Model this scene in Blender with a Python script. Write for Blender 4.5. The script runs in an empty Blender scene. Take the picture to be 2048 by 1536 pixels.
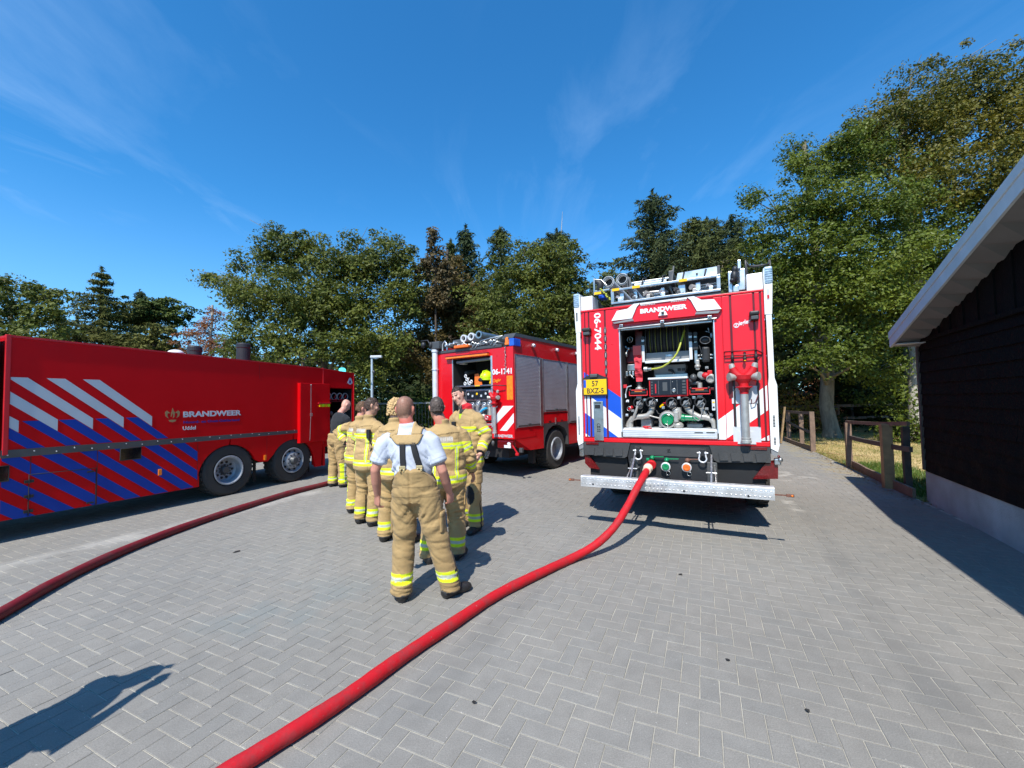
import bpy, bmesh, math, random
import numpy as np
from mathutils import Vector, Matrix
random.seed(7)
rng = np.random.default_rng(11)
R = math.radians
scene = bpy.context.scene
col = scene.collection

# ------------------------------------------------------------------ camera
CAM_H, CAM_F, CAM_PITCH, CAM_ROLL = 1.72, 830.0, R(2.45), R(-1.05)
cam_data = bpy.data.cameras.new('camera')
cam_data.sensor_width = 36.0
cam_data.lens = CAM_F / 2048.0 * 36.0
cam_data.clip_start = 0.05
cam_data.clip_end = 2000.0
cam = bpy.data.objects.new('camera', cam_data)
col.objects.link(cam)
_r, _u = Vector((1, 0, 0)), Vector((0, -math.sin(CAM_PITCH), math.cos(CAM_PITCH)))
_f = Vector((0, math.cos(CAM_PITCH), math.sin(CAM_PITCH)))
_cr, _sr = math.cos(CAM_ROLL), math.sin(CAM_ROLL)
_Rt = _r * _cr + _u * _sr
_Up = _u * _cr - _r * _sr
cam.matrix_world = Matrix(((_Rt.x, _Up.x, -_f.x, 0), (_Rt.y, _Up.y, -_f.y, 0), (_Rt.z, _Up.z, -_f.z, CAM_H), (0, 0, 0, 1)))
scene.camera = cam

def at(px, py, Y):
    """world point seen at photo pixel (px, py) at distance Y ahead"""
    x, y = px - 1024.0, py - 768.0
    d = _Rt * (x / CAM_F) - _Up * (y / CAM_F) + _f
    return Vector((0, 0, CAM_H)) + d * (Y / d.y)

# ------------------------------------------------------------------ world
SUN_HEAD, SUN_EL = 20.0, 52.0          # shadows fall towards heading 20 deg (clockwise from +Y)
world = bpy.data.worlds.new('World')
scene.world = world
world.use_nodes = True
wn = world.node_tree
wn.nodes.clear()
def wnode(t, **k):
    n = wn.nodes.new(t)
    for a, b in k.items(): setattr(n, a, b)
    return n
out = wnode('ShaderNodeOutputWorld')
bg = wnode('ShaderNodeBackground'); bg.inputs['Strength'].default_value = 0.105
sky = wnode('ShaderNodeTexSky', sky_type='NISHITA', sun_disc=False)
sky.sun_elevation = R(SUN_EL); sky.sun_rotation = R(180 + SUN_HEAD)
sky.altitude = 50; sky.air_density = 1.0; sky.dust_density = 0.35; sky.ozone_density = 2.2
tc = wnode('ShaderNodeTexCoord')
sep = wnode('ShaderNodeSeparateXYZ'); wn.links.new(tc.outputs['Generated'], sep.inputs[0])
zc = wnode('ShaderNodeMath', operation='MAXIMUM'); wn.links.new(sep.outputs['Z'], zc.inputs[0]); zc.inputs[1].default_value = 0.04
dx = wnode('ShaderNodeMath', operation='DIVIDE'); wn.links.new(sep.outputs['X'], dx.inputs[0]); wn.links.new(zc.outputs[0], dx.inputs[1])
dy = wnode('ShaderNodeMath', operation='DIVIDE'); wn.links.new(sep.outputs['Y'], dy.inputs[0]); wn.links.new(zc.outputs[0], dy.inputs[1])
cmb = wnode('ShaderNodeCombineXYZ'); wn.links.new(dx.outputs[0], cmb.inputs[0]); wn.links.new(dy.outputs[0], cmb.inputs[1])
mp = wnode('ShaderNodeMapping'); mp.inputs['Location'].default_value = (3.1, 1.7, 0); mp.inputs['Rotation'].default_value = (0, 0, R(-8)); mp.inputs['Scale'].default_value = (1.5, 0.55, 1)
wn.links.new(cmb.outputs[0], mp.inputs[0])
n1 = wnode('ShaderNodeTexNoise'); n1.inputs['Scale'].default_value = 1.25; n1.inputs['Detail'].default_value = 10; n1.inputs['Roughness'].default_value = 0.60; n1.inputs['Distortion'].default_value = 1.1
wn.links.new(mp.outputs[0], n1.inputs['Vector'])
n2 = wnode('ShaderNodeTexNoise'); n2.inputs['Scale'].default_value = 0.45; n2.inputs['Detail'].default_value = 2
wn.links.new(cmb.outputs[0], n2.inputs['Vector'])
cr1 = wnode('ShaderNodeMapRange'); cr1.inputs['From Min'].default_value = 0.48; cr1.inputs['From Max'].default_value = 0.76
wn.links.new(n1.outputs['Fac'], cr1.inputs['Value'])
cr2 = wnode('ShaderNodeMapRange'); cr2.inputs['From Min'].default_value = 0.40; cr2.inputs['From Max'].default_value = 0.66
wn.links.new(n2.outputs['Fac'], cr2.inputs['Value'])
mu = wnode('ShaderNodeMath', operation='MULTIPLY'); wn.links.new(cr1.outputs[0], mu.inputs[0]); wn.links.new(cr2.outputs[0], mu.inputs[1])
mu2 = wnode('ShaderNodeMath', operation='MULTIPLY'); wn.links.new(mu.outputs[0], mu2.inputs[0]); mu2.inputs[1].default_value = 0.40
tint = wnode('ShaderNodeMix', data_type='RGBA', blend_type='MULTIPLY'); tint.inputs['Factor'].default_value = 1.0
wn.links.new(sky.outputs[0], tint.inputs['A']); tint.inputs['B'].default_value = (0.56, 0.97, 1.22, 1)
mixc = wnode('ShaderNodeMix', data_type='RGBA')
hsv = wnode('ShaderNodeHueSaturation'); hsv.inputs['Saturation'].default_value = 1.10; hsv.inputs['Value'].default_value = 1.40
wn.links.new(tint.outputs['Result'], hsv.inputs['Color'])
hz = wnode('ShaderNodeMapRange', interpolation_type='SMOOTHSTEP'); hz.inputs['From Min'].default_value = 0.42; hz.inputs['From Max'].default_value = 0.0; hz.inputs['To Max'].default_value = 0.34
wn.links.new(sep.outputs['Z'], hz.inputs['Value'])
mx_ = wnode('ShaderNodeMath', operation='MAXIMUM'); wn.links.new(mu2.outputs[0], mx_.inputs[0]); wn.links.new(hz.outputs[0], mx_.inputs[1])
wn.links.new(mx_.outputs[0], mixc.inputs['Factor']); wn.links.new(hsv.outputs[0], mixc.inputs['A'])
mixc.inputs['B'].default_value = (3.6, 5.6, 8.6, 1)
wn.links.new(mixc.outputs['Result'], bg.inputs['Color']); wn.links.new(bg.outputs[0], out.inputs[0])

# ------------------------------------------------------------------ sun
sl = bpy.data.lights.new('sun', 'SUN'); sl.energy = 5.0; sl.angle = R(0.53); sl.color = (1.0, 0.955, 0.88)
sun = bpy.data.objects.new('sun', sl); col.objects.link(sun)
_h, _e = R(SUN_HEAD), R(SUN_EL)
_sd = Vector((math.sin(_h) * math.cos(_e), math.cos(_h) * math.cos(_e), -math.sin(_e)))
sun.rotation_euler = _sd.to_track_quat('-Z', 'Y').to_euler()
sun.location = (-6, -12, 18)
scene.view_settings.view_transform = 'Standard'
scene.view_settings.look = 'None'
scene.view_settings.exposure = 0.36
scene.view_settings.gamma = 1.0
scene.view_settings.use_curve_mapping = False
scene.cycles.max_bounces = 8
scene.cycles.transparent_max_bounces = 8

# ------------------------------------------------------------------ materials
def newmat(name):
    m = bpy.data.materials.new(name); m.use_nodes = True
    return m, m.node_tree, m.node_tree.nodes['Principled BSDF']

def mat(name, color, rough=0.5, metal=0.0, coat=0.0, var=0.12, vscale=3.0, bump=0.0, bscale=60.0, emit=None, spec=0.5, trans=0.0):
    """plain material with a little uneven tone, roughness and relief"""
    m, nt, b = newmat(name)
    L = nt.links
    tc = nt.nodes.new('ShaderNodeTexCoord')
    no = nt.nodes.new('ShaderNodeTexNoise'); no.inputs['Scale'].default_value = vscale; no.inputs['Detail'].default_value = 6; no.inputs['Roughness'].default_value = 0.6
    L.new(tc.outputs['Object'], no.inputs['Vector'])
    mr = nt.nodes.new('ShaderNodeMapRange'); mr.inputs['From Min'].default_value = 0.3; mr.inputs['From Max'].default_value = 0.7
    mr.inputs['To Min'].default_value = 1 - var; mr.inputs['To Max'].default_value = 1 + var * 0.6
    L.new(no.outputs['Fac'], mr.inputs['Value'])
    mx = nt.nodes.new('ShaderNodeVectorMath'); mx.operation = 'SCALE'
    mx.inputs[0].default_value = color[:3]
    L.new(mr.outputs[0], mx.inputs['Scale']); L.new(mx.outputs[0], b.inputs['Base Color'])
    mr2 = nt.nodes.new('ShaderNodeMapRange'); mr2.inputs['From Min'].default_value = 0.3; mr2.inputs['From Max'].default_value = 0.7
    mr2.inputs['To Min'].default_value = max(0.03, rough * 0.8); mr2.inputs['To Max'].default_value = min(1, rough * 1.25)
    L.new(no.outputs['Fac'], mr2.inputs['Value']); L.new(mr2.outputs[0], b.inputs['Roughness'])
    b.inputs['Metallic'].default_value = metal
    b.inputs['Coat Weight'].default_value = coat; b.inputs['Coat Roughness'].default_value = 0.06
    b.inputs['Specular IOR Level'].default_value = spec
    b.inputs['Transmission Weight'].default_value = trans
    if bump:
        n2 = nt.nodes.new('ShaderNodeTexNoise'); n2.inputs['Scale'].default_value = bscale; n2.inputs['Detail'].default_value = 4
        L.new(tc.outputs['Object'], n2.inputs['Vector'])
        bp = nt.nodes.new('ShaderNodeBump'); bp.inputs['Strength'].default_value = bump; bp.inputs['Distance'].default_value = 0.01
        L.new(n2.outputs['Fac'], bp.inputs['Height']); L.new(bp.outputs[0], b.inputs['Normal'])
    if emit:
        b.inputs['Emission Color'].default_value = (*emit[:3], 1); b.inputs['Emission Strength'].default_value = emit[3]
    return m

def hose_mat(name, c, c2):
    m, nt, b = newmat(name); L = nt.links; N = nt.nodes
    tc = N.new('ShaderNodeTexCoord'); a = N.new('ShaderNodeTexNoise'); a.inputs['Scale'].default_value = 7; a.inputs['Detail'].default_value = 9; a.inputs['Roughness'].default_value = .75; L.new(tc.outputs['Object'], a.inputs['Vector'])
    w = N.new('ShaderNodeTexNoise'); w.inputs['Scale'].default_value = 46; w.inputs['Detail'].default_value = 3; L.new(tc.outputs['Object'], w.inputs['Vector'])
    mr = N.new('ShaderNodeMapRange'); mr.inputs['From Min'].default_value = .46; mr.inputs['From Max'].default_value = .66; L.new(a.outputs['Fac'], mr.inputs['Value'])
    mx = N.new('ShaderNodeMix'); mx.data_type = 'RGBA'; L.new(mr.outputs[0], mx.inputs['Factor']); mx.inputs['A'].default_value = (*c, 1); mx.inputs['B'].default_value = (*c2, 1)
    gt = N.new('ShaderNodeMapRange'); gt.inputs['From Min'].default_value = .68; gt.inputs['From Max'].default_value = .74; gt.inputs['To Max'].default_value = .5; L.new(w.outputs['Fac'], gt.inputs['Value'])
    m2 = N.new('ShaderNodeMix'); m2.data_type = 'RGBA'; L.new(gt.outputs[0], m2.inputs['Factor']); L.new(mx.outputs['Result'], m2.inputs['A']); m2.inputs['B'].default_value = (.30, .20, .18, 1)
    L.new(m2.outputs['Result'], b.inputs['Base Color']); b.inputs['Roughness'].default_value = .6; b.inputs['Specular IOR Level'].default_value = .3
    bp = N.new('ShaderNodeBump'); bp.inputs['Strength'].default_value = .35; bp.inputs['Distance'].default_value = .004; L.new(w.outputs['Fac'], bp.inputs['Height']); L.new(bp.outputs[0], b.inputs['Normal'])
    return m

M = {}
M['red'] = mat('signal_red_paint', (0.70, 0.003, 0.011), 0.32, coat=0.2, var=0.05)
M['red2'] = mat('older_red_paint', (0.64, 0.004, 0.009), 0.32, coat=0.2, var=0.06)
M['red3'] = mat('deep_red_paint', (0.58, 0.001, 0.004), 0.45, coat=0.0, var=0.05, spec=.18)
M['blue3'] = mat('shade_toned_blue_film', (0.002, 0.040, 0.30), 0.45, var=0.06, spec=.3)  # darker copy of the blue film: the tanker side's shade put into its colour
M['white3'] = mat('shade_toned_white_film', (0.50, 0.53, 0.56), 0.5, var=0.04)  # white film with the tanker side's shade painted into its base colour
M['red_dull'] = mat('red_plastic', (0.55, 0.008, 0.015), 0.5)
M['darkred'] = mat('dark_red_trim', (0.11, 0.006, 0.010), 0.4)
M['white'] = mat('white_gelcoat', (0.80, 0.80, 0.78), 0.32, coat=0.2, var=0.05)
M['decal_white'] = mat('white_reflective_film', (0.74, 0.76, 0.78), 0.42, var=0.04)
M['decal_blue'] = mat('blue_film', (0.004, 0.075, 0.52), 0.38, var=0.06)
M['decal_grey'] = mat('silver_film', (0.55, 0.57, 0.60), 0.4)
M['decal_blue_dark'] = mat('dark_blue_print', (0.035, 0.012, 0.19), 0.45)
M['gold'] = mat('gold_print', (0.36, 0.21, 0.09), 0.5)
M['yellow'] = mat('plate_yellow', (0.85, 0.50, 0.0), 0.4, var=0.05)
M['hiyellow'] = mat('lime_yellow_shell', (0.62, 0.85, 0.01), 0.35)
M['orange'] = mat('orange_lens', (0.9, 0.20, 0.01), 0.25, coat=0.4)
M['amber_film'] = mat('amber_reflective_film', (0.85, 0.23, 0.01), 0.45, var=0.3, vscale=14)
M['green'] = mat('green_anodised', (0.0, 0.23, 0.085), 0.25, coat=0.5)
M['orange_cap'] = mat('orange_cap', (0.85, 0.16, 0.02), 0.4)
M['black'] = mat('black_plastic', (0.018, 0.018, 0.020), 0.5, var=0.25)
M['black_rubber'] = mat('black_rubber', (0.022, 0.022, 0.022), 0.75, var=0.3, bump=0.3, bscale=90)
M['tyre'] = mat('tyre_rubber', (0.035, 0.033, 0.031), 0.82, var=0.35, vscale=9, bump=0.35, bscale=70)
M['dark'] = mat('dark_interior', (0.012, 0.012, 0.013), 0.7)
M['bumper'] = mat('charcoal_bumper_plastic', (0.045, 0.046, 0.047), 0.62, var=0.2, bump=0.25, bscale=260)
M['steel'] = mat('brushed_steel', (0.48, 0.48, 0.47), 0.32, metal=0.9, var=0.2, vscale=8)
M['alu'] = mat('aluminium', (0.70, 0.71, 0.72), 0.36, metal=0.75, var=0.15, vscale=7)
M['alu_white'] = mat('pale_aluminium', (0.72, 0.73, 0.74), 0.42, metal=0.25, var=0.12, vscale=6)
M['cast'] = mat('cast_alloy', (0.42, 0.40, 0.365), 0.42, metal=0.35, var=0.2, vscale=12, bump=0.15)
M['grey'] = mat('grey_paint', (0.23, 0.235, 0.24), 0.5, metal=0.1)
M['grey_dark'] = mat('dark_grey_metal', (0.085, 0.088, 0.09), 0.45, metal=0.3)
M['blue_lens'] = mat('blue_lamp_lens', (0.02, 0.10, 0.55), 0.12, coat=0.7, var=0.3, vscale=30)
M['clear_lens'] = mat('pale_lamp_lens', (0.42, 0.56, 0.68), 0.10, coat=0.8, var=0.5, vscale=30)
M['red_lens'] = mat('red_lamp_lens', (0.13, 0.003, 0.004), 0.25, coat=0.3, var=0.3, vscale=25)
M['cast_grey'] = mat('dull_alloy_tube', (0.42, 0.43, 0.42), 0.48, metal=0.45, var=0.15, vscale=10)
M['rim'] = mat('dusty_grey_rim', (0.30, 0.32, 0.35), 0.5, metal=0.25, var=0.25, vscale=8)
M['teal_lamp'] = mat('lit_beacon', (0.05, 0.5, 0.55), 0.2, emit=(0.10, 0.85, 0.95, 1.3))
M['hose_red'] = hose_mat('red_rubber_hose', (0.48, 0.008, 0.015), (0.30, 0.030, 0.034))
M['hose_flat'] = mat('red_woven_hose', (0.62, 0.035, 0.055), 0.7, var=0.2, vscale=9, bump=0.5, bscale=45)
M['hose_green'] = mat('yellow_green_hose', (0.42, 0.44, 0.05), 0.45)
M['skin'] = None
M['screen'] = mat('dark_glass_screen', (0.012, 0.016, 0.024), 0.35, spec=.3)
M['wood_grey'] = mat('weathered_wood', (0.20, 0.135, 0.095), 0.8, var=0.4, vscale=6, bump=0.5, bscale=40)
M['wood_pale'] = mat('pale_post_wood', (0.36, 0.24, 0.12), 0.78, var=0.35, vscale=6, bump=0.5, bscale=40)
M['wood_dark'] = mat('dark_rail_wood', (0.10, 0.08, 0.065), 0.85, var=0.4, vscale=6, bump=0.5, bscale=40)
M['barn_black'] = mat('black_stained_boards', (0.0055, 0.005, 0.005), 0.8, var=0.6, vscale=4, bump=0.7, bscale=38, spec=0.12)
M['plinth'] = mat('grey_rendered_plinth', (0.36, 0.42, 0.43), 0.85, var=0.35, vscale=1.7, bump=0.5, bscale=50)
M['verge'] = mat('painted_white_board', (0.66, 0.70, 0.70), 0.5, var=0.08, vscale=4, bump=0.1)
M['soffit'] = mat('painted_grey_soffit', (0.26, 0.255, 0.245), 0.7, var=0.12)
M['roof_tile'] = mat('dark_roof_sheet', (0.06, 0.06, 0.06), 0.7)
M['galv'] = mat('galvanised_post', (0.50, 0.56, 0.60), 0.45, metal=0.4)
M['tread'] = mat('chequer_plate_aluminium', (0.66, 0.66, 0.66), 0.42, metal=0.55, var=0.2, vscale=10)
M['rust'] = mat('rusty_steel', (0.17, 0.075, 0.05), 0.7, var=0.4, vscale=30)
M['glass_dark'] = mat('dark_window_glass', (0.006, 0.006, 0.008), 0.08, coat=0.4)
M['shutter'] = mat('grey_roller_shutter', (0.46, 0.46, 0.46), 0.42, metal=0.45, var=0.06)

# ------------------------------------------------------------------ mesh builder
class MB:
    def __init__(s): s.v = []; s.f = []; s.smooth = []
    def add(s, vs, fs, smooth=False):
        n = len(s.v); s.v += [tuple(v) for v in vs]; s.f += [tuple(i + n for i in f) for f in fs]; s.smooth += [smooth] * len(fs); return s
    def box(s, x0, x1, y0, y1, z0, z1):
        v = [(x, y, z) for x in (x0, x1) for y in (y0, y1) for z in (z0, z1)]
        return s.add(v, [(0, 1, 3, 2), (4, 6, 7, 5), (0, 4, 5, 1), (2, 3, 7, 6), (0, 2, 6, 4), (1, 5, 7, 3)])
    def bbox(s, x0, x1, y0, y1, z0, z1, b=0.01):
        """box with chamfered edges"""
        cx, cy, cz = (x0 + x1) / 2, (y0 + y1) / 2, (z0 + z1) / 2
        hx, hy, hz = abs(x1 - x0) / 2, abs(y1 - y0) / 2, abs(z1 - z0) / 2
        b = min(b, hx * .9, hy * .9, hz * .9)
        bm = bmesh.new(); bmesh.ops.create_cube(bm, size=1.0)
        for v in bm.verts: v.co = Vector((v.co.x * 2 * hx + cx, v.co.y * 2 * hy + cy, v.co.z * 2 * hz + cz))
        bmesh.ops.bevel(bm, geom=bm.edges[:], offset=b, segments=2, affect='EDGES', profile=0.6)
        bm.verts.index_update()
        s.add([v.co for v in bm.verts], [[v.index for v in f.verts] for f in bm.faces]); bm.free(); return s
    def obox(s, p0, p1, w, h, up=(0, 0, 1)):
        """bar from p0 to p1, w wide, h high"""
        p0, p1 = Vector(p0), Vector(p1); d = (p1 - p0).normalized(); up = Vector(up)
        if abs(d.dot(up)) > .98: up = Vector((0, 1, 0))
        sd = d.cross(up).normalized() * (w / 2); u = sd.cross(d).normalized() * (h / 2)
        v = [p + a * sd + b * u for p in (p0, p1) for a, b in ((-1, -1), (1, -1), (1, 1), (-1, 1))]
        return s.add(v, [(0, 3, 2, 1), (4, 5, 6, 7), (0, 1, 5, 4), (1, 2, 6, 5), (2, 3, 7, 6), (3, 0, 4, 7)])
    def tube(s, pts, r, n=10, cap=True, smooth=True):
        pts = [Vector(p) for p in pts]; N = len(pts); rs = r if hasattr(r, '__len__') else [r] * N
        vs = []; prev = None
        for i, p in enumerate(pts):
            t = (pts[min(i + 1, N - 1)] - pts[max(i - 1, 0)])
            t = t.normalized() if t.length > 1e-9 else Vector((0, 0, 1))
            if prev is None:
                a = Vector((0, 0, 1)) if abs(t.z) < .9 else Vector((1, 0, 0)); prev = t.cross(a).normalized()
            prev = (prev - t * prev.dot(t)).normalized(); b = t.cross(prev)
            for k in range(n):
                an = 2 * math.pi * k / n; vs.append(p + (prev * math.cos(an) + b * math.sin(an)) * rs[i])
        fs = [(i * n + k, i * n + (k + 1) % n, (i + 1) * n + (k + 1) % n, (i + 1) * n + k) for i in range(N - 1) for k in range(n)]
        s.add(vs, fs, smooth)
        if cap and cap != 'end': s.add(vs[:n], [tuple(range(n))[::-1]])
        if cap and cap != 'start': s.add(vs[-n:], [tuple(range(n))])
        return s
    def cyl(s, p0, p1, r, n=16, r1=None): return s.tube([p0, p1], [r, r if r1 is None else r1], n)
    def lathe(s, p0, axis, prof, n=20, cap=True):
        """profile [(distance along the axis, radius)] turned about the axis"""
        p0, d = Vector(p0), Vector(axis).normalized(); a0 = Vector((0, 0, 1)) if abs(d.z) < .9 else Vector((1, 0, 0))
        x = d.cross(a0).normalized(); y = d.cross(x); vs = []; N = len(prof)
        for a, r in prof:
            r = max(r, 1e-4)
            for k in range(n):
                t = 2 * math.pi * k / n; vs.append(p0 + d * a + (x * math.cos(t) + y * math.sin(t)) * r)
        s.add(vs, [(i * n + k, i * n + (k + 1) % n, (i + 1) * n + (k + 1) % n, (i + 1) * n + k) for i in range(N - 1) for k in range(n)], False)
        if cap and cap != 'end': s.add(vs[:n], [tuple(range(n))[::-1]])
        if cap and cap != 'start': s.add(vs[-n:], [tuple(range(n))])
        return s
    def torus(s, c, axis, R0, r, n=24, m=8):
        c, d = Vector(c), Vector(axis).normalized(); a = Vector((0, 0, 1)) if abs(d.z) < .9 else Vector((1, 0, 0))
        x = d.cross(a).normalized(); y = d.cross(x); vs = []
        for i in range(n):
            e = x * math.cos(2 * math.pi * i / n) + y * math.sin(2 * math.pi * i / n)
            for k in range(m):
                t = 2 * math.pi * k / m; vs.append(c + e * (R0 + r * math.cos(t)) + d * (r * math.sin(t)))
        return s.add(vs, [(i * m + k, i * m + (k + 1) % m, ((i + 1) % n) * m + (k + 1) % m, ((i + 1) % n) * m + k) for i in range(n) for k in range(m)], True)
    def ell(s, c, r, n=16, m=10):
        vs = [(c[0], c[1], c[2] - r[2])]
        for j in range(1, m):
            t = -math.pi / 2 + math.pi * j / m
            for i in range(n):
                a = 2 * math.pi * i / n; vs.append((c[0] + r[0] * math.cos(t) * math.cos(a), c[1] + r[1] * math.cos(t) * math.sin(a), c[2] + r[2] * math.sin(t)))
        vs.append((c[0], c[1], c[2] + r[2])); T = len(vs) - 1
        fs = [(0, 1 + (i + 1) % n, 1 + i) for i in range(n)]
        fs += [(1 + j * n + i, 1 + j * n + (i + 1) % n, 1 + (j + 1) * n + (i + 1) % n, 1 + (j + 1) * n + i) for j in range(m - 2) for i in range(n)]
        fs += [(T, 1 + (m - 2) * n + i, 1 + (m - 2) * n + (i + 1) % n) for i in range(n)]
        return s.add(vs, fs, True)
    def prism(s, poly, d0, d1, plane='xz'):
        """polygon in a plane given thickness from d0 to d1 along the third axis"""
        def P(a, b, d): return {'xz': (a, d, b), 'yz': (d, a, b), 'xy': (a, b, d)}[plane]
        n = len(poly); v = [P(a, b, d0) for a, b in poly] + [P(a, b, d1) for a, b in poly]
        return s.add(v, [tuple(range(n))[::-1], tuple(range(n, 2 * n))] + [(i, (i + 1) % n, n + (i + 1) % n, n + i) for i in range(n)])
    def build(s, name, m, parent=None, fix=True):
        me = bpy.data.meshes.new(name); me.from_pydata(s.v, [], s.f); me.materials.append(m)
        me.polygons.foreach_set('use_smooth', s.smooth)
        if fix:
            bm = bmesh.new(); bm.from_mesh(me); bmesh.ops.recalc_face_normals(bm, faces=bm.faces); bm.to_mesh(me); bm.free()
        o = bpy.data.objects.new(name, me); col.objects.link(o)
        if parent is not None: o.parent = parent
        return o

def thing(name, label, cat, loc=(0, 0, 0), head=0.0, group=None):
    o = bpy.data.objects.new(name, None); col.objects.link(o); o.empty_display_size = 0.2
    o.location = loc; o.rotation_euler = (0, 0, -R(head)); o['label'] = label; o['category'] = cat
    if group: o['group'] = group
    return o
def tag(o, label, cat, group=None):
    o['label'] = label; o['category'] = cat
    if group: o['group'] = group
    return o
def struct(o): o['kind'] = 'structure'; return o
def stuff(o): o['kind'] = 'stuff'; return o

def text_mesh(name, body, size, m, parent, origin, right, up, out, depth=0.0015, bold=0.0, spacing=1.0, width=None, align='LEFT', shear=0.0):
    """lettering as thin raised film; origin = baseline start"""
    cu = bpy.data.curves.new(name, 'FONT'); cu.body = body; cu.size = size; cu.extrude = depth; cu.offset = bold
    cu.space_character = spacing; cu.align_x = align; cu.shear = shear; cu.resolution_u = 3
    tmp = bpy.data.objects.new(name + '_tmp', cu); col.objects.link(tmp)
    bpy.context.view_layer.update()
    me = bpy.data.meshes.new_from_object(tmp.evaluated_get(bpy.context.evaluated_depsgraph_get()))
    bpy.data.objects.remove(tmp); bpy.data.curves.remove(cu)
    n = len(me.vertices); co = np.empty(n * 3); me.vertices.foreach_get('co', co); co = co.reshape(-1, 3)
    if width is not None and n:
        w = co[:, 0].max() - co[:, 0].min(); co[:, 0] *= width / max(w, 1e-6)
    Rv, Uv, Ov = np.array(right, float), np.array(up, float), np.array(out, float)
    co = np.array(origin, float) + co[:, :1] * Rv + co[:, 1:2] * Uv + (co[:, 2:3] + depth) * Ov
    me.vertices.foreach_set('co', co.ravel()); me.materials.clear(); me.materials.append(m); me.name = name
    bm = bmesh.new(); bm.from_mesh(me); bmesh.ops.recalc_face_normals(bm, faces=bm.faces); bm.to_mesh(me); bm.free()
    o = bpy.data.objects.new(name, me); col.objects.link(o); o.parent = parent
    return o

def fast_mesh(name, V, F, m, parent=None, smooth=False):
    """V (n,3) array, F (k,4) or (k,3) array"""
    me = bpy.data.meshes.new(name); k = F.shape[1]
    me.vertices.add(len(V)); me.vertices.foreach_set('co', V.astype(np.float32).ravel())
    me.loops.add(F.size); me.loops.foreach_set('vertex_index', F.astype(np.int32).ravel())
    me.polygons.add(len(F)); me.polygons.foreach_set('loop_start', np.arange(0, F.size, k, dtype=np.int32))
    me.polygons.foreach_set('loop_total', np.full(len(F), k, dtype=np.int32))
    me.polygons.foreach_set('use_smooth', np.full(len(F), bool(smooth)))
    me.update(calc_edges=True); me.materials.append(m)
    o = bpy.data.objects.new(name, me); col.objects.link(o)
    if parent is not None: o.parent = parent
    return o

# ================================================================== ground
def ground_mat(name, c1, c2, c3, scale=0.8, bumps=0.6):
    m, nt, b = newmat(name); L = nt.links
    tc = nt.nodes.new('ShaderNodeTexCoord')
    a = nt.nodes.new('ShaderNodeTexNoise'); a.inputs['Scale'].default_value = scale; a.inputs['Detail'].default_value = 8; a.inputs['Roughness'].default_value = 0.7
    d = nt.nodes.new('ShaderNodeTexNoise'); d.inputs['Scale'].default_value = scale * 22; d.inputs['Detail'].default_value = 4
    L.new(tc.outputs['Object'], a.inputs['Vector']); L.new(tc.outputs['Object'], d.inputs['Vector'])
    r = nt.nodes.new('ShaderNodeValToRGB'); r.color_ramp.elements[0].position = 0.36; r.color_ramp.elements[0].color = (*c1, 1)
    r.color_ramp.elements[1].position = 0.66; r.color_ramp.elements[1].color = (*c3, 1)
    e = r.color_ramp.elements.new(0.5); e.color = (*c2, 1)
    ad = nt.nodes.new('ShaderNodeMath'); ad.operation = 'MULTIPLY_ADD'; ad.inputs[1].default_value = 0.35; L.new(d.outputs['Fac'], ad.inputs[0])
    sb = nt.nodes.new('ShaderNodeMath'); sb.operation = 'SUBTRACT'; L.new(a.outputs['Fac'], sb.inputs[0]); sb.inputs[1].default_value = 0.175
    L.new(sb.outputs[0], ad.inputs[2]); L.new(ad.outputs[0], r.inputs[0]); L.new(r.outputs[0], b.inputs['Base Color'])
    b.inputs['Roughness'].default_value = 0.95; b.inputs['Specular IOR Level'].default_value = 0.15
    bp = nt.nodes.new('ShaderNodeBump'); bp.inputs['Strength'].default_value = bumps; bp.inputs['Distance'].default_value = 0.03
    L.new(d.outputs['Fac'], bp.inputs['Height']); L.new(bp.outputs[0], b.inputs['Normal'])
    return m
M['soil'] = ground_mat('forest_floor', (0.035, 0.030, 0.018), (0.06, 0.06, 0.028), (0.10, 0.085, 0.045))
M['paddock'] = ground_mat('dry_paddock_ground', (0.16, 0.17, 0.05), (0.42, 0.30, 0.13), (0.55, 0.40, 0.19), 0.55)

g = MB(); g.add([(-400, -200, -0.06), (400, -200, -0.06), (400, 700, -0.06), (-400, 700, -0.06)], [(0, 1, 2, 3)])
struct(g.build('ground', M['soil'], fix=False))

# paving: pavers in herringbone, axes turned 24.7 deg from the view direction
PU = 0.10637
_ya = -0.4305; _pc, _ps = math.cos(_ya), math.sin(_ya)
PC = (6.72, -22.10)
def p2w(u, v):
    du, dv = u - PC[0], v - PC[1]
    return (PU * (du * _pc - dv * _ps), PU * (du * _ps + dv * _pc))

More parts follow.
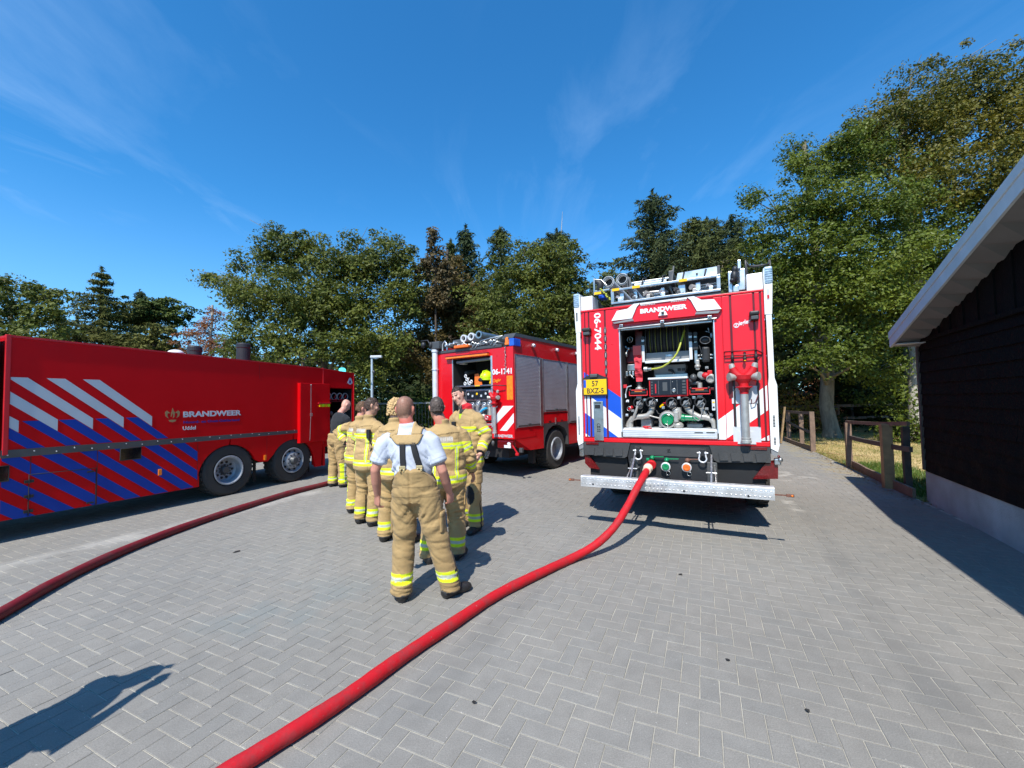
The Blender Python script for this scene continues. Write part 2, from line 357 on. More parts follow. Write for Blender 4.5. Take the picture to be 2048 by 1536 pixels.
def paver_mat():
    m, nt, b = newmat('grey_concrete_pavers'); L = nt.links; N = nt.nodes
    geo = N.new('ShaderNodeNewGeometry'); oi = N.new('ShaderNodeObjectInfo'); tc = N.new('ShaderNodeTexCoord')
    ad = N.new('ShaderNodeMath'); ad.operation = 'ADD'; L.new(geo.outputs['Random Per Island'], ad.inputs[0]); L.new(oi.outputs['Random'], ad.inputs[1])
    fr = N.new('ShaderNodeMath'); fr.operation = 'FRACT'; L.new(ad.outputs[0], fr.inputs[0])
    rp = N.new('ShaderNodeValToRGB'); el = rp.color_ramp.elements
    el[0].position = 0; el[0].color = (0.222, 0.210, 0.188, 1); el[1].position = 1; el[1].color = (0.240, 0.226, 0.202, 1)
    e = el.new(0.5); e.color = (0.231, 0.218, 0.195, 1); e = el.new(0.93); e.color = (0.214, 0.206, 0.188, 1)
    L.new(fr.outputs[0], rp.inputs[0])
    pos = geo.outputs['Position']
    big = N.new('ShaderNodeTexNoise'); big.inputs['Scale'].default_value = 0.55; big.inputs['Detail'].default_value = 4; L.new(pos, big.inputs['Vector'])
    mid = N.new('ShaderNodeTexNoise'); mid.inputs['Scale'].default_value = 9; mid.inputs['Detail'].default_value = 6; L.new(pos, mid.inputs['Vector'])
    fin = N.new('ShaderNodeTexNoise'); fin.inputs['Scale'].default_value = 150; fin.inputs['Detail'].default_value = 3; fin.inputs['Roughness'].default_value = 0.8; L.new(pos, fin.inputs['Vector'])
    def mrange(src, a, b2, lo, hi):
        q = N.new('ShaderNodeMapRange'); q.inputs['From Min'].default_value = a; q.inputs['From Max'].default_value = b2
        q.inputs['To Min'].default_value = lo; q.inputs['To Max'].default_value = hi; L.new(src, q.inputs['Value']); return q.outputs[0]
    k1 = mrange(big.outputs['Fac'], .3, .7, .92, 1.08); k2 = mrange(mid.outputs['Fac'], .3, .7, .93, 1.07); k3 = mrange(fin.outputs['Fac'], .3, .7, .74, 1.26)
    m1 = N.new('ShaderNodeMath'); m1.operation = 'MULTIPLY'; L.new(k1, m1.inputs[0]); L.new(k2, m1.inputs[1])
    m2 = N.new('ShaderNodeMath'); m2.operation = 'MULTIPLY'; L.new(m1.outputs[0], m2.inputs[0]); L.new(k3, m2.inputs[1])
    sc = N.new('ShaderNodeVectorMath'); sc.operation = 'SCALE'; L.new(rp.outputs[0], sc.inputs[0]); L.new(m2.outputs[0], sc.inputs['Scale'])
    # small pale and dark grains
    vo = N.new('ShaderNodeTexVoronoi'); vo.inputs['Scale'].default_value = 38; L.new(pos, vo.inputs['Vector'])
    lt = N.new('ShaderNodeMath'); lt.operation = 'LESS_THAN'; lt.inputs[1].default_value = 0.085; L.new(vo.outputs['Distance'], lt.inputs[0])
    sx = N.new('ShaderNodeSeparateColor'); L.new(vo.outputs['Color'], sx.inputs[0])
    gt = N.new('ShaderNodeMath'); gt.operation = 'GREATER_THAN'; gt.inputs[1].default_value = 0.86; L.new(sx.outputs[0], gt.inputs[0])
    an = N.new('ShaderNodeMath'); an.operation = 'MULTIPLY'; L.new(lt.outputs[0], an.inputs[0]); L.new(gt.outputs[0], an.inputs[1])
    mx = N.new('ShaderNodeMix'); mx.data_type = 'RGBA'; L.new(an.outputs[0], mx.inputs['Factor']); L.new(sc.outputs[0], mx.inputs['A']); mx.inputs['B'].default_value = (0.55, 0.53, 0.48, 1)
    # scattered oil and dirt stains
    st = N.new('ShaderNodeTexNoise'); st.inputs['Scale'].default_value = 1.7; st.inputs['Detail'].default_value = 5; st.inputs['Roughness'].default_value = 0.65; L.new(pos, st.inputs['Vector'])
    sm = mrange(st.outputs['Fac'], .60, .74, 0, .16)
    mx2 = N.new('ShaderNodeMix'); mx2.data_type = 'RGBA'; mx2.blend_type = 'MULTIPLY'; L.new(sm, mx2.inputs['Factor']); L.new(mx.outputs['Result'], mx2.inputs['A']); mx2.inputs['B'].default_value = (0.72, 0.76, 0.76, 1)
    prev = mx2.outputs['Result']
    def blot(prev, cx, cy, rx, ry, ang, colr, amt, nscale, lo, hi):
        mp = N.new('ShaderNodeMapping'); mp.vector_type = 'TEXTURE'; mp.inputs['Location'].default_value = (cx, cy, 0); mp.inputs['Rotation'].default_value = (0, 0, ang); mp.inputs['Scale'].default_value = (rx, ry, 1); L.new(pos, mp.inputs[0])
        sz = N.new('ShaderNodeVectorMath'); sz.operation = 'MULTIPLY'; sz.inputs[1].default_value = (1, 1, 0); L.new(mp.outputs[0], sz.inputs[0])
        ln = N.new('ShaderNodeVectorMath'); ln.operation = 'LENGTH'; L.new(sz.outputs[0], ln.inputs[0])
        fall = mrange(ln.outputs['Value'], .5, 1.0, 1, 0); nn = N.new('ShaderNodeTexNoise'); nn.inputs['Scale'].default_value = nscale; nn.inputs['Detail'].default_value = 5; L.new(pos, nn.inputs['Vector'])
        nm = mrange(nn.outputs['Fac'], lo, hi, 0, amt); mm = N.new('ShaderNodeMath'); mm.operation = 'MULTIPLY'; L.new(fall, mm.inputs[0]); L.new(nm, mm.inputs[1])
        q = N.new('ShaderNodeMix'); q.data_type = 'RGBA'; L.new(mm.outputs[0], q.inputs['Factor']); L.new(prev, q.inputs['A']); q.inputs['B'].default_value = (*colr, 1); return q.outputs['Result']
    prev = blot(prev, 6.05, 9.0, .55, 1.0, -.4, (.40, .38, .34), .8, 3.2, .5, .62)
    prev = blot(prev, 4.45, 6.7, .16, .75, -.45, (.40, .38, .34), .7, 4.0, .46, .6)
    prev = blot(prev, -5.2, 5.5, .30, 6.5, -.41, (.42, .40, .36), .55, 2.0, .40, .6)
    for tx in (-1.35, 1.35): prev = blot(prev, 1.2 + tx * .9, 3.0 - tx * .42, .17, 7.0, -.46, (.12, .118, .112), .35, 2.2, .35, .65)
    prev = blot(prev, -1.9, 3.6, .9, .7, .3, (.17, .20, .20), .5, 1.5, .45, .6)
    prev = blot(prev, 8.3, 11.5, .5, 6.5, -.42, (.30, .25, .16), .8, 2.6, .42, .6)
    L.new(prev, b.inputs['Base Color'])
    b.inputs['Roughness'].default_value = 0.82; b.inputs['Specular IOR Level'].default_value = 0.35
    bp = N.new('ShaderNodeBump'); bp.inputs['Strength'].default_value = 0.55; bp.inputs['Distance'].default_value = 0.002; L.new(fin.outputs['Fac'], bp.inputs['Height']); L.new(bp.outputs[0], b.inputs['Normal'])
    return m
M['paver'] = paver_mat()
M['sand'] = mat('joint_sand', (0.44, 0.41, 0.34), 0.95, var=0.35, vscale=3.0, bump=0.4, bscale=300)

# paved yard: everything left of the paddock edge (a straight kerb line) and this side of the far hedge
EDGE_P, EDGE_D = (6.62, 6.85), (math.sin(R(24.2)), math.cos(R(24.2)))
def left_of_edge(x, y, off=0.0):
    return (x - EDGE_P[0]) * EDGE_D[1] - (y - EDGE_P[1]) * EDGE_D[0] < off
far = 30.0
yard = [(-45, -6), (EDGE_P[0] - EDGE_D[0] * 14, EDGE_P[1] - EDGE_D[1] * 14), (EDGE_P[0] + EDGE_D[0] * far, EDGE_P[1] + EDGE_D[1] * far), (-45, EDGE_P[1] + EDGE_D[1] * far)]
bed = MB(); bed.prism(yard, -0.05, -0.0045, 'xy')
paving = struct(bed.build('paving', M['sand']))

UP = 1.0
L2, W2, J = 2.0, 1.0, 0.020
def paver_template():
    x1, y1, b, h = (L2 / 2 - J) * PU, (W2 / 2 - J) * PU, 0.0030, 0.03
    top = [(-x1 + b, -y1 + b, 0), (x1 - b, -y1 + b, 0), (x1 - b, y1 - b, 0), (-x1 + b, y1 - b, 0)]
    sh = [(-x1, -y1, -b), (x1, -y1, -b), (x1, y1, -b), (-x1, y1, -b)]
    bo = [(-x1, -y1, -h), (x1, -y1, -h), (x1, y1, -h), (-x1, y1, -h)]
    v = top + sh + bo
    f = [(0, 1, 2, 3)] + [(4 + i, 4 + (i + 1) % 4, (i + 1) % 4, i) for i in range(4)] + [(8 + i, 8 + (i + 1) % 4, 4 + (i + 1) % 4, 4 + i) for i in range(4)]
    return np.array(v), np.array(f)
TV, TF = paver_template()
cen = []
for i in range(-190, 150):
    for j in range(-60, 190):
        k = (i + j) % 4
        if k == 0: c, a = (i + 1.0, j - 0.5), 0
        elif k == 1: c, a = (i + 0.5, j + 1.0), 1
        else: continue
        x, y = p2w(*c)
        if y < 1.35 or y > 17.5: continue
        if abs(x) > 1.30 * y + 0.9: continue
        if not left_of_edge(x, y, -0.03): continue
        cen.append((x, y, a))
cen = np.array(cen)
# the 300 that show largest, as objects of their own
inv = np.abs(cen[:, 0]) < 1.25 * cen[:, 1] - 0.05
vis = np.where(inv & (cen[:, 1] > 1.86), cen[:, 1] + 0.001 * np.abs(cen[:, 0]), 1e9)
order = np.argsort(vis)
near_i, rest_i = order[:300], order[300:]
ang0 = _ya
pme = bpy.data.meshes.new('paver'); pme.from_pydata([tuple(v) for v in TV], [], [tuple(int(q) for q in f) for f in TF]); pme.materials.append(M['paver'])
for q in near_i:
    x, y, a = cen[q]
    o = bpy.data.objects.new('paver', pme); col.objects.link(o); o.parent = paving
    o.location = (x, y, rng.normal(0, 0.0007)); o.rotation_euler = (rng.normal(0, .004), rng.normal(0, .004), ang0 + (math.pi / 2 if a else 0) + rng.normal(0, .006))
RC = cen[rest_i]; n = len(RC)
ang = ang0 + RC[:, 2] * math.pi / 2 + rng.normal(0, .006, n); ca, sa = np.cos(ang), np.sin(ang)
tx, ty, tz = rng.normal(0, .003, n), rng.normal(0, .003, n), rng.normal(0, .0007, n)
V = np.empty((n, 12, 3))
V[:, :, 0] = RC[:, 0:1] + TV[None, :, 0] * ca[:, None] - TV[None, :, 1] * sa[:, None]
V[:, :, 1] = RC[:, 1:2] + TV[None, :, 0] * sa[:, None] + TV[None, :, 1] * ca[:, None]
V[:, :, 2] = TV[None, :, 2] + tz[:, None] + TV[None, :, 0] * ty[:, None] + TV[None, :, 1] * tx[:, None]
F = (TF[None] + 12 * np.arange(n)[:, None, None]).reshape(-1, 4)
stuff(fast_mesh('pavers', V.reshape(-1, 3), F, M['paver'], paving))
# beyond 17.5 m the joints can no longer be told apart: one sheet
s2 = MB(); s2.add([(-45, 17.3, -0.0008), (EDGE_P[0] + EDGE_D[0] * 11.6, 17.3, -0.0008), (EDGE_P[0] + EDGE_D[0] * far, EDGE_P[1] + EDGE_D[1] * far - .02, -0.0008), (-45, EDGE_P[1] + EDGE_D[1] * far - .02, -0.0008)], [(0, 1, 2, 3)])
s2.build('far_paving', M['paver'], paving, fix=False)

# paddock on the right of the kerb line
pd = MB()
A = [(EDGE_P[0] + EDGE_D[0] * t + 0.03, EDGE_P[1] + EDGE_D[1] * t) for t in (-6, 24)]
NX, NY = 60, 70
vs = []
for iy in range(NY):
    for ix in range(NX):
        t = -6 + 30 * iy / (NY - 1); w = (ix / (NX - 1)) ** 1.6 * 22
        x = EDGE_P[0] + EDGE_D[0] * t + EDGE_D[1] * w + .03; y = EDGE_P[1] + EDGE_D[1] * t - EDGE_D[0] * w
        z = -0.03 + min(w, 1.5) * 0.03 + 0.02 * math.sin(x * 1.7) * math.sin(y * 2.1) * min(w, 1)
        vs.append((x, y, z))
pd.add(vs, [(iy * NX + ix, iy * NX + ix + 1, (iy + 1) * NX + ix + 1, (iy + 1) * NX + ix) for iy in range(NY - 1) for ix in range(NX - 1)], True)
struct(pd.build('paddock', M['paddock']))

# grass tufts along the kerb and in the paddock
def leafmat(name, c, c2, trans=0.35, rough=0.45, clump=0.35, spec=0.4):
    m, nt, b = newmat(name); L = nt.links; N = nt.nodes
    geo = N.new('ShaderNodeNewGeometry')
    ns = N.new('ShaderNodeTexNoise'); ns.inputs['Scale'].default_value = clump; ns.inputs['Detail'].default_value = 4; L.new(geo.outputs['Position'], ns.inputs['Vector'])
    mp1 = N.new('ShaderNodeMapRange'); mp1.inputs['From Min'].default_value = .35; mp1.inputs['From Max'].default_value = .65; L.new(ns.outputs['Fac'], mp1.inputs['Value'])
    av = N.new('ShaderNodeMath'); av.operation = 'MULTIPLY_ADD'; av.inputs[1].default_value = 0.5; L.new(geo.outputs['Random Per Island'], av.inputs[0])
    hf = N.new('ShaderNodeMath'); hf.operation = 'MULTIPLY'; hf.inputs[1].default_value = 0.5; L.new(mp1.outputs[0], hf.inputs[0]); L.new(hf.outputs[0], av.inputs[2])
    mx = N.new('ShaderNodeMix'); mx.data_type = 'RGBA'; L.new(av.outputs[0], mx.inputs['Factor']); mx.inputs['A'].default_value = (*c, 1); mx.inputs['B'].default_value = (*c2, 1)
    L.new(mx.outputs['Result'], b.inputs['Base Color']); b.inputs['Roughness'].default_value = rough; b.inputs['Specular IOR Level'].default_value = spec
    tr = N.new('ShaderNodeBsdfTranslucent'); L.new(mx.outputs['Result'], tr.inputs['Color'])
    ms = N.new('ShaderNodeMixShader'); ms.inputs[0].default_value = trans
    L.new(b.outputs[0], ms.inputs[1]); L.new(tr.outputs[0], ms.inputs[2]); L.new(ms.outputs[0], N['Material Output'].inputs[0])
    return m
M['grass'] = leafmat('mixed_dry_grass', (0.10, 0.14, 0.025), (0.50, 0.40, 0.14), 0.3, clump=0.7)
M['grass_green'] = leafmat('green_grass', (0.05, 0.12, 0.015), (0.18, 0.24, 0.05), 0.3, clump=0.9)
def grass(name, n, fn, m, hmin, hmax):
    P = np.array([fn() for _ in range(n)]); a = rng.uniform(0, 2 * np.pi, n); h = rng.uniform(hmin, hmax, n); w = 0.004 + 0.004 * rng.random(n)
    lean = rng.normal(0, .35, (n, 2)) * h[:, None]
    V = np.empty((n, 4, 3)); dx, dy = np.cos(a) * w, np.sin(a) * w
    V[:, 0] = np.c_[P[:, 0] - dx, P[:, 1] - dy, P[:, 2]]; V[:, 1] = np.c_[P[:, 0] + dx, P[:, 1] + dy, P[:, 2]]
    V[:, 2] = np.c_[P[:, 0] + lean[:, 0] + dx * .3, P[:, 1] + lean[:, 1] + dy * .3, P[:, 2] + h]; V[:, 3] = np.c_[P[:, 0] + lean[:, 0] - dx * .3, P[:, 1] + lean[:, 1] - dy * .3, P[:, 2] + h]
    o = stuff(fast_mesh(name, V.reshape(-1, 3), np.arange(4 * n).reshape(-1, 4), m)); return o
def pad_pt(wmax, t0, t1, pw=1.0):
    t = rng.uniform(t0, t1); w = rng.random() ** pw * wmax + .05
    return (EDGE_P[0] + EDGE_D[0] * t + EDGE_D[1] * w, EDGE_P[1] + EDGE_D[1] * t - EDGE_D[0] * w, -0.02 + min(w, 1.5) * .03)
tag(grass('paddock_grass', 26000, lambda: pad_pt(9, .4, 14, 1.3), M['grass'], .015, .06), 'short dry yellowish grass of the paddock beyond the rail fence', 'grass')
def edge_pt():
    t = rng.uniform(-.2, 16); w = abs(rng.normal(0, .07)) + (rng.random() < .3) * rng.random() * .3
    return (EDGE_P[0] + EDGE_D[0] * t + EDGE_D[1] * (w - .02), EDGE_P[1] + EDGE_D[1] * t - EDGE_D[0] * (w - .02), -.02)
tag(grass('edge_grass', 5000, edge_pt, M['grass'], .015, .075), 'ragged strip of short grass and weeds along the edge of the paving', 'grass')
tag(grass('kerb_grass', 7000, lambda: pad_pt(1.1, 0.3, 4.2, 1.4), M['grass_green'], .03, .13), 'green grass tufts under the near rail fence beside the barn', 'grass')
# leaf litter blown along the edge of the paving
def litter_field(n):
    t = rng.uniform(-.5, 14, n); w = rng.normal(0, .22, n) + .05
    P_ = np.c_[EDGE_P[0] + EDGE_D[0] * t + EDGE_D[1] * w, EDGE_P[1] + EDGE_D[1] * t - EDGE_D[0] * w, np.full(n, .004)]
    a = rng.uniform(0, 6.28, n); r = rng.uniform(.010, .026, n); V = np.empty((n, 4, 3))
    for k, (u_, v_) in enumerate(((1, 0), (0, .55), (-1, 0), (0, -.55))):
        V[:, k, 0] = P_[:, 0] + r * (u_ * np.cos(a) - v_ * np.sin(a)); V[:, k, 1] = P_[:, 1] + r * (u_ * np.sin(a) + v_ * np.cos(a)); V[:, k, 2] = P_[:, 2] + rng.uniform(0, .01, n)
    return V
M['litter'] = leafmat('dry_fallen_leaves', (.09, .05, .02), (.36, .22, .09), .1, .7, 2.0, .2)
_v = litter_field(2600); lt_ = stuff(fast_mesh('leaf_litter', _v.reshape(-1, 3), np.arange(len(_v) * 4).reshape(-1, 4), M['litter'])); tag(lt_, 'small dry fallen leaves scattered along the paving edge by the fences', 'leaves')
# bits of leaf and tar on the paving
def litter(x, y, r, m, label):
    b = MB(); k = 7; a0 = random.random() * 6
    ring = [(x + r * (0.5 + random.random() * .7) * math.cos(a0 + 6.283 * i / k), y + r * (0.5 + random.random() * .7) * math.sin(a0 + 6.283 * i / k)) for i in range(k)]
    v = [(p[0], p[1], 0.003 + 0.010 * random.random()) for p in ring] + [(x, y, 0.006)]
    b.add(v, [(i, (i + 1) % k, k) for i in range(k)])
    o = b.build('fallen_leaf', m, fix=False); tag(o, label, 'leaf')
M['leaf_dry'] = mat('dark_dead_leaf', (0.022, 0.020, 0.018), 0.8)
for x, y, r, lb in ((-.25, 2.45, .022, 'dark crumpled leaf on the paving right of the near red hose, bottom centre'), (1.58, 2.34, .018, 'small dark scrap lying flat on the pavers at the bottom right'),
                    (1.38, 2.79, .016, 'tiny dark clover-shaped scrap on the paving, middle of the bottom right'), (1.61, 4.13, .022, 'dark leaf on the paving in front of the right fire engine'),
                    (-3.3, 5.0, .04, 'flat dark leaf on the paving between the two red hoses')):
    litter(x, y, r, M['leaf_dry'], lb)

# ================================================================== fire engine on the right (rear view)
T1 = thing('fire_engine', 'nearer fire engine on the right with open pump bay, 06-7044 and white corner posts', 'fire engine', (2.085, 5.605, 0), 27.5, 'fire engines')
def P(mb, name, m, parent=None, label=None):
    o = mb.build(name, M[m] if isinstance(m, str) else m, T1 if parent is None else parent)
    if label: o['label'] = label
    return o
# body shell: rear frame with the pump bay opening, sides, roof
b = MB()
b.box(-1.165, -0.60, 0, 1.0, 1.125, 3.045); b.box(0.60, 1.165, 0, 1.0, 1.125, 3.045)
b.box(-0.60, 0.60, 0, 1.0, 2.755, 3.045); b.box(-0.60, 0.60, 0, 1.0, 1.125, 1.19)
b.box(-1.19, 1.19, 1.0, 5.4, 1.05, 3.045)
body = P(b, 'body', 'red')
b = MB(); b.box(-1.21, 1.21, 1.2, 5.4, 0.55, 1.049); P(b, 'side_skirt', 'red')
b = MB(); b.box(-1.17, 1.17, 0.04, 5.4, 3.05, 3.065); P(b, 'roof_deck', 'grey_dark')
# crew cab ahead of the body
cab = MB(); prof = [(5.45, .55), (8.1, .55), (8.15, 1.6), (7.85, 2.75), (7.6, 2.95), (5.45, 2.95)]
cab.prism(prof, -1.24, 1.24, 'yz'); c = P(cab, 'cab', 'red')
w = MB()
for s in (-1, 1):
    w.prism([(5.7, 1.75), (6.6, 1.75), (6.6, 2.6), (5.7, 2.6)], s * 1.243, s * 1.25, 'yz'); w.prism([(6.75, 1.65), (7.85, 1.65), (7.7, 2.6), (6.75, 2.6)], s * 1.243, s * 1.25, 'yz')
w.box(-1.1, 1.1, 8.02, 8.16, 1.75, 2.6); P(w, 'window', 'glass_dark', c)
# chassis, tyres
b = MB(); b.box(-.45, .45, .3, 7.9, .55, 1.0); b.box(-1.05, 1.05, .55, 1.2, .45, 1.0); P(b, 'chassis', 'dark')
def wheel(parent, cx, cy, r, w, m='grey', side=1, rim='steel'):
    wb = MB(); s = side
    prof = [(-w / 2, r * .62), (-w / 2, r * .90), (-w / 2 + .02, r * .97), (-w / 4, r), (w / 4, r), (w / 2 - .02, r * .97), (w / 2, r * .90), (w / 2, r * .62)]
    wb.lathe((cx, cy, r), (1, 0, 0), prof + [(w / 2 - .16, r * .60), (w / 2 - .17, .05)], 40)
    for k in range(30):     # tread blocks
        a = 2 * math.pi * k / 30; c0 = Vector((0, math.cos(a), math.sin(a)))
        for sx in (-1, 1):
            p = Vector((cx + sx * w * .22, cy, r)) + c0 * (r + .004)
            wb.obox(p + Vector((-w * .19, 0, 0)), p + Vector((w * .19, 0, 0)), .05, .016, up=c0)
    o = wb.build('wheel', M['tyre'], parent)
    return o
wheel(T1, 1.08, 1.95, .50, .34); wheel(T1, -1.08, 1.95, .50, .34); wheel(T1, 1.08, 6.6, .50, .32); wheel(T1, -1.08, 6.6, .50, .32)

# red skin panels with raised edges, left and right of the bay
def panel(x0, x1, z0, z1, m='red', y=0.0, t=.012, name='panel', bev=.008):
    mb = MB(); mb.bbox(x0, x1, y - t, y - .001, z0, z1, bev); return P(mb, name, m)
panel(-1.145, -1.118, 1.19, 3.02); panel(-1.103, -1.062, 1.19, 3.02); panel(-1.040, -.822, 1.19, 3.02)
panel(-.797, -.605, 1.19, 3.02)
panel(.605, .700, 1.19, 3.02); panel(.704, .788, 1.19, 3.02); panel(.812, 1.046, 1.19, 3.02); panel(1.066, 1.118, 1.19, 3.02); panel(1.138, 1.160, 1.19, 3.02)
for x0, x1 in ((-1.118, -1.103), (-1.062, -1.040), (-.822, -.797), (.788, .812), (1.046, 1.066), (1.118, 1.138)):
    mb = MB(); mb.box(x0, x1, -.004, -.0005, 1.16, 3.03); P(mb, 'groove', 'darkred')
mb = MB(); mb.bbox(-1.165, 1.165, -.022, 0, 1.118, 1.172, .008); P(mb, 'lower_rail', 'red')
mb = MB(); mb.bbox(-1.165, 1.165, -.02, .01, 3.025, 3.052, .006); P(mb, 'upper_rail', 'red')

# chevron film: left blue and white, right white
def film(poly, m, y=-.0145, x_lo=None, x_hi=None, name='stripe'):
    """clip a polygon to the strips between the grooves and lay it on them"""
    strips = [(-1.142, -1.119), (-1.101, -1.064), (-1.038, -.824), (-.795, -.607), (.607, .699), (.706, .787), (.813, 1.045), (1.068, 1.117), (1.139, 1.159)]
    mb = MB()
    for a, b2 in strips:
        q = clip(poly, 0, a, 1); q = clip(q, 0, b2, -1) if q else q
        q = clip(q, 1, 1.192, 1) if q else q
        if q and len(q) > 2: mb.prism(q, y, y + .0018, 'xz')
    if mb.v: return P(mb, name, m)
def clip(poly, ax, val, sgn):
    out = []; n = len(poly)
    for i in range(n):
        a, c = poly[i], poly[(i + 1) % n]; ia, ic = (a[ax] - val) * sgn >= 0, (c[ax] - val) * sgn >= 0
        if ia: out.append(a)
        if ia != ic:
            t = (val - a[ax]) / (c[ax] - a[ax]); out.append((a[0] + t * (c[0] - a[0]), a[1] + t * (c[1] - a[1])))
    return out
def band(z_at_m1, h, m, slope=-.73, x0=-1.16, x1=-.60):
    """stripe falling to the right; z_at_m1 = upper edge height at x=-1.11"""
    f_ = lambda x: z_at_m1 + slope * (x + 1.11)
    film([(x0, f_(x0)), (x1, f_(x1)), (x1, f_(x1) - h), (x0, f_(x0) - h)], m)
band(2.115, .30, 'decal_blue'); band(1.815, .30, 'decal_white'); band(1.515, .30, 'decal_blue'); band(1.215, .25, 'decal_white')
def bandr(z_at, h, m, slope=.78):
    f_ = lambda x: z_at + slope * (x - .60)
    film([(.60, f_(.60)), (1.165, f_(1.165)), (1.165, f_(1.165) - h), (.60, f_(.60) - h)], m)
bandr(1.43, .305, 'decal_white')
bandr(.82, .0, 'decal_white') if False else None
film([(1.05, 1.192), (1.165, 1.192), (1.165, 1.26)], 'decal_white')

# white corner posts
for s in (-1, 1):
    mb = MB()
    mb.prism([(s * 1.168, 2.73), (s * 1.245, 2.73), (s * 1.262, 3.10), (s * 1.262, 3.30), (s * 1.172, 3.30)], -.03, .30, 'xz')
    mb.prism([(s * 1.182, 1.90), (s * 1.240, 1.90), (s * 1.240, 2.729), (s * 1.182, 2.729)], -.025, .10, 'xz')
    mb.prism([(s * 1.170, 1.10), (s * 1.240, 1.06), (s * 1.258, 1.14), (s * 1.262, 1.86), (s * 1.235, 1.965), (s * 1.180, 1.965), (s * 1.172, 1.88)], -.045, .12, 'xz')
    mb.box(min(s * 1.168, s * 1.240), max(s * 1.168, s * 1.240), .12, 5.3, 2.92, 3.06)
    post = P(mb, 'corner_post', 'white')
    m2 = MB(); m2.prism([(s * 1.172, 1.03), (s * 1.232, 1.0), (s * 1.240, 1.058), (s * 1.172, 1.098)], -.035, .1, 'xz'); P(m2, 'post_foot', 'grey', post)
    m2 = MB(); m2.prism([(s * 1.183, 2.64), (s * 1.236, 2.64), (s * 1.240, 2.728), (s * 1.172, 2.728)], -.018, .04, 'xz'); P(m2, 'post_shroud', 'grey', post)
    lm = MB(); lm.bbox(min(s * 1.178, s * 1.268), max(s * 1.178, s * 1.268), -.045, .16, 3.11, 3.315, .02); lm = P(lm, 'corner_lamp', 'clear_lens')
    r2 = MB()
    for k in range(6): r2.box(min(s * 1.19, s * 1.262), max(s * 1.19, s * 1.262), -.049, -.0455, 3.135 + k * .028, 3.147 + k * .028)
    P(r2, 'lamp_reflector', 'steel', lm)
# white upper corner boxes
for s in (-1, 1):
    mb = MB(); mb.bbox(min(s * .99, s * 1.166), max(s * .99, s * 1.166), .005, .32, 3.054, 3.265, .012); P(mb, 'roof_corner', 'white')
    mb = MB(); mb.prism([(.33, 3.06), (1.6, 3.06), (1.6, 3.08), (.33, 3.25)], s * .985, s * 1.16, 'yz'); P(mb, 'roof_fairing', 'grey_dark')
# small wording panels on the posts
for zc_, n_ in ((1.36, 8), (1.15, 5)):
    mb = MB()
    for k in range(n_): mb.box(1.203, 1.225, -.0475, -.0455, zc_ + k * .018, zc_ + k * .018 + .011)
    P(mb, 'lettering', 'black')
mb = MB()
for k in range(16): mb.box(-1.236, -1.216, -.0475, -.0455, 1.22 + k * .017, 1.22 + k * .017 + .010)
P(mb, 'lettering', 'black')
mb = MB(); mb.box(1.200, 1.226, -.033, -.031, 2.91, 3.04); P(mb, 'sticker', 'decal_grey')
mb = MB(); mb.box(1.202, 1.224, -.035, -.0332, 2.92, 2.965); P(mb, 'sticker', 'red_dull')
mb = MB(); mb.box(-1.235, -1.212, -.033, -.031, 2.90, 3.03); P(mb, 'sticker', 'grey_dark')

# header with its name in a white frame
mb = MB()
mb.prism([(-.70, 2.84), (-.62, 2.975), (-.475, 2.985), (-.385, 3.045), (.385, 3.045), (.475, 2.995), (.60, 2.995), (.705, 2.855), (.66, 2.80), (-.66, 2.80)], -.05, -.013, 'xz'); P(mb, 'header_panel', 'red')
mb = MB(); fr_l = [(-.70, 2.845), (-.62, 2.98), (-.475, 2.99), (-.385, 3.05), (-.30, 3.05), (-.345, 3.005), (-.415, 2.85)]
mb.prism(fr_l, -.068, -.0505, 'xz'); mb.prism([(-x, z + .004) for x, z in fr_l][::-1], -.068, -.0505, 'xz')
mb.prism([(-.299, 3.026), (.299, 3.030), (.299, 3.053), (-.299, 3.050)], -.066, -.0505, 'xz'); P(mb, 'header_frame', 'white')
mb = MB(); mb.prism([(-.405, 2.845), (-.685, 2.82), (-.66, 2.80), (-.39, 2.815)], -.066, -.0505, 'xz'); P(mb, 'header_underside', 'grey'); mb = MB(); mb.prism([(.405, 2.845), (.685, 2.83), (.66, 2.80), (.39, 2.815)], -.066, -.0505, 'xz'); P(mb, 'header_underside', 'grey')
text_mesh('lettering', 'BRANDWEER', .082, M['decal_white'], T1, (-.305, -.0512, 2.908), (1, 0, 0), (0, 0, 1), (0, -1, 0), bold=.004, width=.60)
mb = MB(); mb.prism([(-.065, 2.845), (.055, 2.845), (.03, 2.90), (-.04, 2.90)], -.075, -.0505, 'xz'); cam_h = P(mb, 'camera_housing', 'white')
mb = MB(); mb.bbox(-.022, .012, -.095, -.0755, 2.862, 2.892, .006); P(mb, 'camera_lens', 'black', cam_h)
mb = MB()
for k in range(9): mb.box(-.29 + k * .022, -.275 + k * .022, -.069, -.0665, 3.010, 3.017)
for k in range(9): mb.box(.10 + k * .022, .115 + k * .022, -.069, -.0665, 3.012, 3.019)
P(mb, 'light_strip', 'decal_white')
text_mesh('fleet_number', '06-7044', .13, M['decal_white'], T1, (-.962, -.0125, 2.995), (0, 0, -1), (1, 0, 0), (0, -1, 0), bold=.0035, width=.545)
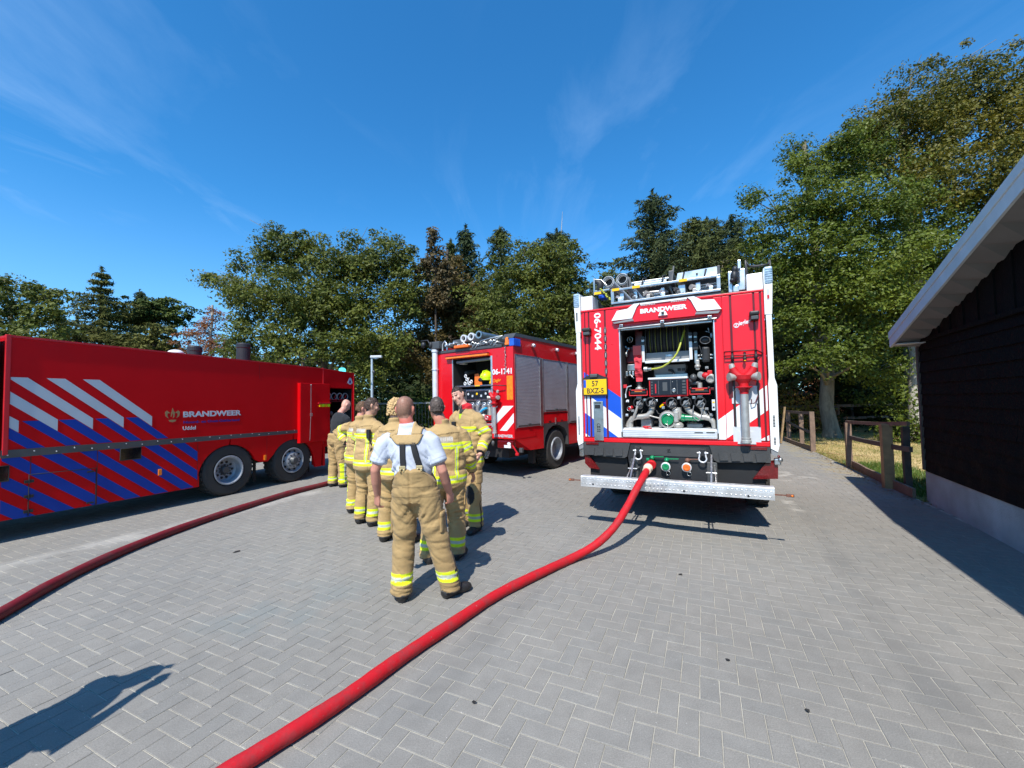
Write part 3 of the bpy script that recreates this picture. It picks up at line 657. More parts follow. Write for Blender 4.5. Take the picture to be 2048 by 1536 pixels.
# maker's lettering
text_mesh('lettering', 'iegler', .075, M['decal_white'], T1, (.885, -.0125, 2.625), (.985, 0, .17), (-.17, 0, .985), (0, -1, 0), bold=.0018, width=.135, shear=.25)
mb = MB(); mb.torus((.858, -.0135, 2.628), (0, 1, 0), .027, .0045, 18, 6); mb.obox((.846, -.0135, 2.640), (.870, -.0135, 2.644), .003, .006); mb.obox((.870, -.0135, 2.644), (.846, -.0135, 2.610), .003, .006); mb.obox((.846, -.0135, 2.610), (.874, -.0135, 2.613), .003, .006); P(mb, 'maker_emblem', 'decal_white')

# slotted hand rail on the left
for k in range(6):
    z0 = 2.685 - k * .1185
    mb = MB(); mb.torus((-.810, -.0145, z0 + .04), (0, 1, 0), .019, .0045, 14, 6)
    for i, v in enumerate(mb.v): mb.v[i] = (v[0], v[1], z0 + .04 + (v[2] - z0 - .04) * 2.3)
    mb.ell((-.810, -.012, z0 + .04), (.010, .004, .034), 10, 6)
    P(mb, 'grip_slot', 'black' if k % 1 else 'grey_dark')
    mb = MB(); mb.bbox(-.813, -.806, -.020, -.016, z0 + .012, z0 + .068, .003); P(mb, 'slot_lens', 'decal_grey')
# work lamps under small hoods
for xa, xb in ((-1.128, -1.008), (1.002, 1.108)):
    mb = MB(); mb.bbox(xa, xb, -.125, -.013, 2.725, 2.775, .018); mb.bbox(xa + .008, xb - .004, -.105, -.013, 2.665, 2.724, .015); h_ = P(mb, 'lamp_hood', 'black')
    mb = MB(); mb.bbox(xa + .018, xb - .014, -.110, -.1052, 2.675, 2.715, .004); P(mb, 'lamp_glass', 'grey_dark', h_)

# number plate
mb = MB(); mb.prism([(-1.15, 1.782), (-.79, 1.785), (-.79, 2.04), (-.90, 2.085), (-.935, 2.105), (-1.03, 2.105), (-1.06, 2.085), (-1.15, 2.045)], -.045, -.0135, 'xz'); pl = P(mb, 'plate_holder', 'black')
mb = MB(); mb.bbox(-1.04, -.93, -.075, -.046, 2.05, 2.10, .012); P(mb, 'plate_light', 'grey_dark', pl)
mb = MB(); mb.bbox(-1.140, -.802, -.050, -.0455, 1.803, 2.022, .004); P(mb, 'number_plate', 'yellow', pl)
mb = MB(); mb.box(-1.138, -1.103, -.0522, -.0502, 1.905, 2.018); P(mb, 'country_band', 'decal_blue', pl)
text_mesh('lettering', '57', .110, M['black'], pl, (-1.02, -.0503, 1.925), (1, 0, 0), (0, 0, 1), (0, -1, 0), bold=.001, width=.095)
text_mesh('lettering', 'BXZ-5', .105, M['black'], pl, (-1.095, -.0503, 1.822), (1, 0, 0), (0, 0, 1), (0, -1, 0), bold=.001, width=.245)
# folding step plate
mb = MB(); mb.bbox(-1.005, -.865, -.040, -.0165, 1.14, 1.705, .006); sp = P(mb, 'folding_step', 'steel')
mb = MB(); mb.bbox(-.985, -.892, -.044, -.0405, 1.672, 1.688, .002); mb.bbox(-.985, -.905, -.044, -.0405, 1.60, 1.655, .003); mb.torus((-.935, -.041, 1.36), (0, 1, 0), .022, .004, 16, 6)
for k in range(2):
    for q in range(3): mb.box(-.955 + k * .028, -.938 + k * .028, -.0425, -.0405, 1.262 + q * .03, 1.282 + q * .03)
P(mb, 'step_markings', 'black', sp)

# pump bay lining
b = MB(); b.box(-.599, -.585, .02, .985, 1.19, 2.752); b.box(.585, .599, .02, .985, 1.19, 2.752); b.box(-.584, .584, .975, .99, 1.192, 2.75); b.box(-.584, .584, .13, .974, 2.74, 2.752); b.box(-.584, .584, .03, .974, 1.191, 1.20)
P(b, 'bay_lining', 'dark')
mb = MB(); mb.box(-.612, -.598, -.016, .02, 1.19, 2.75); mb.box(.598, .612, -.016, .02, 1.19, 2.75); P(mb, 'bay_edge', 'alu')
mb = MB(); mb.bbox(-.597, .597, -.03, .16, 1.196, 1.312, .012); mb.bbox(-.59, .59, .0, .35, 1.3125, 1.322, .003); P(mb, 'bay_sill', 'alu_white')
for k in range(4):
    mb = MB(); mb.box(-.59, .59, -.034, -.0305, 1.215 + k * .024, 1.220 + k * .024); P(mb, 'sill_rib', 'alu')
for s in (-1, 1):
    mb = MB(); mb.bbox(s * .607 - .007, s * .607 + .007, -.04, -.0165, 1.20, 1.27, .003); P(mb, 'hinge', 'black')
# roller door rail rolled up at the top of the bay
mb = MB(); mb.cyl((-.62, -.035, 2.725), (.64, -.035, 2.742), .011, 10); mb.bbox(-.585, .585, -.02, .05, 2.70, 2.722, .006); P(mb, 'door_bar', 'steel')
mb = MB(); mb.bbox(-.585, .585, .0, .12, 2.7225, 2.80, .02); P(mb, 'door_roll', 'grey')
for x in (-.57, -.02, .56):
    mb = MB(); mb.bbox(x - .025, x + .025, -.055, -.02, 2.745, 2.785, .006); q = P(mb, 'latch', 'steel')
    mb = MB(); mb.ell((x, -.058, 2.765), (.012, .006, .010), 10, 6); P(mb, 'latch_lamp', 'red_lens', q)
mb = MB(); mb.bbox(-.045, .005, -.05, -.0, 2.69, 2.76, .01); P(mb, 'door_strap', 'black')

# hose reel high in the bay
mb = MB(); mb.cyl((-.28, .52, 2.58), (.26, .52, 2.58), .17, 28); reel = P(mb, 'hose_reel', 'dark')
for i in range(13):
    x = -.265 + i * .0425
    mb = MB(); mb.torus((x, .52, 2.58), (1, .04, 0), .245, .0195, 30, 8); P(mb, 'hose_turn', 'black_rubber', reel)
for i in range(7):
    x = -.255 + i * .078 + random.uniform(-.006, .006)
    mb = MB(); mb.torus((x, .52, 2.58), (1, .05, .02), .265, .0020, 34, 5); P(mb, 'hose_line', 'hose_green', reel)
for x in (-.295, .275):
    mb = MB(); mb.cyl((x, .52, 2.58), (x + .008, .52, 2.58), .30, 30); P(mb, 'reel_flange', 'grey_dark', reel)
# reel cradle
mb = MB(); mb.bbox(-.345, -.305, .20, .24, 2.25, 2.585, .006); mb.bbox(.285, .325, .20, .24, 2.25, 2.60, .006); mb.bbox(-.304, .284, .20, .26, 2.232, 2.268, .006); cr = P(mb, 'reel_cradle', 'alu_white')
mb = MB(); mb.box(-.304, .284, .28, .30, 2.27, 2.385); P(mb, 'reel_tray', 'grey', cr)
mb = MB(); mb.box(-.03, .06, .274, .2795, 2.32, 2.35); P(mb, 'tray_label', 'clear_lens', cr)
for x in (-.325, .305, .37):
    mb = MB(); mb.cyl((x, .19, 2.60), (x, .25, 2.60), .026, 14); mb.box(x - .022, x + .022, .185, .1995, 2.50, 2.545); P(mb, 'cradle_pulley', 'black', cr)
mb = MB(); mb.bbox(.345, .385, .24, .28, 2.20, 2.58, .005); mb.bbox(.385, .58, .24, .26, 2.292, 2.312, .004); mb.bbox(.385, .58, .24, .26, 2.25, 2.268, .004); P(mb, 'cradle_side', 'steel', cr)
mb = MB(); mb.tube([(.23, .26, 2.66), (.195, .17, 2.52), (.17, .12, 2.42), (.14, .10, 2.34), (.09, .10, 2.27), (.02, .11, 2.21), (-.06, .13, 2.165), (-.13, .15, 2.15), (-.21, .16, 2.145)], .0125, 10); P(mb, 'reel_hose', 'hose_green')
mb = MB(); mb.cyl((-.21, .16, 2.145), (-.255, .165, 2.145), .023, 12); mb.cyl((-.26, .165, 2.145), (-.31, .17, 2.145), .036, 12, .04); P(mb, 'hose_coupling', 'steel')

# red flat delivery hose on the left
mb = MB(); mb.box(-.455, -.345, .14, .34, 2.352, 2.50); mb.bbox(-.452, -.345, .30, .34, 2.30, 2.72, .01); P(mb, 'hose_box', 'darkred')
import itertools
mb = MB(); n_ = 14; vs = []
for i in range(n_ + 1):
    t = i / n_; z = 2.36 - t * .385; wv = .052 - .006 * t + .004 * math.sin(t * 11); yb = .15 + .018 * math.sin(t * 9) + .01 * math.sin(t * 23)
    for x, yy in ((-wv, 0), (-wv * .3, -.012 * math.sin(t * 14)), (wv * .4, .012 * math.sin(t * 17)), (wv, 0), (wv, .02), (-wv, .02)): vs.append((-.395 + x + .012 * t, yb + yy, z))
mb.add(vs, [(i * 6 + k, i * 6 + (k + 1) % 6, (i + 1) * 6 + (k + 1) % 6, (i + 1) * 6 + k) for i in range(n_) for k in range(6)])
P(mb, 'flat_hose', 'hose_flat')
mb = MB()
for k in range(4): mb.cyl((-.385, .16, 1.975 - k * .022), (-.385, .16, 1.958 - k * .022), .040 - .003 * (k % 2), 16)
P(mb, 'hose_collar', 'black')
mb = MB(); mb.tube([(-.385, .16, 1.885), (-.385, .155, 1.865), (-.385, .15, 1.85)], [.045, .058, .05], 18); P(mb, 'hose_joint', 'cast')

# control panel
mb = MB(); mb.bbox(-.243, .262, .10, .30, 1.752, 2.0, .012); cp = P(mb, 'control_panel', 'red_dull')
mb = MB(); mb.bbox(-.252, .262, .085, .30, 1.992, 2.018, .006); P(mb, 'panel_hood', 'alu_white', cp)
mb = MB(); mb.bbox(-.225, .247, .088, .0995, 1.775, 1.985, .004); P(mb, 'panel_face', 'screen', cp)
mb = MB()
for z in (1.955, 1.915, 1.875, 1.835, 1.80):
    mb.box(-.212, -.190, .0855, .0878, z - .010, z + .010); mb.box(.190, .235, .0855, .0878, z - .012, z + .012)
mb.box(-.06, .0, .0855, .0878, 1.83, 1.95); P(mb, 'panel_keys', 'grey_dark', cp)
mb = MB(); mb.box(-.160, -.145, .085, .0878, 1.80, 1.93); P(mb, 'level_bar', 'red_dull', cp)
mb = MB(); mb.torus((.085, .083, 1.835), (0, 1, 0), .022, .005, 18, 6); mb.cyl((.085, .087, 1.835), (.085, .075, 1.835), .013, 12); mb.ell((.07, .086, 1.955), (.006, .003, .006), 8, 5); mb.ell((.215, .086, 1.955), (.006, .003, .006), 8, 5); P(mb, 'panel_knob', 'steel', cp)
mb = MB()
for x in (-.115, .045, .125): mb.box(x, x + .0025, .0858, .0876, 1.785, 1.975)
P(mb, 'panel_line', 'grey', cp)
for xa, xb in ((-.505, -.262), (.285, .525)):
    mb = MB(); zc2 = 1.775
    for a, c_ in (((xa, zc2), (xb, zc2)), ((xb, zc2), (xb, zc2 + .075)), ((xb, zc2 + .075), (xa, zc2 + .075)), ((xa, zc2 + .075), (xa, zc2))):
        mb.tube([(a[0], .06, a[1]), (c_[0], .06, c_[1])], .008, 8)
    hd_ = P(mb, 'valve_lever', 'red_dull')
    mb = MB(); mb.bbox(xa + .012, xb - .012, .065, .10, zc2 + .022, zc2 + .070, .01); P(mb, 'lever_housing', 'black', hd_)
    mb = MB(); mb.box(xa + .07, xb - .07, .0615, .0645, zc2 + .052, zc2 + .066); P(mb, 'lever_label', 'orange', hd_)
    mb = MB(); mb.ell((xa + .01, .06, zc2 + .08), (.02, .02, .02), 10, 6); mb.ell((xb - .01, .06, zc2 + .08), (.02, .02, .02), 10, 6); P(mb, 'lever_end', 'black', hd_)
    mb = MB(); mb.bbox(xa + .08, xb - .09, .12, .18, 1.72, 1.765, .01); mb.cyl(((xa + xb) / 2, .15, 1.85), ((xa + xb) / 2, .15, 1.93), .03, 12); P(mb, 'valve_stem', 'cast', hd_)

# handwheels and pipes
for x, z in ((-.384, 1.67), (-.213, 1.677), (.052, 1.663), (.231, 1.670), (.407, 1.668)):
    mb = MB(); mb.torus((x, .05, z), (0, 1, .15), .066, .010, 26, 7); hw = P(mb, 'handwheel', 'black')
    a = random.uniform(.5, 1.1)
    mb = MB(); mb.obox((x - .06 * math.cos(a), .052, z - .06 * math.sin(a)), (x + .06 * math.cos(a), .052, z + .06 * math.sin(a)), .010, .016, up=(0, 1, 0)); P(mb, 'wheel_spoke', 'grey', hw)
    mb = MB(); mb.cyl((x, .06, z), (x, .16, z - .01), .030, 14); mb.ell((x, .15, z - .035), (.05, .05, .055), 14, 8); P(mb, 'valve_body', 'grey', hw)
mb = MB(); mb.tube([(-.555, .12, 1.33), (-.535, .12, 1.39), (-.49, .12, 1.45), (-.42, .12, 1.475), (-.33, .12, 1.478), (-.27, .12, 1.495), (-.225, .12, 1.545), (-.210, .13, 1.62)], [.036, .036, .038, .038, .038, .038, .040, .036], 14)
mb.cyl((-.52, .12, 1.322), (-.52, .12, 1.40), .042, 16); mb.tube([(-.52, .10, 1.39), (-.46, .06, 1.46), (-.42, .05, 1.56), (-.395, .05, 1.63)], [.02, .022, .018, .014], 10); P(mb, 'delivery_pipe', 'cast')
mb = MB(); mb.tube([(.215, .12, 1.63), (.25, .12, 1.57), (.30, .12, 1.52), (.38, .12, 1.475), (.46, .12, 1.47), (.52, .12, 1.45), (.555, .12, 1.40), (.565, .12, 1.33)], [.034, .038, .040, .038, .038, .038, .036, .034], 14)
mb.tube([(.40, .12, 1.63), (.43, .12, 1.56), (.47, .12, 1.49)], .03, 12); P(mb, 'delivery_pipe', 'cast')
mb = MB(); mb.tube([(.33, .04, 1.63), (.31, .03, 1.54), (.335, .02, 1.45), (.38, .02, 1.425), (.415, .02, 1.47), (.425, .03, 1.57), (.46, .04, 1.65)], .0065, 8); P(mb, 'wire_loop', 'grey')
# pump
mb = MB(); mb.lathe((-.005, .10, 1.435), (0, -1, 0), [(-.10, .08), (-.06, .13), (0, .125), (.05, .11), (.055, .09), (.03, .075)], 28)
mb.bbox(-.13, .12, .10, .28, 1.325, 1.40, .02); mb.tube([(.09, .12, 1.45), (.13, .12, 1.47), (.13, .12, 1.60)], [.05, .055, .04], 14); mb.ell((.10, .12, 1.55), (.055, .05, .06)); mb.bbox(.075, .135, .03, .10, 1.40, 1.55, .015)
mb.tube([(-.11, .03, 1.46), (-.17, .02, 1.475), (-.235, .02, 1.495)], .010, 8); mb.ell((.12, .10, 1.36), (.07, .07, .05)); pu = P(mb, 'pump', 'cast')
mb = MB(); mb.lathe((-.005, .055, 1.440), (0, -1, 0), [(0, .078), (.03, .076), (.035, .066), (.02, .060), (.018, 0)], 26); P(mb, 'suction_cap', 'green', pu)
mb = MB(); mb.torus((-.005, .035, 1.408), (1, 0, 0), .02, .003, 14, 5); mb.tube([(-.005, .03, 1.39), (.0, .0, 1.33), (.01, -.01, 1.29)], .003, 6); P(mb, 'cap_chain', 'steel', pu)
mb = MB(); mb.lathe((.15, .13, 1.465), (1, 0, -.03), [(0, .045), (.01, .052), (.05, .052), (.06, .042), (.17, .040), (.18, .046), (.22, .040), (.30, .02)], 20); P(mb, 'suction_pipe', 'green', pu)
mb = MB(); mb.bbox(-.38, -.24, .18, .45, 1.322, 1.44, .01); mb.bbox(.22, .42, .2, .45, 1.322, 1.38, .02); P(mb, 'pump_block', 'grey')
mb = MB(); mb.ell((-.30, .08, 1.335), (.045, .03, .016)); mb.ell((-.26, .07, 1.34), (.03, .02, .01)); P(mb, 'small_valve', 'red_dull')
mb = MB(); mb.obox((-.10, .10, 1.61), (-.06, .08, 1.645), .022, .022); P(mb, 'tap', 'yellow')
mb = MB(); mb.obox((-.06, .08, 1.665), (.0, .08, 1.67), .012, .012); mb.cyl((-.02, .08, 1.69), (-.02, .08, 1.63), .009, 8); P(mb, 'tap_handle', 'red_dull')
mb = MB(); mb.cyl((-.47, .08, 1.62), (-.52, .08, 1.58), .022, 12); P(mb, 'small_valve', 'red_dull')
mb = MB(); mb.torus((-.52, .07, 1.59), (.3, 1, 0), .03, .006, 14, 6); P(mb, 'valve_ring', 'steel')
mb = MB(); mb.tube([(-.56, .06, 1.80), (-.53, .05, 1.90), (-.47, .05, 1.915)], .010, 8); mb.tube([(-.56, .06, 1.80), (-.555, .05, 1.745)], .012, 8); P(mb, 'lever', 'alu')
mb = MB(); mb.bbox(-.585, -.535, .04, .07, 1.885, 1.935, .006); P(mb, 'red_tag', 'red_dull')
# fittings stowed in the upper corners of the bay
mb = MB(); mb.bbox(-.575, -.45, .28, .5, 2.14, 2.24, .01); P(mb, 'stowage_plate', 'steel')
mb = MB(); mb.torus((-.515, .25, 2.60), (.2, 1, 0), .042, .008, 16, 6); mb.torus((-.515, .23, 2.60), (1, .3, .2), .035, .006, 14, 6); mb.tube([(-.575, .2, 2.50), (-.54, .2, 2.45), (-.57, .2, 2.38)], .012, 8); mb.ell((-.53, .2, 2.46), (.03, .03, .025)); mb.ell((-.56, .2, 2.38), (.02, .03, .04)); P(mb, 'wrench', 'steel')
mb = MB(); mb.bbox(-.45, -.40, .3, .36, 2.60, 2.74, .01); mb.bbox(-.585, -.35, .3, .5, 2.26, 2.50, .01); P(mb, 'stowage_box', 'darkred')
mb = MB()
for k in range(3): mb.bbox(-.575 + k * .045, -.545 + k * .045, .16, .2, 2.06, 2.13, .008); mb.tube([(-.58, .14, 2.04), (-.50, .12, 2.08), (-.45, .13, 2.02)], .009, 8)
P(mb, 'key_rack', 'steel')
mb = MB(); mb.ell((.495, .18, 2.50), (.075, .03, .042), 18, 10); gl = P(mb, 'nozzle_grip', 'black')
mb = MB(); mb.torus((.49, .15, 2.495), (.1, 1, .5), .062, .006, 22, 6)
for i, v in enumerate(mb.v): mb.v[i] = (v[0], v[1], 2.495 + (v[2] - 2.495) * .8)
P(mb, 'cable_loop', 'steel', gl)
mb = MB(); mb.bbox(.44, .54, .2, .3, 2.20, 2.42, .03); mb.tube([(.41, .2, 2.44), (.44, .18, 2.34), (.40, .2, 2.26)], .008, 8); mb.bbox(.33, .40, .2, .3, 2.38, 2.48, .01); P(mb, 'nozzle_holster', 'black')
mb = MB(); mb.ell((.565, .2, 2.56), (.016, .02, .035)); mb.tube([(.50, .2, 2.62), (.54, .2, 2.60), (.53, .2, 2.66)], .006, 8); P(mb, 'indicator', 'clear_lens')
mb = MB(); mb.bbox(-.23, .21, .5, .56, 2.03, 2.22, .01); P(mb, 'back_plate', 'grey')
mb = MB(); mb.bbox(-.20, .24, .4, .5, 2.03, 2.075, .006); P(mb, 'back_shelf', 'steel')
mb = MB(); mb.bbox(.10, .145, .48, .4995, 2.12, 2.16, .004); mb.bbox(.155, .20, .48, .4995, 2.12, 2.16, .004); mb.tube([(-.02, .45, 2.14), (.03, .44, 2.13), (.05, .44, 2.09), (.05, .42, 2.04)], .018, 8); P(mb, 'switch', 'black')
# branch pipes stored on the right
mb = MB(); mb.lathe((.54, .10, 1.975), (-.12, -1, -.1), [(-.08, .04), (-.05, .062), (.0, .062), (.005, .05), (.03, .05), (.032, .038), (.01, .034)], 22); mb.lathe((.415, .12, 2.035), (-.5, -1, .1), [(-.06, .03), (-.04, .042), (.0, .042), (.004, .03)], 18); mb.ell((.45, .14, 2.0), (.05, .04, .035)); br = P(mb, 'branch_pipe', 'cast')
mb = MB(); mb.ell((.485, .12, 2.02), (.055, .05, .045)); mb.bbox(.50, .56, .16, .22, 2.03, 2.09, .01); P(mb, 'branch_collar', 'red_dull', br)
mb = MB(); mb.ell((.33, .14, 2.0), (.045, .05, .05)); mb.ell((.30, .16, 1.96), (.035, .04, .04)); mb.bbox(.27, .40, .15, .25, 1.90, 1.95, .02); P(mb, 'coupling_stack', 'grey_dark', br)
mb = MB(); mb.bbox(.36, .41, .15, .2, 2.10, 2.24, .012); mb.ell((.385, .17, 2.15), (.04, .04, .03)); P(mb, 'mount', 'cast')
mb = MB(); mb.bbox(.545, .584, .02, .12, 1.56, 1.70, .004); gb = P(mb, 'gauge_box', 'alu_white')
mb = MB(); mb.box(.552, .578, .0165, .0195, 1.655, 1.675); P(mb, 'gauge_label', 'yellow', gb)
mb = MB(); mb.ell((.565, .018, 1.60), (.012, .004, .014)); P(mb, 'gauge_dial', 'black', gb)

# lower rear: plastic bumper blocks with recessed panes
for s in (-1, 1):
    def X(a, c_): return (min(s * a, s * c_), max(s * a, s * c_))
    mb = MB(); mb.prism([(s * .50, 1.115), (s * 1.165, 1.115), (s * 1.165, .925), (s * .585, .905), (s * .545, .93)], -.03, .30, 'xz'); bl = P(mb, 'bumper', 'bumper')
    for k in range(4):
        x0, x1 = .60 + k * .135, .60 + k * .135 + .115
        a, c_ = X(x0, x1)
        mb = MB(); mb.prism([(a, 1.03), (c_, 1.03), (c_ - .008, .935), (a + .012, .93)], -.046, -.0305, 'xz'); P(mb, 'bumper_pad', 'bumper', bl)
    a, c_ = X(.945, 1.13); mb = MB(); mb.bbox(a, c_, -.042, -.0305, 1.078, 1.112, .006); P(mb, 'side_reflector', 'red_lens', bl)
    mb = MB(); mb.prism([(s * 1.10, .90), (s * 1.165, .915), (s * 1.24, .93), (s * 1.232, .735), (s * .97, .715)], -.0, .25, 'xz') if s > 0 else mb.prism([(s * 1.095, .905), (s * 1.165, .915), (s * 1.165, .80), (s * 1.10, .735), (s * .96, .72)], -.0, .25, 'xz'); P(mb, 'tail_light', 'red_lens')
    mb = MB(); mb.box(min(s * .56, s * 1.10), max(s * .56, s * 1.10), .05, .30, .60, .90); P(mb, 'lamp_back', 'dark')
    # tow shackle
    xs = -.387 if s < 0 else .418
    mb = MB(); pts = [(xs - .032, -.07, 1.02)] + [(xs + .045 * math.cos(t), -.07, .945 + .045 * math.sin(t)) for t in np.linspace(math.pi * .82, math.pi * 2.18, 14)] + [(xs + .032, -.07, 1.02)]
    mb.tube(pts, .0105, 10); mb.cyl((xs - .065, -.07, 1.02), (xs + .065, -.07, 1.02), .010, 10); mb.ell((xs - .035, -.07, 1.02), (.018, .018, .018)); mb.ell((xs + .035, -.07, 1.02), (.018, .018, .018)); P(mb, 'tow_shackle', 'alu_white')
    mb = MB(); mb.bbox(xs - .03, xs + .03, -.08, .0, .98, 1.07, .008); P(mb, 'tow_lug', 'black')
mb = MB(); mb.prism([(-.499, 1.117), (.499, 1.117), (.54, .93), (.50, .64), (-.50, .64), (-.54, .93)], .0, .08, 'xz'); lp = P(mb, 'lower_panel', 'black')
mb = MB(); mb.box(-.44, .46, -.012, -.001, .955, 1.075); P(mb, 'panel_step', 'bumper', lp)
mb = MB(); mb.obox((-.02, -.014, 1.035), (.02, -.014, 1.045), .003, .012); mb.obox((.02, -.014, 1.045), (-.015, -.014, 1.005), .003, .012); mb.obox((-.015, -.014, 1.005), (.03, -.014, 1.012), .003, .012); P(mb, 'maker_emblem', 'dark', lp)
# couplings on the lower panel
for x, z, cap, ring in ((-.219, .842, 'green', 'orange_cap'), (-.034, .822, 'green', 'alu_white'), (.224, .828, 'orange_cap', 'alu_white')):
    mb = MB(); mb.cyl((x, .0, z + .02), (x, -.06, z), .045, 20); mb.ell((x + .01, -.03, z + .085), (.032, .04, .03)); 
    ck = P(mb, 'coupling', 'green' if cap == 'green' and x < 0 else 'rust')
    mb = MB(); mb.obox((x + .02, -.04, z + .10), (x + .16, -.045, z + .105), .012, .012); P(mb, 'coupling_lever', 'green' if x < 0 else 'rust', ck)
    if x > -.1:
        mb = MB(); mb.lathe((x, -.06, z), (0, -1, -.1), [(0, .060), (.025, .060), (.03, .048), (.012, .040)], 22); P(mb, 'coupling_ring', ring, ck)
        mb = MB(); mb.lathe((x, -.062, z), (0, -1, -.1), [(0, .046), (.034, .044), (.038, .03), (.034, .0)], 18); P(mb, 'coupling_cap', cap, ck)
        mb = MB(); mb.torus((x + .03, -.07, z - .085), (.2, 1, 0), .026, .0035, 18, 5); P(mb, 'cap_chain', 'steel', ck)
    else:
        mb = MB(); mb.lathe((x, -.05, z), (.05, -1, -.25), [(0, .062), (.03, .064), (.05, .056)], 20); P(mb, 'coupling_ring', 'red_dull', ck)
        mb = MB(); mb.bbox(x - .06, x - .02, -.09, -.05, z + .05, z + .085, .008); P(mb, 'catch', 'green', ck)

# folding underrun bar of chequer plate, dented in the middle
t1bar = MB(); nx = 60; vs = []; fs = []
for i in range(nx + 1):
    t = i / nx; x = -1.08 + t * 2.235
    dent = math.exp(-((x + .18) / .16) ** 2)
    zt, zb = .700 + .012 * t + .015 * dent * math.sin((x + .25) * 12), .560 + .012 * t - .012 * dent
    yf = -.47 + .03 * dent
    vs += [(x, yf, zb), (x, yf - .003, (zb + zt) / 2 + .01), (x, yf, zt - .012), (x, yf + .012, zt), (x, yf + .115, zt), (x, yf + .115, zt - .02), (x, yf + .10, zb)]
for i in range(nx):
    for k in range(7): fs.append((i * 7 + k, i * 7 + (k + 1) % 7, (i + 1) * 7 + (k + 1) % 7, (i + 1) * 7 + k))
fs += [tuple(range(7)), tuple(range(nx * 7, nx * 7 + 7))]
t1bar.add(vs, fs); ubar = P(t1bar, 'underrun_bar', 'tread')
mb = MB()
for i in range(46):
    for r_ in range(2):
        x = -1.05 + i * .048; zc3 = .590 + r_ * .062 + .006 * i / 46; s3 = 1 if (i + r_) % 2 else -1
        mb.ell((x + r_ * .012, -.473, zc3 + .01), (.017, .0028, .006), 6, 4)
stuff(P(mb, 'tread_pattern', 'tread', ubar))
for x in (-.91, -.33, .22, .90):
    mb = MB(); mb.cyl((x, -.476, .60), (x, -.466, .60), .012, 12); P(mb, 'bolt_hole', 'black', ubar)
for s, x0 in ((-1, -1.08), (1, 1.155)):
    mb = MB(); mb.obox((x0, -.43, .63), (x0 + s * .17, -.43, .63), .02, .012); mb.bbox(min(x0 + s * .11, x0 + s * .185), max(x0 + s * .11, x0 + s * .185), -.445, -.415, .615, .645, .004); pg = P(mb, 'marker_peg', 'rust', ubar)
    mb = MB(); mb.ell((x0 + s * .165, -.447, .632), (.010, .004, .010)); P(mb, 'marker_lens', 'orange', pg)
for x in (-.43, .52):
    mb = MB(); mb.obox((x, -.39, .69), (x, -.02, .98), .02, .05); mb.obox((x + (.05 if x > 0 else -.05), -.36, .70), (x + (.03 if x > 0 else -.03), -.02, .86), .014, .02); mb.cyl((x - .06, -.25, .80), (x + .06, -.25, .80), .011, 8); P(mb, 'bar_arm', 'steel', ubar)
mb = MB(); mb.bbox(-.50, -.40, -.02, .2, .62, .9, .01); mb.bbox(.46, .58, -.02, .2, .62, .9, .01)
for k in range(8): mb.cyl((-.46 + random.uniform(-.05, .08), -.03, .72 + random.random() * .16), (-.46 + random.uniform(-.05, .05), -.05, .74), .009, 8)
P(mb, 'linkage', 'grey_dark')
mb = MB(); mb.bbox(1.20, 1.27, -.03, .06, .90, .98, .015); mb.ell((1.262, -.02, .965), (.028, .03, .03)); P(mb, 'side_lamp', 'steel')
mb = MB(); mb.ell((1.245, -.02, 1.005), (.016, .016, .016)); P(mb, 'side_lamp', 'red_lens')
mb = MB(); mb.bbox(-1.24, -1.175, -.02, .05, .90, 1.03, .012); P(mb, 'side_lamp', 'steel')

# roof: frame, lockers, tubes
mb = MB(); X0, X1 = -.735, .70
for y in (.08, 2.6):
    mb.bbox(X0, X1, y, y + .04, 3.115, 3.145, .004); mb.bbox(X0, X1, y, y + .045, 3.305, 3.335, .004); mb.bbox(X0, X0 + .045, y, y + .045, 3.146, 3.304, .004); mb.bbox(X1 - .045, X1, y, y + .045, 3.146, 3.304, .004)
for x in (X0, X1 - .045, -.25, .25): mb.bbox(x, x + .04, .126, 2.599, 3.31, 3.335, .004)
rf = P(mb, 'roof_frame', 'steel')
mb = MB(); mb.bbox(X0 + .03, X1, .10, .2, 3.068, 3.112, .01); mb.bbox(-.60, .68, .3, 2.4, 3.09, 3.11, .004); P(mb, 'frame_base', 'grey_dark', rf)
for x0, x1, y0 in ((-.62, -.56, .14), (-.42, -.37, .14), (-.05, .0, .14), (.18, .27, .13), (.40, .46, .12)):
    mb = MB(); mb.bbox(x0, x1, y0, y0 + .12, 3.15, 3.28, .012); mb.cyl(((x0 + x1) / 2, y0 - .02, 3.19), ((x0 + x1) / 2, y0 + .03, 3.19), .03, 12); P(mb, 'clamp', 'alu', rf)
for k in range(5):
    mb = MB(); y = .5 + k * .36; mb.bbox(-.5, .6, y, y + .06, 3.15, 3.19, .006); P(mb, 'cross_bar', 'grey', rf)
for k in range(3):
    mb = MB(); z = 3.18 + k * .036; mb.cyl((-.30, .2, z), (-.06, .22, z), .014, 10); P(mb, 'tool_handle', 'alu_white', rf)
for k in range(3):
    mb = MB(); z = 3.20 + k * .033; mb.cyl((.42, .25, z), (.66, .25, z), .012, 10); P(mb, 'tool_handle', 'alu_white', rf)
mb = MB()
for k in range(5):
    x = -.15 + k * .06; mb.tube([(x, .3, 3.28), (x + .02, .5, 3.22), (x - .02, .9, 3.26)], .014, 8)
P(mb, 'strap', 'black', rf)
for x in (-.98, -.715, -.425, .195):
    mb = MB(); mb.box(x, x + .105, .072, .0785, 3.303 if x > -.9 else 3.29, 3.340 if x > -.9 else 3.325); P(mb, 'yellow_label', 'yellow', rf)
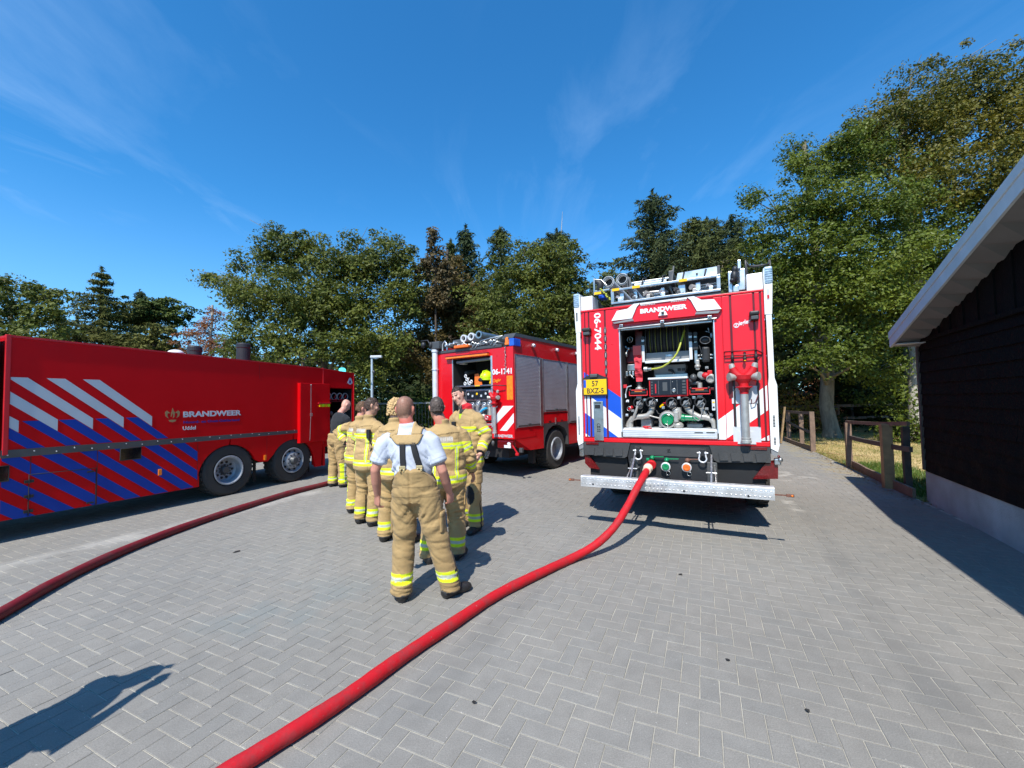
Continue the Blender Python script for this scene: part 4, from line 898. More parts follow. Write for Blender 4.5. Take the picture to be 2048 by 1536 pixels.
mb = MB(); mb.prism([(.16, 3.345), (.665, 3.345), (.665, 3.455), (.18, 3.44)], .12, 2.2, 'xz'); lk = P(mb, 'roof_locker', 'clear_lens'); lk.data.materials.clear(); lk.data.materials.append(M['alu'])
mb = MB(); mb.bbox(.41, .435, .10, .1195, 3.385, 3.40, .003); P(mb, 'locker_lock', 'black', lk)
mb = MB(); mb.bbox(.666, .70, .11, .5, 3.345, 3.46, .004); P(mb, 'locker_end', 'grey_dark', lk)
mb = MB(); mb.bbox(-.41, .03, .14, 2.2, 3.345, 3.385, .006); mb.bbox(-.45, .06, .16, 2.2, 3.395, 3.42, .006); P(mb, 'roof_locker', 'alu')
mb = MB(); mb.bbox(.06, .12, .14, .5, 3.345, 3.50, .01); mb.obox((.10, .14, 3.34), (.13, .16, 3.56), .02, .02); mb.obox((-.50, .14, 3.33), (-.505, .15, 3.56), .012, .02); mb.obox((-.47, .16, 3.33), (-.49, .2, 3.50), .03, .04); P(mb, 'roof_bracket', 'grey_dark')
for x, z in ((-.785, 3.475), (-.58, 3.485)):
    t_ = thing('suction_hose', 'left of the two rolled hard suction hoses on the near engine roof' if x < -.7 else 'right of the two rolled hard suction hoses on the near engine roof', 'hose', tuple(T1.matrix_world @ Vector((0, 0, 0))), 0, 'suction hoses on the fire engine roofs')
    t_.location = (2.085 + x * .887 + .15 * .4617, 5.605 - x * .4617 + .15 * .887, z); t_.rotation_euler = (0, 0, -R(27.5))
    mb = MB(); mb.lathe((0, 0, 0), (0, 1, 0), [(.12, .062), (0, .062), (0, .086), (.04, .088), (.045, .078), (.09, .078), (.10, .070), (2.2, .070)], 26, 'end'); mb.build('tube', M['alu_white'], t_)
    mb = MB(); mb.torus((0, -.004, 0), (0, 1, 0), .074, .006, 26, 6); mb.build('rim', M['grey_dark'], t_)
    mb = MB(); mb.cyl((0, .09, 0), (0, .10, 0), .061, 20); mb.build('bore', M['dark'], t_)
mb = MB(); mb.bbox(-.99, -.76, .1, .14, 3.335, 3.36, .004); mb.bbox(-1.0, -.975, .1, .14, 3.30, 3.54, .004); mb.tube([(-.975, .12, 3.53), (-.88, .12, 3.51), (-.80, .12, 3.42)], .010, 8); P(mb, 'side_bracket', 'steel')
mb = MB(); mb.tube([(-.96, .12, 3.50), (-.90, .12, 3.46), (-.90, .12, 3.40), (-.94, .12, 3.36)], [.03, .05, .05, .03], 12); mb.tube([(-1.05, .1, 3.45), (-1.04, .1, 3.36), (-.99, .1, 3.32)], .007, 6); P(mb, 'rope_bag', 'black')
mb = MB()
for k in range(9): mb.ell((-.88 + .016 * k + random.uniform(-.01, .01), .1, 3.37 - .022 * k), (.018, .02, .014), 8, 5)
P(mb, 'rope', 'hose_green')
mb = MB(); mb.bbox(-.93, -.84, .12, .3, 3.24, 3.29, .01); P(mb, 'blue_box', 'decal_blue')
# mast lamp and hand rail on the right of the roof
mb = MB(); mb.bbox(.79, .835, .1, .3, 3.08, 3.36, .01); mb.bbox(.84, .91, .1, .35, 3.08, 3.17, .01); mb.bbox(.895, .985, .12, .3, 3.10, 3.38, .012); mb.bbox(.905, .94, .1, .2, 3.38, 3.49, .004); ml = P(mb, 'mast_lamp', 'alu')
mb = MB(); mb.ell((.86, .08, 3.28), (.045, .05, .075)); mb.ell((.835, .06, 3.225), (.03, .04, .03)); mb.ell((.872, .1, 3.37), (.035, .04, .05))
for k in range(10): mb.box(.89, .925, .09, .0995, 3.20 + k * .018, 3.21 + k * .018)
P(mb, 'lamp_head', 'black', ml)
mb = MB(); mb.tube([(1.005, .2, 3.06), (1.005, .2, 3.30), (1.0, .2, 3.50), (1.015, .2, 3.45), (1.045, .2, 3.415), (1.10, .2, 3.405), (1.19, .2, 3.405), (1.255, .2, 3.405), (1.262, .2, 3.46), (1.265, .2, 3.32)], .014, 8); P(mb, 'grab_rail', 'black')
# rail and red standpipe on the right
mb = MB(); mb.tube([(.715, -.012, 2.298), (.715, -.075, 2.298), (1.06, -.075, 2.300), (1.125, -.03, 2.262), (1.125, -.012, 2.262)], .008, 8)
mb.tube([(.715, -.012, 2.245), (.715, -.07, 2.245), (1.08, -.07, 2.245), (1.12, -.012, 2.235)], .007, 8); P(mb, 'guard_rail', 'darkred')
for x, z in ((.80, 2.27), (1.055, 2.27), (.935, 2.25)):
    mb = MB(); mb.tube([(x, -.05, z + .03), (x, -.07, z - .08)], .014, 8); mb.ell((x, -.075, z - .05), (.02, .02, .03)); P(mb, 'rail_clip', 'black')
mb = MB(); mb.bbox(.925, .945, -.09, -.07, 2.17, 2.22, .004); P(mb, 'yellow_tag', 'yellow')
mb = MB(); mb.box(.776, 1.075, -.020, -.016, 1.645, 1.862); mb.box(.776, 1.075, -.020, -.016, 1.14, 1.358); mb.prism([(.82, 1.145), (1.02, 1.145), (1.0, 1.30), (.83, 1.30)], -.035, -.0205, 'xz'); P(mb, 'bracket_plate', 'decal_grey')
for x in (.798, 1.055):
    mb = MB(); mb.box(x, x + .02, -.028, -.0165, 1.36, 2.20); P(mb, 'bracket_rail', 'black')
def standpipe(x, y, z0, z1, z2, lab, T, hd_, grp, w=1.0):
    t_ = thing('standpipe', lab, 'standpipe', (0, 0, 0), hd_, grp)
    h = R(hd_); t_.location = (T[0] + x * math.cos(h) + y * math.sin(h), T[1] - x * math.sin(h) + y * math.cos(h), z0)
    L1 = z1 - z0; L2_ = z2 - z1
    mb = MB(); mb.lathe((0, 0, 0), (0, 0, 1), [(0, .040 * w), (.0, .052 * w), (.03, .052 * w), (.035, .046 * w), (.06, .050 * w), (.065, .040 * w), (L1, .040 * w)], 22); mb.build('pipe', M['cast_grey'], t_)
    mb = MB(); mb.lathe((0, 0, L1), (0, 0, 1), [(0, .043 * w), (.045, .045 * w), (.05, .055 * w), (.075, .058 * w), (.078, .085 * w), (.09, .085 * w), (.094, .045 * w), (.13, .048 * w), (.18, .075 * w), (.23, .085 * w)], 24)
    mb.tube([(-.03 * w, 0, L1 + .20), (-.085 * w, -.0, L1 + .27), (-.105 * w, -.01, L1 + .33)], [.05 * w, .045 * w, .035 * w], 14); mb.tube([(.03 * w, 0, L1 + .20), (.085 * w, 0, L1 + .27), (.105 * w, -.01, L1 + .33)], [.05 * w, .045 * w, .035 * w], 14)
    mb.build('valve_head', M['red_dull'], t_)
    for s in (-1, 1):
        mb = MB(); mb.lathe((s * .105 * w, -.01, L1 + .32), (s * .25, 0, 1), [(0, .02), (.0, .034 * w), (.05, .028 * w), (.06, .015)], 14); mb.lathe((s * .10 * w, -.02, L1 + .21), (s * .9, -.5, .0), [(-.02, .035 * w), (.03, .038 * w), (.034, .046 * w), (.06, .046 * w), (.062, .03)], 18); mb.build('outlet', M['cast'], t_)
    return t_
standpipe(.912, -.085, 1.165, 1.765, 2.15, 'red headed standpipe clamped to the rear of the near engine', (2.085, 5.605), 27.5, 'standpipes on the engines', 1.12)
mb = MB(); mb.tube([(.795, -.03, 1.98), (.77, -.05, 2.04), (.79, -.06, 2.10), (.83, -.06, 2.09)], .008, 8); mb.tube([(1.06, -.04, 1.74), (1.03, -.06, 1.66), (.99, -.06, 1.64), (.985, -.06, 1.70)], .006, 8); P(mb, 'hose_loop', 'darkred')
mb = MB(); mb.bbox(.745, .792, -.025, -.013, 1.72, 1.98, .01); P(mb, 'recess', 'darkred')

# cables, tags and small fittings that crowd the bay
rb = random.Random(5)
for k in range(9):
    x0, z0 = rb.uniform(-.55, .5), rb.uniform(1.95, 2.55); mb = MB()
    mb.tube([(x0, .5, z0), (x0 + rb.uniform(-.1, .1), .42, z0 - .1), (x0 + rb.uniform(-.15, .15), .45, z0 - .22), (x0 + rb.uniform(-.2, .2), .5, z0 - .30)], .009, 6); P(mb, 'cable', 'black_rubber')
for k, (x, z, m_) in enumerate(((-.555, 1.50, 'alu'), (-.54, 1.70, 'decal_white'), (.50, 2.12, 'grey'), (.555, 1.84, 'darkred'), (.53, 1.50, 'grey'), (-.15, 1.70, 'alu'), (.145, 1.73, 'alu'), (-.06, 1.60, 'steel'), (.33, 1.73, 'steel'), (-.30, 1.71, 'steel'), (-.47, 1.56, 'grey'), (.48, 1.58, 'grey'))):
    mb = MB(); mb.bbox(x - .02, x + .02, .07, .10, z - .018, z + .018, .005); mb.cyl((x, .05, z), (x, .075, z), .010, 8); P(mb, 'fitting', m_)
for k in range(4):
    mb = MB(); x = -.50 + k * .32; mb.tube([(x, .14, 1.60), (x + .05, .10, 1.52), (x + .12, .12, 1.50), (x + .16, .16, 1.58)], .007, 6); P(mb, 'cable', 'black')
for x, z, m_ in ((-.30, 1.335, 'red_dull'), (.47, 1.29, 'grey_dark'), (.33, 1.285, 'grey_dark')):
    mb = MB(); mb.box(x, x + .10, -.0325, -.0305, z - .018, z - .004); P(mb, 'sill_label', m_)
for k in range(7):
    mb = MB(); x = -.66 + k * .2; mb.cyl((x, .11, 3.225), (x + .09, .2, 3.20 + .02 * (k % 2)), .022 + .008 * (k % 3), 10); mb.bbox(x + .02, x + .07, .10, .16, 3.15, 3.20, .008); P(mb, 'roof_clip', ('alu', 'grey_dark', 'cast')[k % 3])
for k in range(4):
    mb = MB(); x = -.30 + k * .27; mb.tube([(x, .12, 3.34), (x + .02, .10, 3.43), (x + .05, .2, 3.46)], .010, 6); P(mb, 'strap_buckle', 'black')

# ================================================================== second fire engine, further back
T2 = thing('fire_engine', 'farther fire engine behind the crew with 06-1741 and grey roller shutters on its side', 'fire engine', (.037, 9.1, 0), 35.0, 'fire engines')
def P2(mb, name, m, parent=None): return mb.build(name, M[m], T2 if parent is None else parent)
OL, OR_, OB, OT = -1.80, -.62, 1.24, 2.78
b = MB(); b.box(-2.48, OL, 0, .9, .90, 2.95); b.box(OR_, 0, 0, .9, .90, 2.95); b.box(OL, OR_, 0, .9, OT, 2.95); b.box(OL, OR_, 0, .9, .90, OB)
# side wall pieces: around shutters and arches
b.box(-2.48, 0, .9, 5.2, 1.18, 2.95); b.prism([(.0, .90), (.62, .60), (1.24, .57), (1.24, 1.18), (0, 1.18)], -2.48, 0, 'yz') if False else None
b.box(-2.40, -.06, 4.0, 5.2, .55, 1.18); body2 = P2(b, 'body', 'red2')
mb = MB(); mb.prism([(.02, .90), (.64, .60), (1.24, .585), (1.24, 1.16), (.02, 1.16)], -.35, -.004, 'yz'); mb.prism([(2.56, .56), (4.0, .56), (4.0, 1.10), (2.56, 1.10)], -.35, -.004, 'yz')
mb.prism([(.02, .90), (.64, .60), (1.24, .585), (1.24, 1.16), (.02, 1.16)], -2.476, -2.13, 'yz'); P2(mb, 'lower_panel', 'red2')
mb = MB(); mb.prism([(1.25, .60), (1.32, .85), (1.48, 1.02), (1.70, 1.10), (2.05, 1.10), (2.32, 1.0), (2.48, .80), (2.52, .56), (2.555, .56), (2.555, 1.40), (1.25, 1.40)], -.30, -.002, 'yz'); ar = P2(mb, 'wheel_arch_panel', 'grey_dark')
for y in (1.50, 2.12):
    mb = MB(); mb.box(-.001, .004, y, y + .12, 1.20, 1.225); P2(mb, 'vent', 'black', ar)
mb = MB(); mb.bbox(-.001, .02, 1.82, 1.86, 1.13, 1.30, .004); P2(mb, 'handle', 'steel', ar)
# shutters on the side: slats are geometry
for y0, y1, z0, z1 in ((.075, 1.11, 1.14, 2.765), (1.27, 2.49, 1.45, 2.745), (2.58, 3.75, 1.12, 2.74)):
    mb = MB(); n_ = int((z1 - z0) / .032)
    vs = []
    for k in range(n_ + 1):
        z = z0 + (z1 - z0) * k / n_
        vs += [(.002, y0, z), (.002, y1, z), (.0048, y0, z + .010), (.0048, y1, z + .010), (.0048, y0, z + (z1 - z0) / n_ - .004), (.0048, y1, z + (z1 - z0) / n_ - .004)]
    vs = vs[:-4]; mb.add(vs, [(i * 2, i * 2 + 1, i * 2 + 3, i * 2 + 2) for i in range(len(vs) // 2 - 1)])
    sh = P2(mb, 'roller_shutter', 'shutter')
    mb = MB(); mb.box(.0, .012, y0 - .022, y0, z0 - .02, z1 + .015); mb.box(.0, .012, y1, y1 + .022, z0 - .02, z1 + .015); mb.box(.0, .012, y0, y1, z1, z1 + .015); P2(mb, 'shutter_frame', 'steel', sh)
    mb = MB(); mb.bbox(.002, .02, y0 + .06, y1 - .06, z0 + .03, z0 + .055, .004); mb.bbox(.006, .028, (y0 + y1) / 2 - .06, (y0 + y1) / 2 + .06, z0 + .025, z0 + .075, .004); P2(mb, 'shutter_bar', 'grey_dark', sh)
mb = MB(); mb.bbox(-.2, .006, 1.13, 1.25, 1.12, 2.77, .01); mb.bbox(-.2, .006, 2.51, 2.56, 1.12, 2.77, .01); P2(mb, 'side_pillar', 'steel')
mb = MB(); mb.box(-.1, .004, 1.255, 2.55, 1.402, 1.425); P2(mb, 'side_trim', 'darkred')
# roof edge
mb = MB(); mb.prism([(.0, 2.951), (5.2, 2.951), (5.2, 3.17), (.1, 3.17)], -.05, .0, 'yz'); mb.prism([(.0, 2.951), (5.2, 2.951), (5.2, 3.17), (.1, 3.17)], -2.48, -2.43, 'yz'); P2(mb, 'roof_edge', 'red2')
mb = MB(); mb.prism([(-.01, 3.13), (.1, 3.25), (5.2, 3.25), (5.2, 3.172), (.1, 3.172)], -.30, .012, 'yz'); mb.prism([(-.01, 2.96), (.3, 3.02), (.3, 2.952)], -2.4, -.10, 'yz'); mb.box(-2.43, -.32, .05, 5.2, 2.955, 2.975); P2(mb, 'roof_rail', 'grey_dark')
mb = MB(); mb.bbox(-.10, .03, -.012, .26, 2.955, 3.125, .01); P2(mb, 'blue_lamp', 'blue_lens')
for k in range(5):
    mb = MB(); mb.box(.031, .034, .01 + k * .05, .035 + k * .05, 2.97, 3.11); P2(mb, 'lamp_rib', 'decal_blue')
mb = MB(); mb.lathe((-.17, .03, 2.99), (0, 0, 1), [(0, .065), (.05, .065), (.052, .055), (.14, .055), (.17, .03), (.175, 0)], 18); P2(mb, 'beacon', 'orange')
for y in (.80, 1.94, 3.06):
    mb = MB(); mb.bbox(.0, .05, y - .06, y + .02, 3.0, 3.08, .01); sl_ = P2(mb, 'side_lamp', 'steel')
    mb = MB(); mb.cyl((.04, y - .03, 3.04), (.09, y - .03, 3.02), .04, 14); P2(mb, 'lamp_lens', 'alu_white', sl_)
wheel(T2, -.20, 1.90, .50, .36); wheel(T2, -2.28, 1.90, .50, .36); wheel(T2, -.20, 5.9, .50, .34); wheel(T2, -2.28, 5.9, .50, .34)
mb = MB(); mb.lathe((-.02, 1.90, .50), (1, 0, 0), [(-.01, .27), (-.06, .24), (-.14, .20), (-.15, .05), (-.12, .0)], 28, 'end'); mb.torus((-.018, 1.90, .50), (1, 0, 0), .275, .026, 34, 8)
for k in range(10):
    a = 2 * math.pi * k / 10; mb.ell((-.115, 1.90 + .15 * math.cos(a), .50 + .15 * math.sin(a)), (.02, .015, .015), 8, 5)
P2(mb, 'rim', 'rim')
mb = MB(); mb.box(-2.2, -.3, .2, 5.0, .45, .88); mb.box(-.25, -.10, .9, 1.0, .25, .60); P2(mb, 'chassis', 'dark')
mb = MB(); mb.box(-2.48, 0, 5.25, 7.6, .55, 2.9); c2 = P2(mb, 'cab', 'red2')
mb = MB(); mb.box(.001, .006, 5.5, 7.2, 1.7, 2.6); P2(mb, 'window', 'glass_dark', c2)
# rear bay
b = MB(); b.box(OL, OL + .02, .01, .88, OB, OT); b.box(OR_ - .02, OR_, .01, .88, OB, OT); b.box(OL, OR_, .87, .895, OB, OT); b.box(OL, OR_, .02, .86, OT - .012, OT - .001); P2(b, 'bay_lining', 'dark')
mb = MB(); mb.box(OL - .02, OL + .001, -.01, .02, OB, OT); mb.box(OR_ - .001, OR_ + .045, -.012, .02, 1.15, OT); P2(mb, 'bay_edge', 'alu')
mb = MB(); mb.bbox(OL, OR_, .05, .40, 2.095, 2.13, .004); P2(mb, 'shelf', 'steel')
mb = MB(); mb.box(-1.15, -1.0, .045, .0495, 2.10, 2.125); P2(mb, 'shelf_label', 'yellow')
mb = MB(); mb.bbox(-1.50, OR_ - .03, .12, .5, 1.76, 2.03, .008); pn = P2(mb, 'gauge_panel', 'steel')
for k in range(6):
    x = -1.46 + k * .134
    mb = MB(); mb.bbox(x, x + .115, .10, .119, 1.80, 1.99, .004); q = P2(mb, 'gauge', 'screen', pn)
    mb = MB(); mb.box(x + .03, x + .08, .096, .0995, 1.85, 1.90) if k % 2 else mb.ell((x + .055, .098, 1.92), (.03, .006, .03)); P2(mb, 'gauge_face', 'yellow' if k == 2 else 'decal_grey', q)
mb = MB(); mb.bbox(-1.78, -1.52, .15, .5, 1.25, 2.05, .01); P2(mb, 'dark_cabinet', 'grey_dark')
mb = MB(); mb.bbox(-1.5, -.66, .2, .55, 1.25, 1.75, .02); P2(mb, 'pump_casing', 'grey')
for x, z in ((-1.28, 1.66), (-1.10, 1.70), (-.92, 1.66), (-.76, 1.70)):
    mb = MB(); mb.torus((x, .10, z), (0, 1, .1), .055, .008, 18, 6); mb.ell((x, .11, z), (.025, .03, .025)); mb.cyl((x, .10, z), (x, .2, z - .02), .035, 12); P2(mb, 'handwheel', 'alu')
mb = MB(); mb.tube([(-1.15, .12, 1.30), (-1.10, .10, 1.42), (-1.0, .10, 1.50), (-.92, .12, 1.60)], .05, 12); mb.tube([(-.75, .12, 1.30), (-.74, .10, 1.42), (-.77, .12, 1.60)], .045, 12); mb.ell((-.95, .12, 1.38), (.08, .08, .09)); P2(mb, 'pump_pipe', 'cast')
mb = MB(); mb.tube([(-.98, .05, 1.50), (-.90, .04, 1.55), (-.80, .05, 1.585)], .030, 10); P2(mb, 'blue_hose', 'clear_lens').data.materials[0] = mat('light_blue_hose', (.02, .35, .62), .4)
mb = MB(); mb.bbox(-.88, -.68, .05, .16, 1.30, 1.42, .02); P2(mb, 'red_valve', 'red_dull')
mb = MB(); mb.torus((-.80, .045, 1.36), (0, 1, 0), .035, .009, 16, 6); P2(mb, 'valve_ring', 'alu')
mb = MB(); mb.bbox(OL, OR_, -.02, .25, 1.19, 1.235, .006); P2(mb, 'bay_sill', 'alu')
for k in range(8):
    mb = MB(); x = OL + k * .1475; mb.prism([(x, 1.15), (x + .07, 1.15), (x + .147, 1.188), (x + .075, 1.188)], -.022, -.001, 'xz'); P2(mb, 'warning_stripe', 'red_dull' if k % 2 else 'decal_white')
mb = MB(); mb.bbox(-2.3, -.62, -.10, .02, .84, 1.14, .01); P2(mb, 'rear_step', 'steel')
mb = MB(); mb.cyl((-1.7, .05, 2.70), (-.65, .05, 2.72), .035, 12); P2(mb, 'door_roll', 'grey')
mb = MB(); mb.bbox(-1.68, -1.55, .1, .25, 2.66, 2.68, .004); P2(mb, 'bay_lamp', 'decal_white')
mb = MB(); mb.bbox(-1.97, -.66, -.09, -.001, 2.79, 2.835, .01); ob = P2(mb, 'warning_light_bar', 'orange')
mb = MB(); mb.bbox(-1.99, -.66, -.08, -.001, 2.836, 2.86, .006); P2(mb, 'bar_cover', 'darkred', ob)
# things in the bay
hl = thing('helmet', 'lime yellow fire helmet on the shelf in the farther engine', 'helmet', (0, 0, 0), 35)
def w2(x, y, z): h = R(35); return (.037 + x * math.cos(h) + y * math.sin(h), 9.1 - x * math.sin(h) + y * math.cos(h), z)
hl.location = w2(-.84, .12, 2.20)
mb = MB(); mb.ell((0, 0, .10), (.150, .185, .15), 24, 14)
for i, v in enumerate(mb.v):
    if v[2] < .04: mb.v[i] = (v[0] * .98, v[1] * 1.0, .04 - (.04 - v[2]) * .2)
mb.build('shell', M['hiyellow'], hl)
mb = MB(); mb.tube([(0, -.19, .12), (0, -.14, .235), (0, 0, .262), (0, .14, .23)], .014, 8); mb.torus((0, 0, .045), (0, 0, 1), .165, .012, 26, 6); mb.build('crest', M['hiyellow'], hl)
mb = MB(); mb.ell((-.06, -.165, .04), (.07, .03, .05)); mb.build('visor', M['black'], hl)
mb = MB(); mb.prism([(-1.33, 2.14), (-1.10, 2.14), (-1.14, 2.30), (-1.22, 2.42), (-1.32, 2.40)], .25, .27, 'xz'); P2(mb, 'orange_bag', 'orange_cap')
mb = MB()
for x, z in ((-1.52, 2.18), (-1.46, 2.28), (-1.50, 2.36), (-1.38, 2.18), (-1.32, 2.22)): mb.torus((x, .12, z), (.2, 1, .1), .035, .014, 16, 6)
mb.tube([(-1.45, .11, 2.16), (-1.38, .11, 2.32)], .014, 8); P2(mb, 'nozzles', 'alu_white')
mb = MB(); mb.bbox(-.72, -.64, .05, .2, 2.14, 2.26, .01); P2(mb, 'yellow_box', 'yellow')
for x in (-1.65, -1.0):
    mb = MB(); mb.cyl((x, .3, 2.45), (x + .02, .6, 2.5), .05, 12); P2(mb, 'stowed_tool', 'grey_dark')
# rear lettering and film
text_mesh('fleet_number', '06-1741', .17, M['decal_white'], T2, (-.585, -.003, 2.345), (1, 0, 0), (0, 0, 1), (0, -1, 0), bold=.005, width=.54)
text_mesh('lettering', 'Ziegler', .10, M['amber_film'], T2, (-.57, -.003, 2.165), (.99, 0, .1), (-.1, 0, .99), (0, -1, 0), bold=.003, width=.24, shear=.25)
text_mesh('lettering', 'BRANDWEER', .085, M['decal_grey'], T2, (-.565, -.003, .935), (1, 0, 0), (0, 0, 1), (0, -1, 0), bold=.003, width=.52)
text_mesh('lettering', 'BRANDWEER', .085, M['red_dull'], T2, (-1.30, -.003, 2.872), (1, 0, 0), (0, 0, 1), (0, -1, 0), bold=.003, width=.60)
mb = MB(); mb.box(-.185, -.025, -.004, -.001, 1.765, 2.30); P2(mb, 'reflector_film', 'amber_film')
def film2(poly):
    q = clip(clip(poly, 0, -.565, 1), 0, -.012, -1); mb = MB(); mb.prism(q, -.0045, -.001, 'xz'); P2(mb, 'stripe', 'decal_white')
film2([(-.56, 1.36), (-.01, 1.74), (-.01, 1.60), (-.56, 1.20)][0:4]) if False else None
film2([(-.565, 1.345), (-.30, 1.63), (-.012, 1.63), (-.565, 1.17)]); film2([(-.40, 1.08), (-.012, 1.47), (-.012, 1.27), (-.20, 1.08)]); film2([(-.565, 1.60), (-.50, 1.63), (-.44, 1.63), (-.565, 1.50)])
mb = MB(); mb.bbox(-.44, -.01, -.05, .05, .695, .865, .02); tl = P2(mb, 'tail_light', 'red_lens')
mb = MB(); mb.bbox(-.25, -.07, -.056, -.0505, .71, .77, .004); mb.ell((-.12, -.052, .80), (.05, .006, .035)); P2(mb, 'reverse_lamp', 'decal_white', tl)
mb = MB(); mb.obox((-.06, -.04, .80), (.10, -.06, .62), .012, .03); mb.bbox(.06, .14, -.08, -.04, .56, .62, .01); P2(mb, 'marker_peg', 'red_dull')
mb = MB(); mb.bbox(.12, .2, -.02, .05, .62, .72, .01); mb.ell((-.55, -.06, .80), (.04, .04, .06)); P2(mb, 'hinge_block', 'grey_dark')
mb = MB()
for k in range(14): mb.torus((-.20 + .01 * math.sin(k * 2), -.02, 2.93 - k * .045), (k % 2, .3, .1), .018, .006, 10, 5)
P2(mb, 'door_chain', 'steel')
# lighting mast and roof load
mb = MB(); mb.cyl((-2.35, -.06, 1.65), (-2.35, -.06, 3.0), .072, 20); mb.cyl((-2.35, -.06, 3.0), (-2.35, -.06, 3.06), .09, 20); mb.cyl((-2.35, -.06, 2.55), (-2.35, -.06, 2.57), .088, 20); P2(mb, 'mast', 'alu_white')
mb = MB(); mb.bbox(-2.48, -2.16, -.12, .15, 3.07, 3.26, .02); P2(mb, 'mast_head', 'grey_dark')
mb = MB(); mb.ell((-2.78, -.05, 3.22), (.07, .06, .08)); mb.tube([(-2.86, -.05, 3.33), (-2.62, -.05, 3.33), (-2.56, -.05, 3.25), (-2.5, -.05, 3.16)], .016, 8); mb.ell((-2.43, -.13, 3.18), (.05, .04, .08)); P2(mb, 'mast_camera', 'black')
mb = MB(); mb.tube([(-2.12, -.02, 3.02), (-2.12, -.02, 3.18), (-2.04, -.02, 3.25), (-1.97, -.02, 3.16), (-1.97, -.02, 3.02)], .02, 8); P2(mb, 'roof_hoop', 'alu')
mb = MB(); mb.bbox(-2.4, -.3, -.02, .05, 2.955, 3.02, .008); P2(mb, 'roof_beam', 'grey_dark')
for k in range(6):
    mb = MB(); x = -1.95 + k * .09; mb.cyl((x, -.1 + .05 * k, 3.13 + .03 * (k % 3)), (x + .3, 2.5, 3.2 + .03 * (k % 3)), .03, 8); P2(mb, 'ladder_rail', 'alu')
for k in range(3):
    t_ = thing('suction_hose', ['left of the three rolled suction hoses on the farther engine roof', 'middle one of the three suction hoses on the farther engine roof', 'right of the three rolled suction hoses on the farther engine roof'][k], 'hose', (0, 0, 0), 35, 'suction hoses on the fire engine roofs')
    t_.location = w2(-1.47 + k * .24, .02, 3.27 + .02 * k)
    mb = MB(); mb.lathe((0, 0, 0), (0, 1, 0), [(.1, .062), (0, .062), (0, .092), (.05, .092), (.055, .078), (2.0, .078)], 20, 'end'); mb.build('tube', M['alu_white'] if k < 2 else M['steel'], t_)
    mb = MB(); mb.cyl((0, .08, 0), (0, .09, 0), .061, 16); mb.build('bore', M['dark'], t_)
mb = MB()
for k in range(12): mb.tube([(-1.5 + k * .09, -.03, 3.05 + .05 * math.sin(k)), (-1.42 + k * .09, -.02, 3.12 + .03 * math.cos(k * 2)), (-1.35 + k * .09, .1, 3.06)], .016, 6)
mb.tube([(-.9, -.02, 3.14), (-.6, -.02, 3.18), (-.35, .1, 3.22)], .02, 8); mb.tube([(-.85, -.02, 3.06), (-.6, -.02, 3.10), (-.35, .1, 3.22)], .016, 8); P2(mb, 'roof_fittings', 'steel')
mb = MB(); mb.bbox(-1.68, -1.22, -.10, .05, 3.03, 3.10, .02); P2(mb, 'roof_lamp', 'orange_cap')
mb = MB(); mb.bbox(-1.9, -1.45, .1, 1.2, 3.10, 3.28, .03); P2(mb, 'roof_bag', 'grey_dark')
standpipe(-.48, -.09, 1.02, 1.61, 1.95, 'red headed standpipe on the rear of the farther engine', (.037, 9.1), 35.0, 'standpipes on the engines')
mb = MB(); mb.tube([(-.60, -.05, 2.08), (-.45, -.12, 2.10), (-.2, -.08, 2.08), (-.2, -.01, 2.08)], .010, 8); P2(mb, 'guard_rail', 'black')

# ================================================================== long red fire tender on the left
T3 = thing('tank_truck', 'long red fire tanker on the left with blue and white stripes and two rear axles', 'truck', (-5.54, 8.15, 0), 23.0)
def P3(mb, name, m, parent=None): return mb.build(name, M[m], T3 if parent is None else parent)
# rear bay opening (y 2.38..3.22, z .78..2.14) in the side
Y0, Y1, Y2, Y3 = -5.1, 1.55, 2.40, 3.28
b = MB()
b.prism([(-2.905, 1.13), (2.24, 1.13), (2.24, 2.615), (-2.905, 2.70)], -2.45, 0, 'yz')
b.prism([(2.262, .78), (2.38, .78), (2.38, 2.605), (2.262, 2.61)], -2.45, 0, 'yz'); b.prism([(2.38, 2.16), (3.28, 2.15), (3.28, 2.555), (2.38, 2.605)], -2.45, 0, 'yz')
b.prism([(3.215, .70), (3.28, .70), (3.28, 2.15), (3.215, 2.152)], -2.45, 0, 'yz'); b.box(-2.45, -1.0, 2.38, 3.21, .70, 2.15)
body3 = P3(b, 'body', 'red3')
mb = MB(); mb.prism([(-2.905, 2.702), (2.24, 2.618), (2.24, 2.632), (-2.905, 2.732)], -2.45, .012, 'yz'); mb.prism([(2.262, 2.613), (3.28, 2.558), (3.28, 2.572), (2.262, 2.628)], -2.45, .012, 'yz'); P3(mb, 'roof_edge', 'red_dull')
mb = MB(); mb.bbox(-.03, .016, -2.93, -2.88, 1.14, 2.735, .006); mb.bbox(-.03, .012, 2.243, 2.26, .79, 2.64, .004); mb.bbox(-.02, .012, 3.255, 3.285, .70, 2.56, .004); P3(mb, 'corner_edge', 'red_dull')
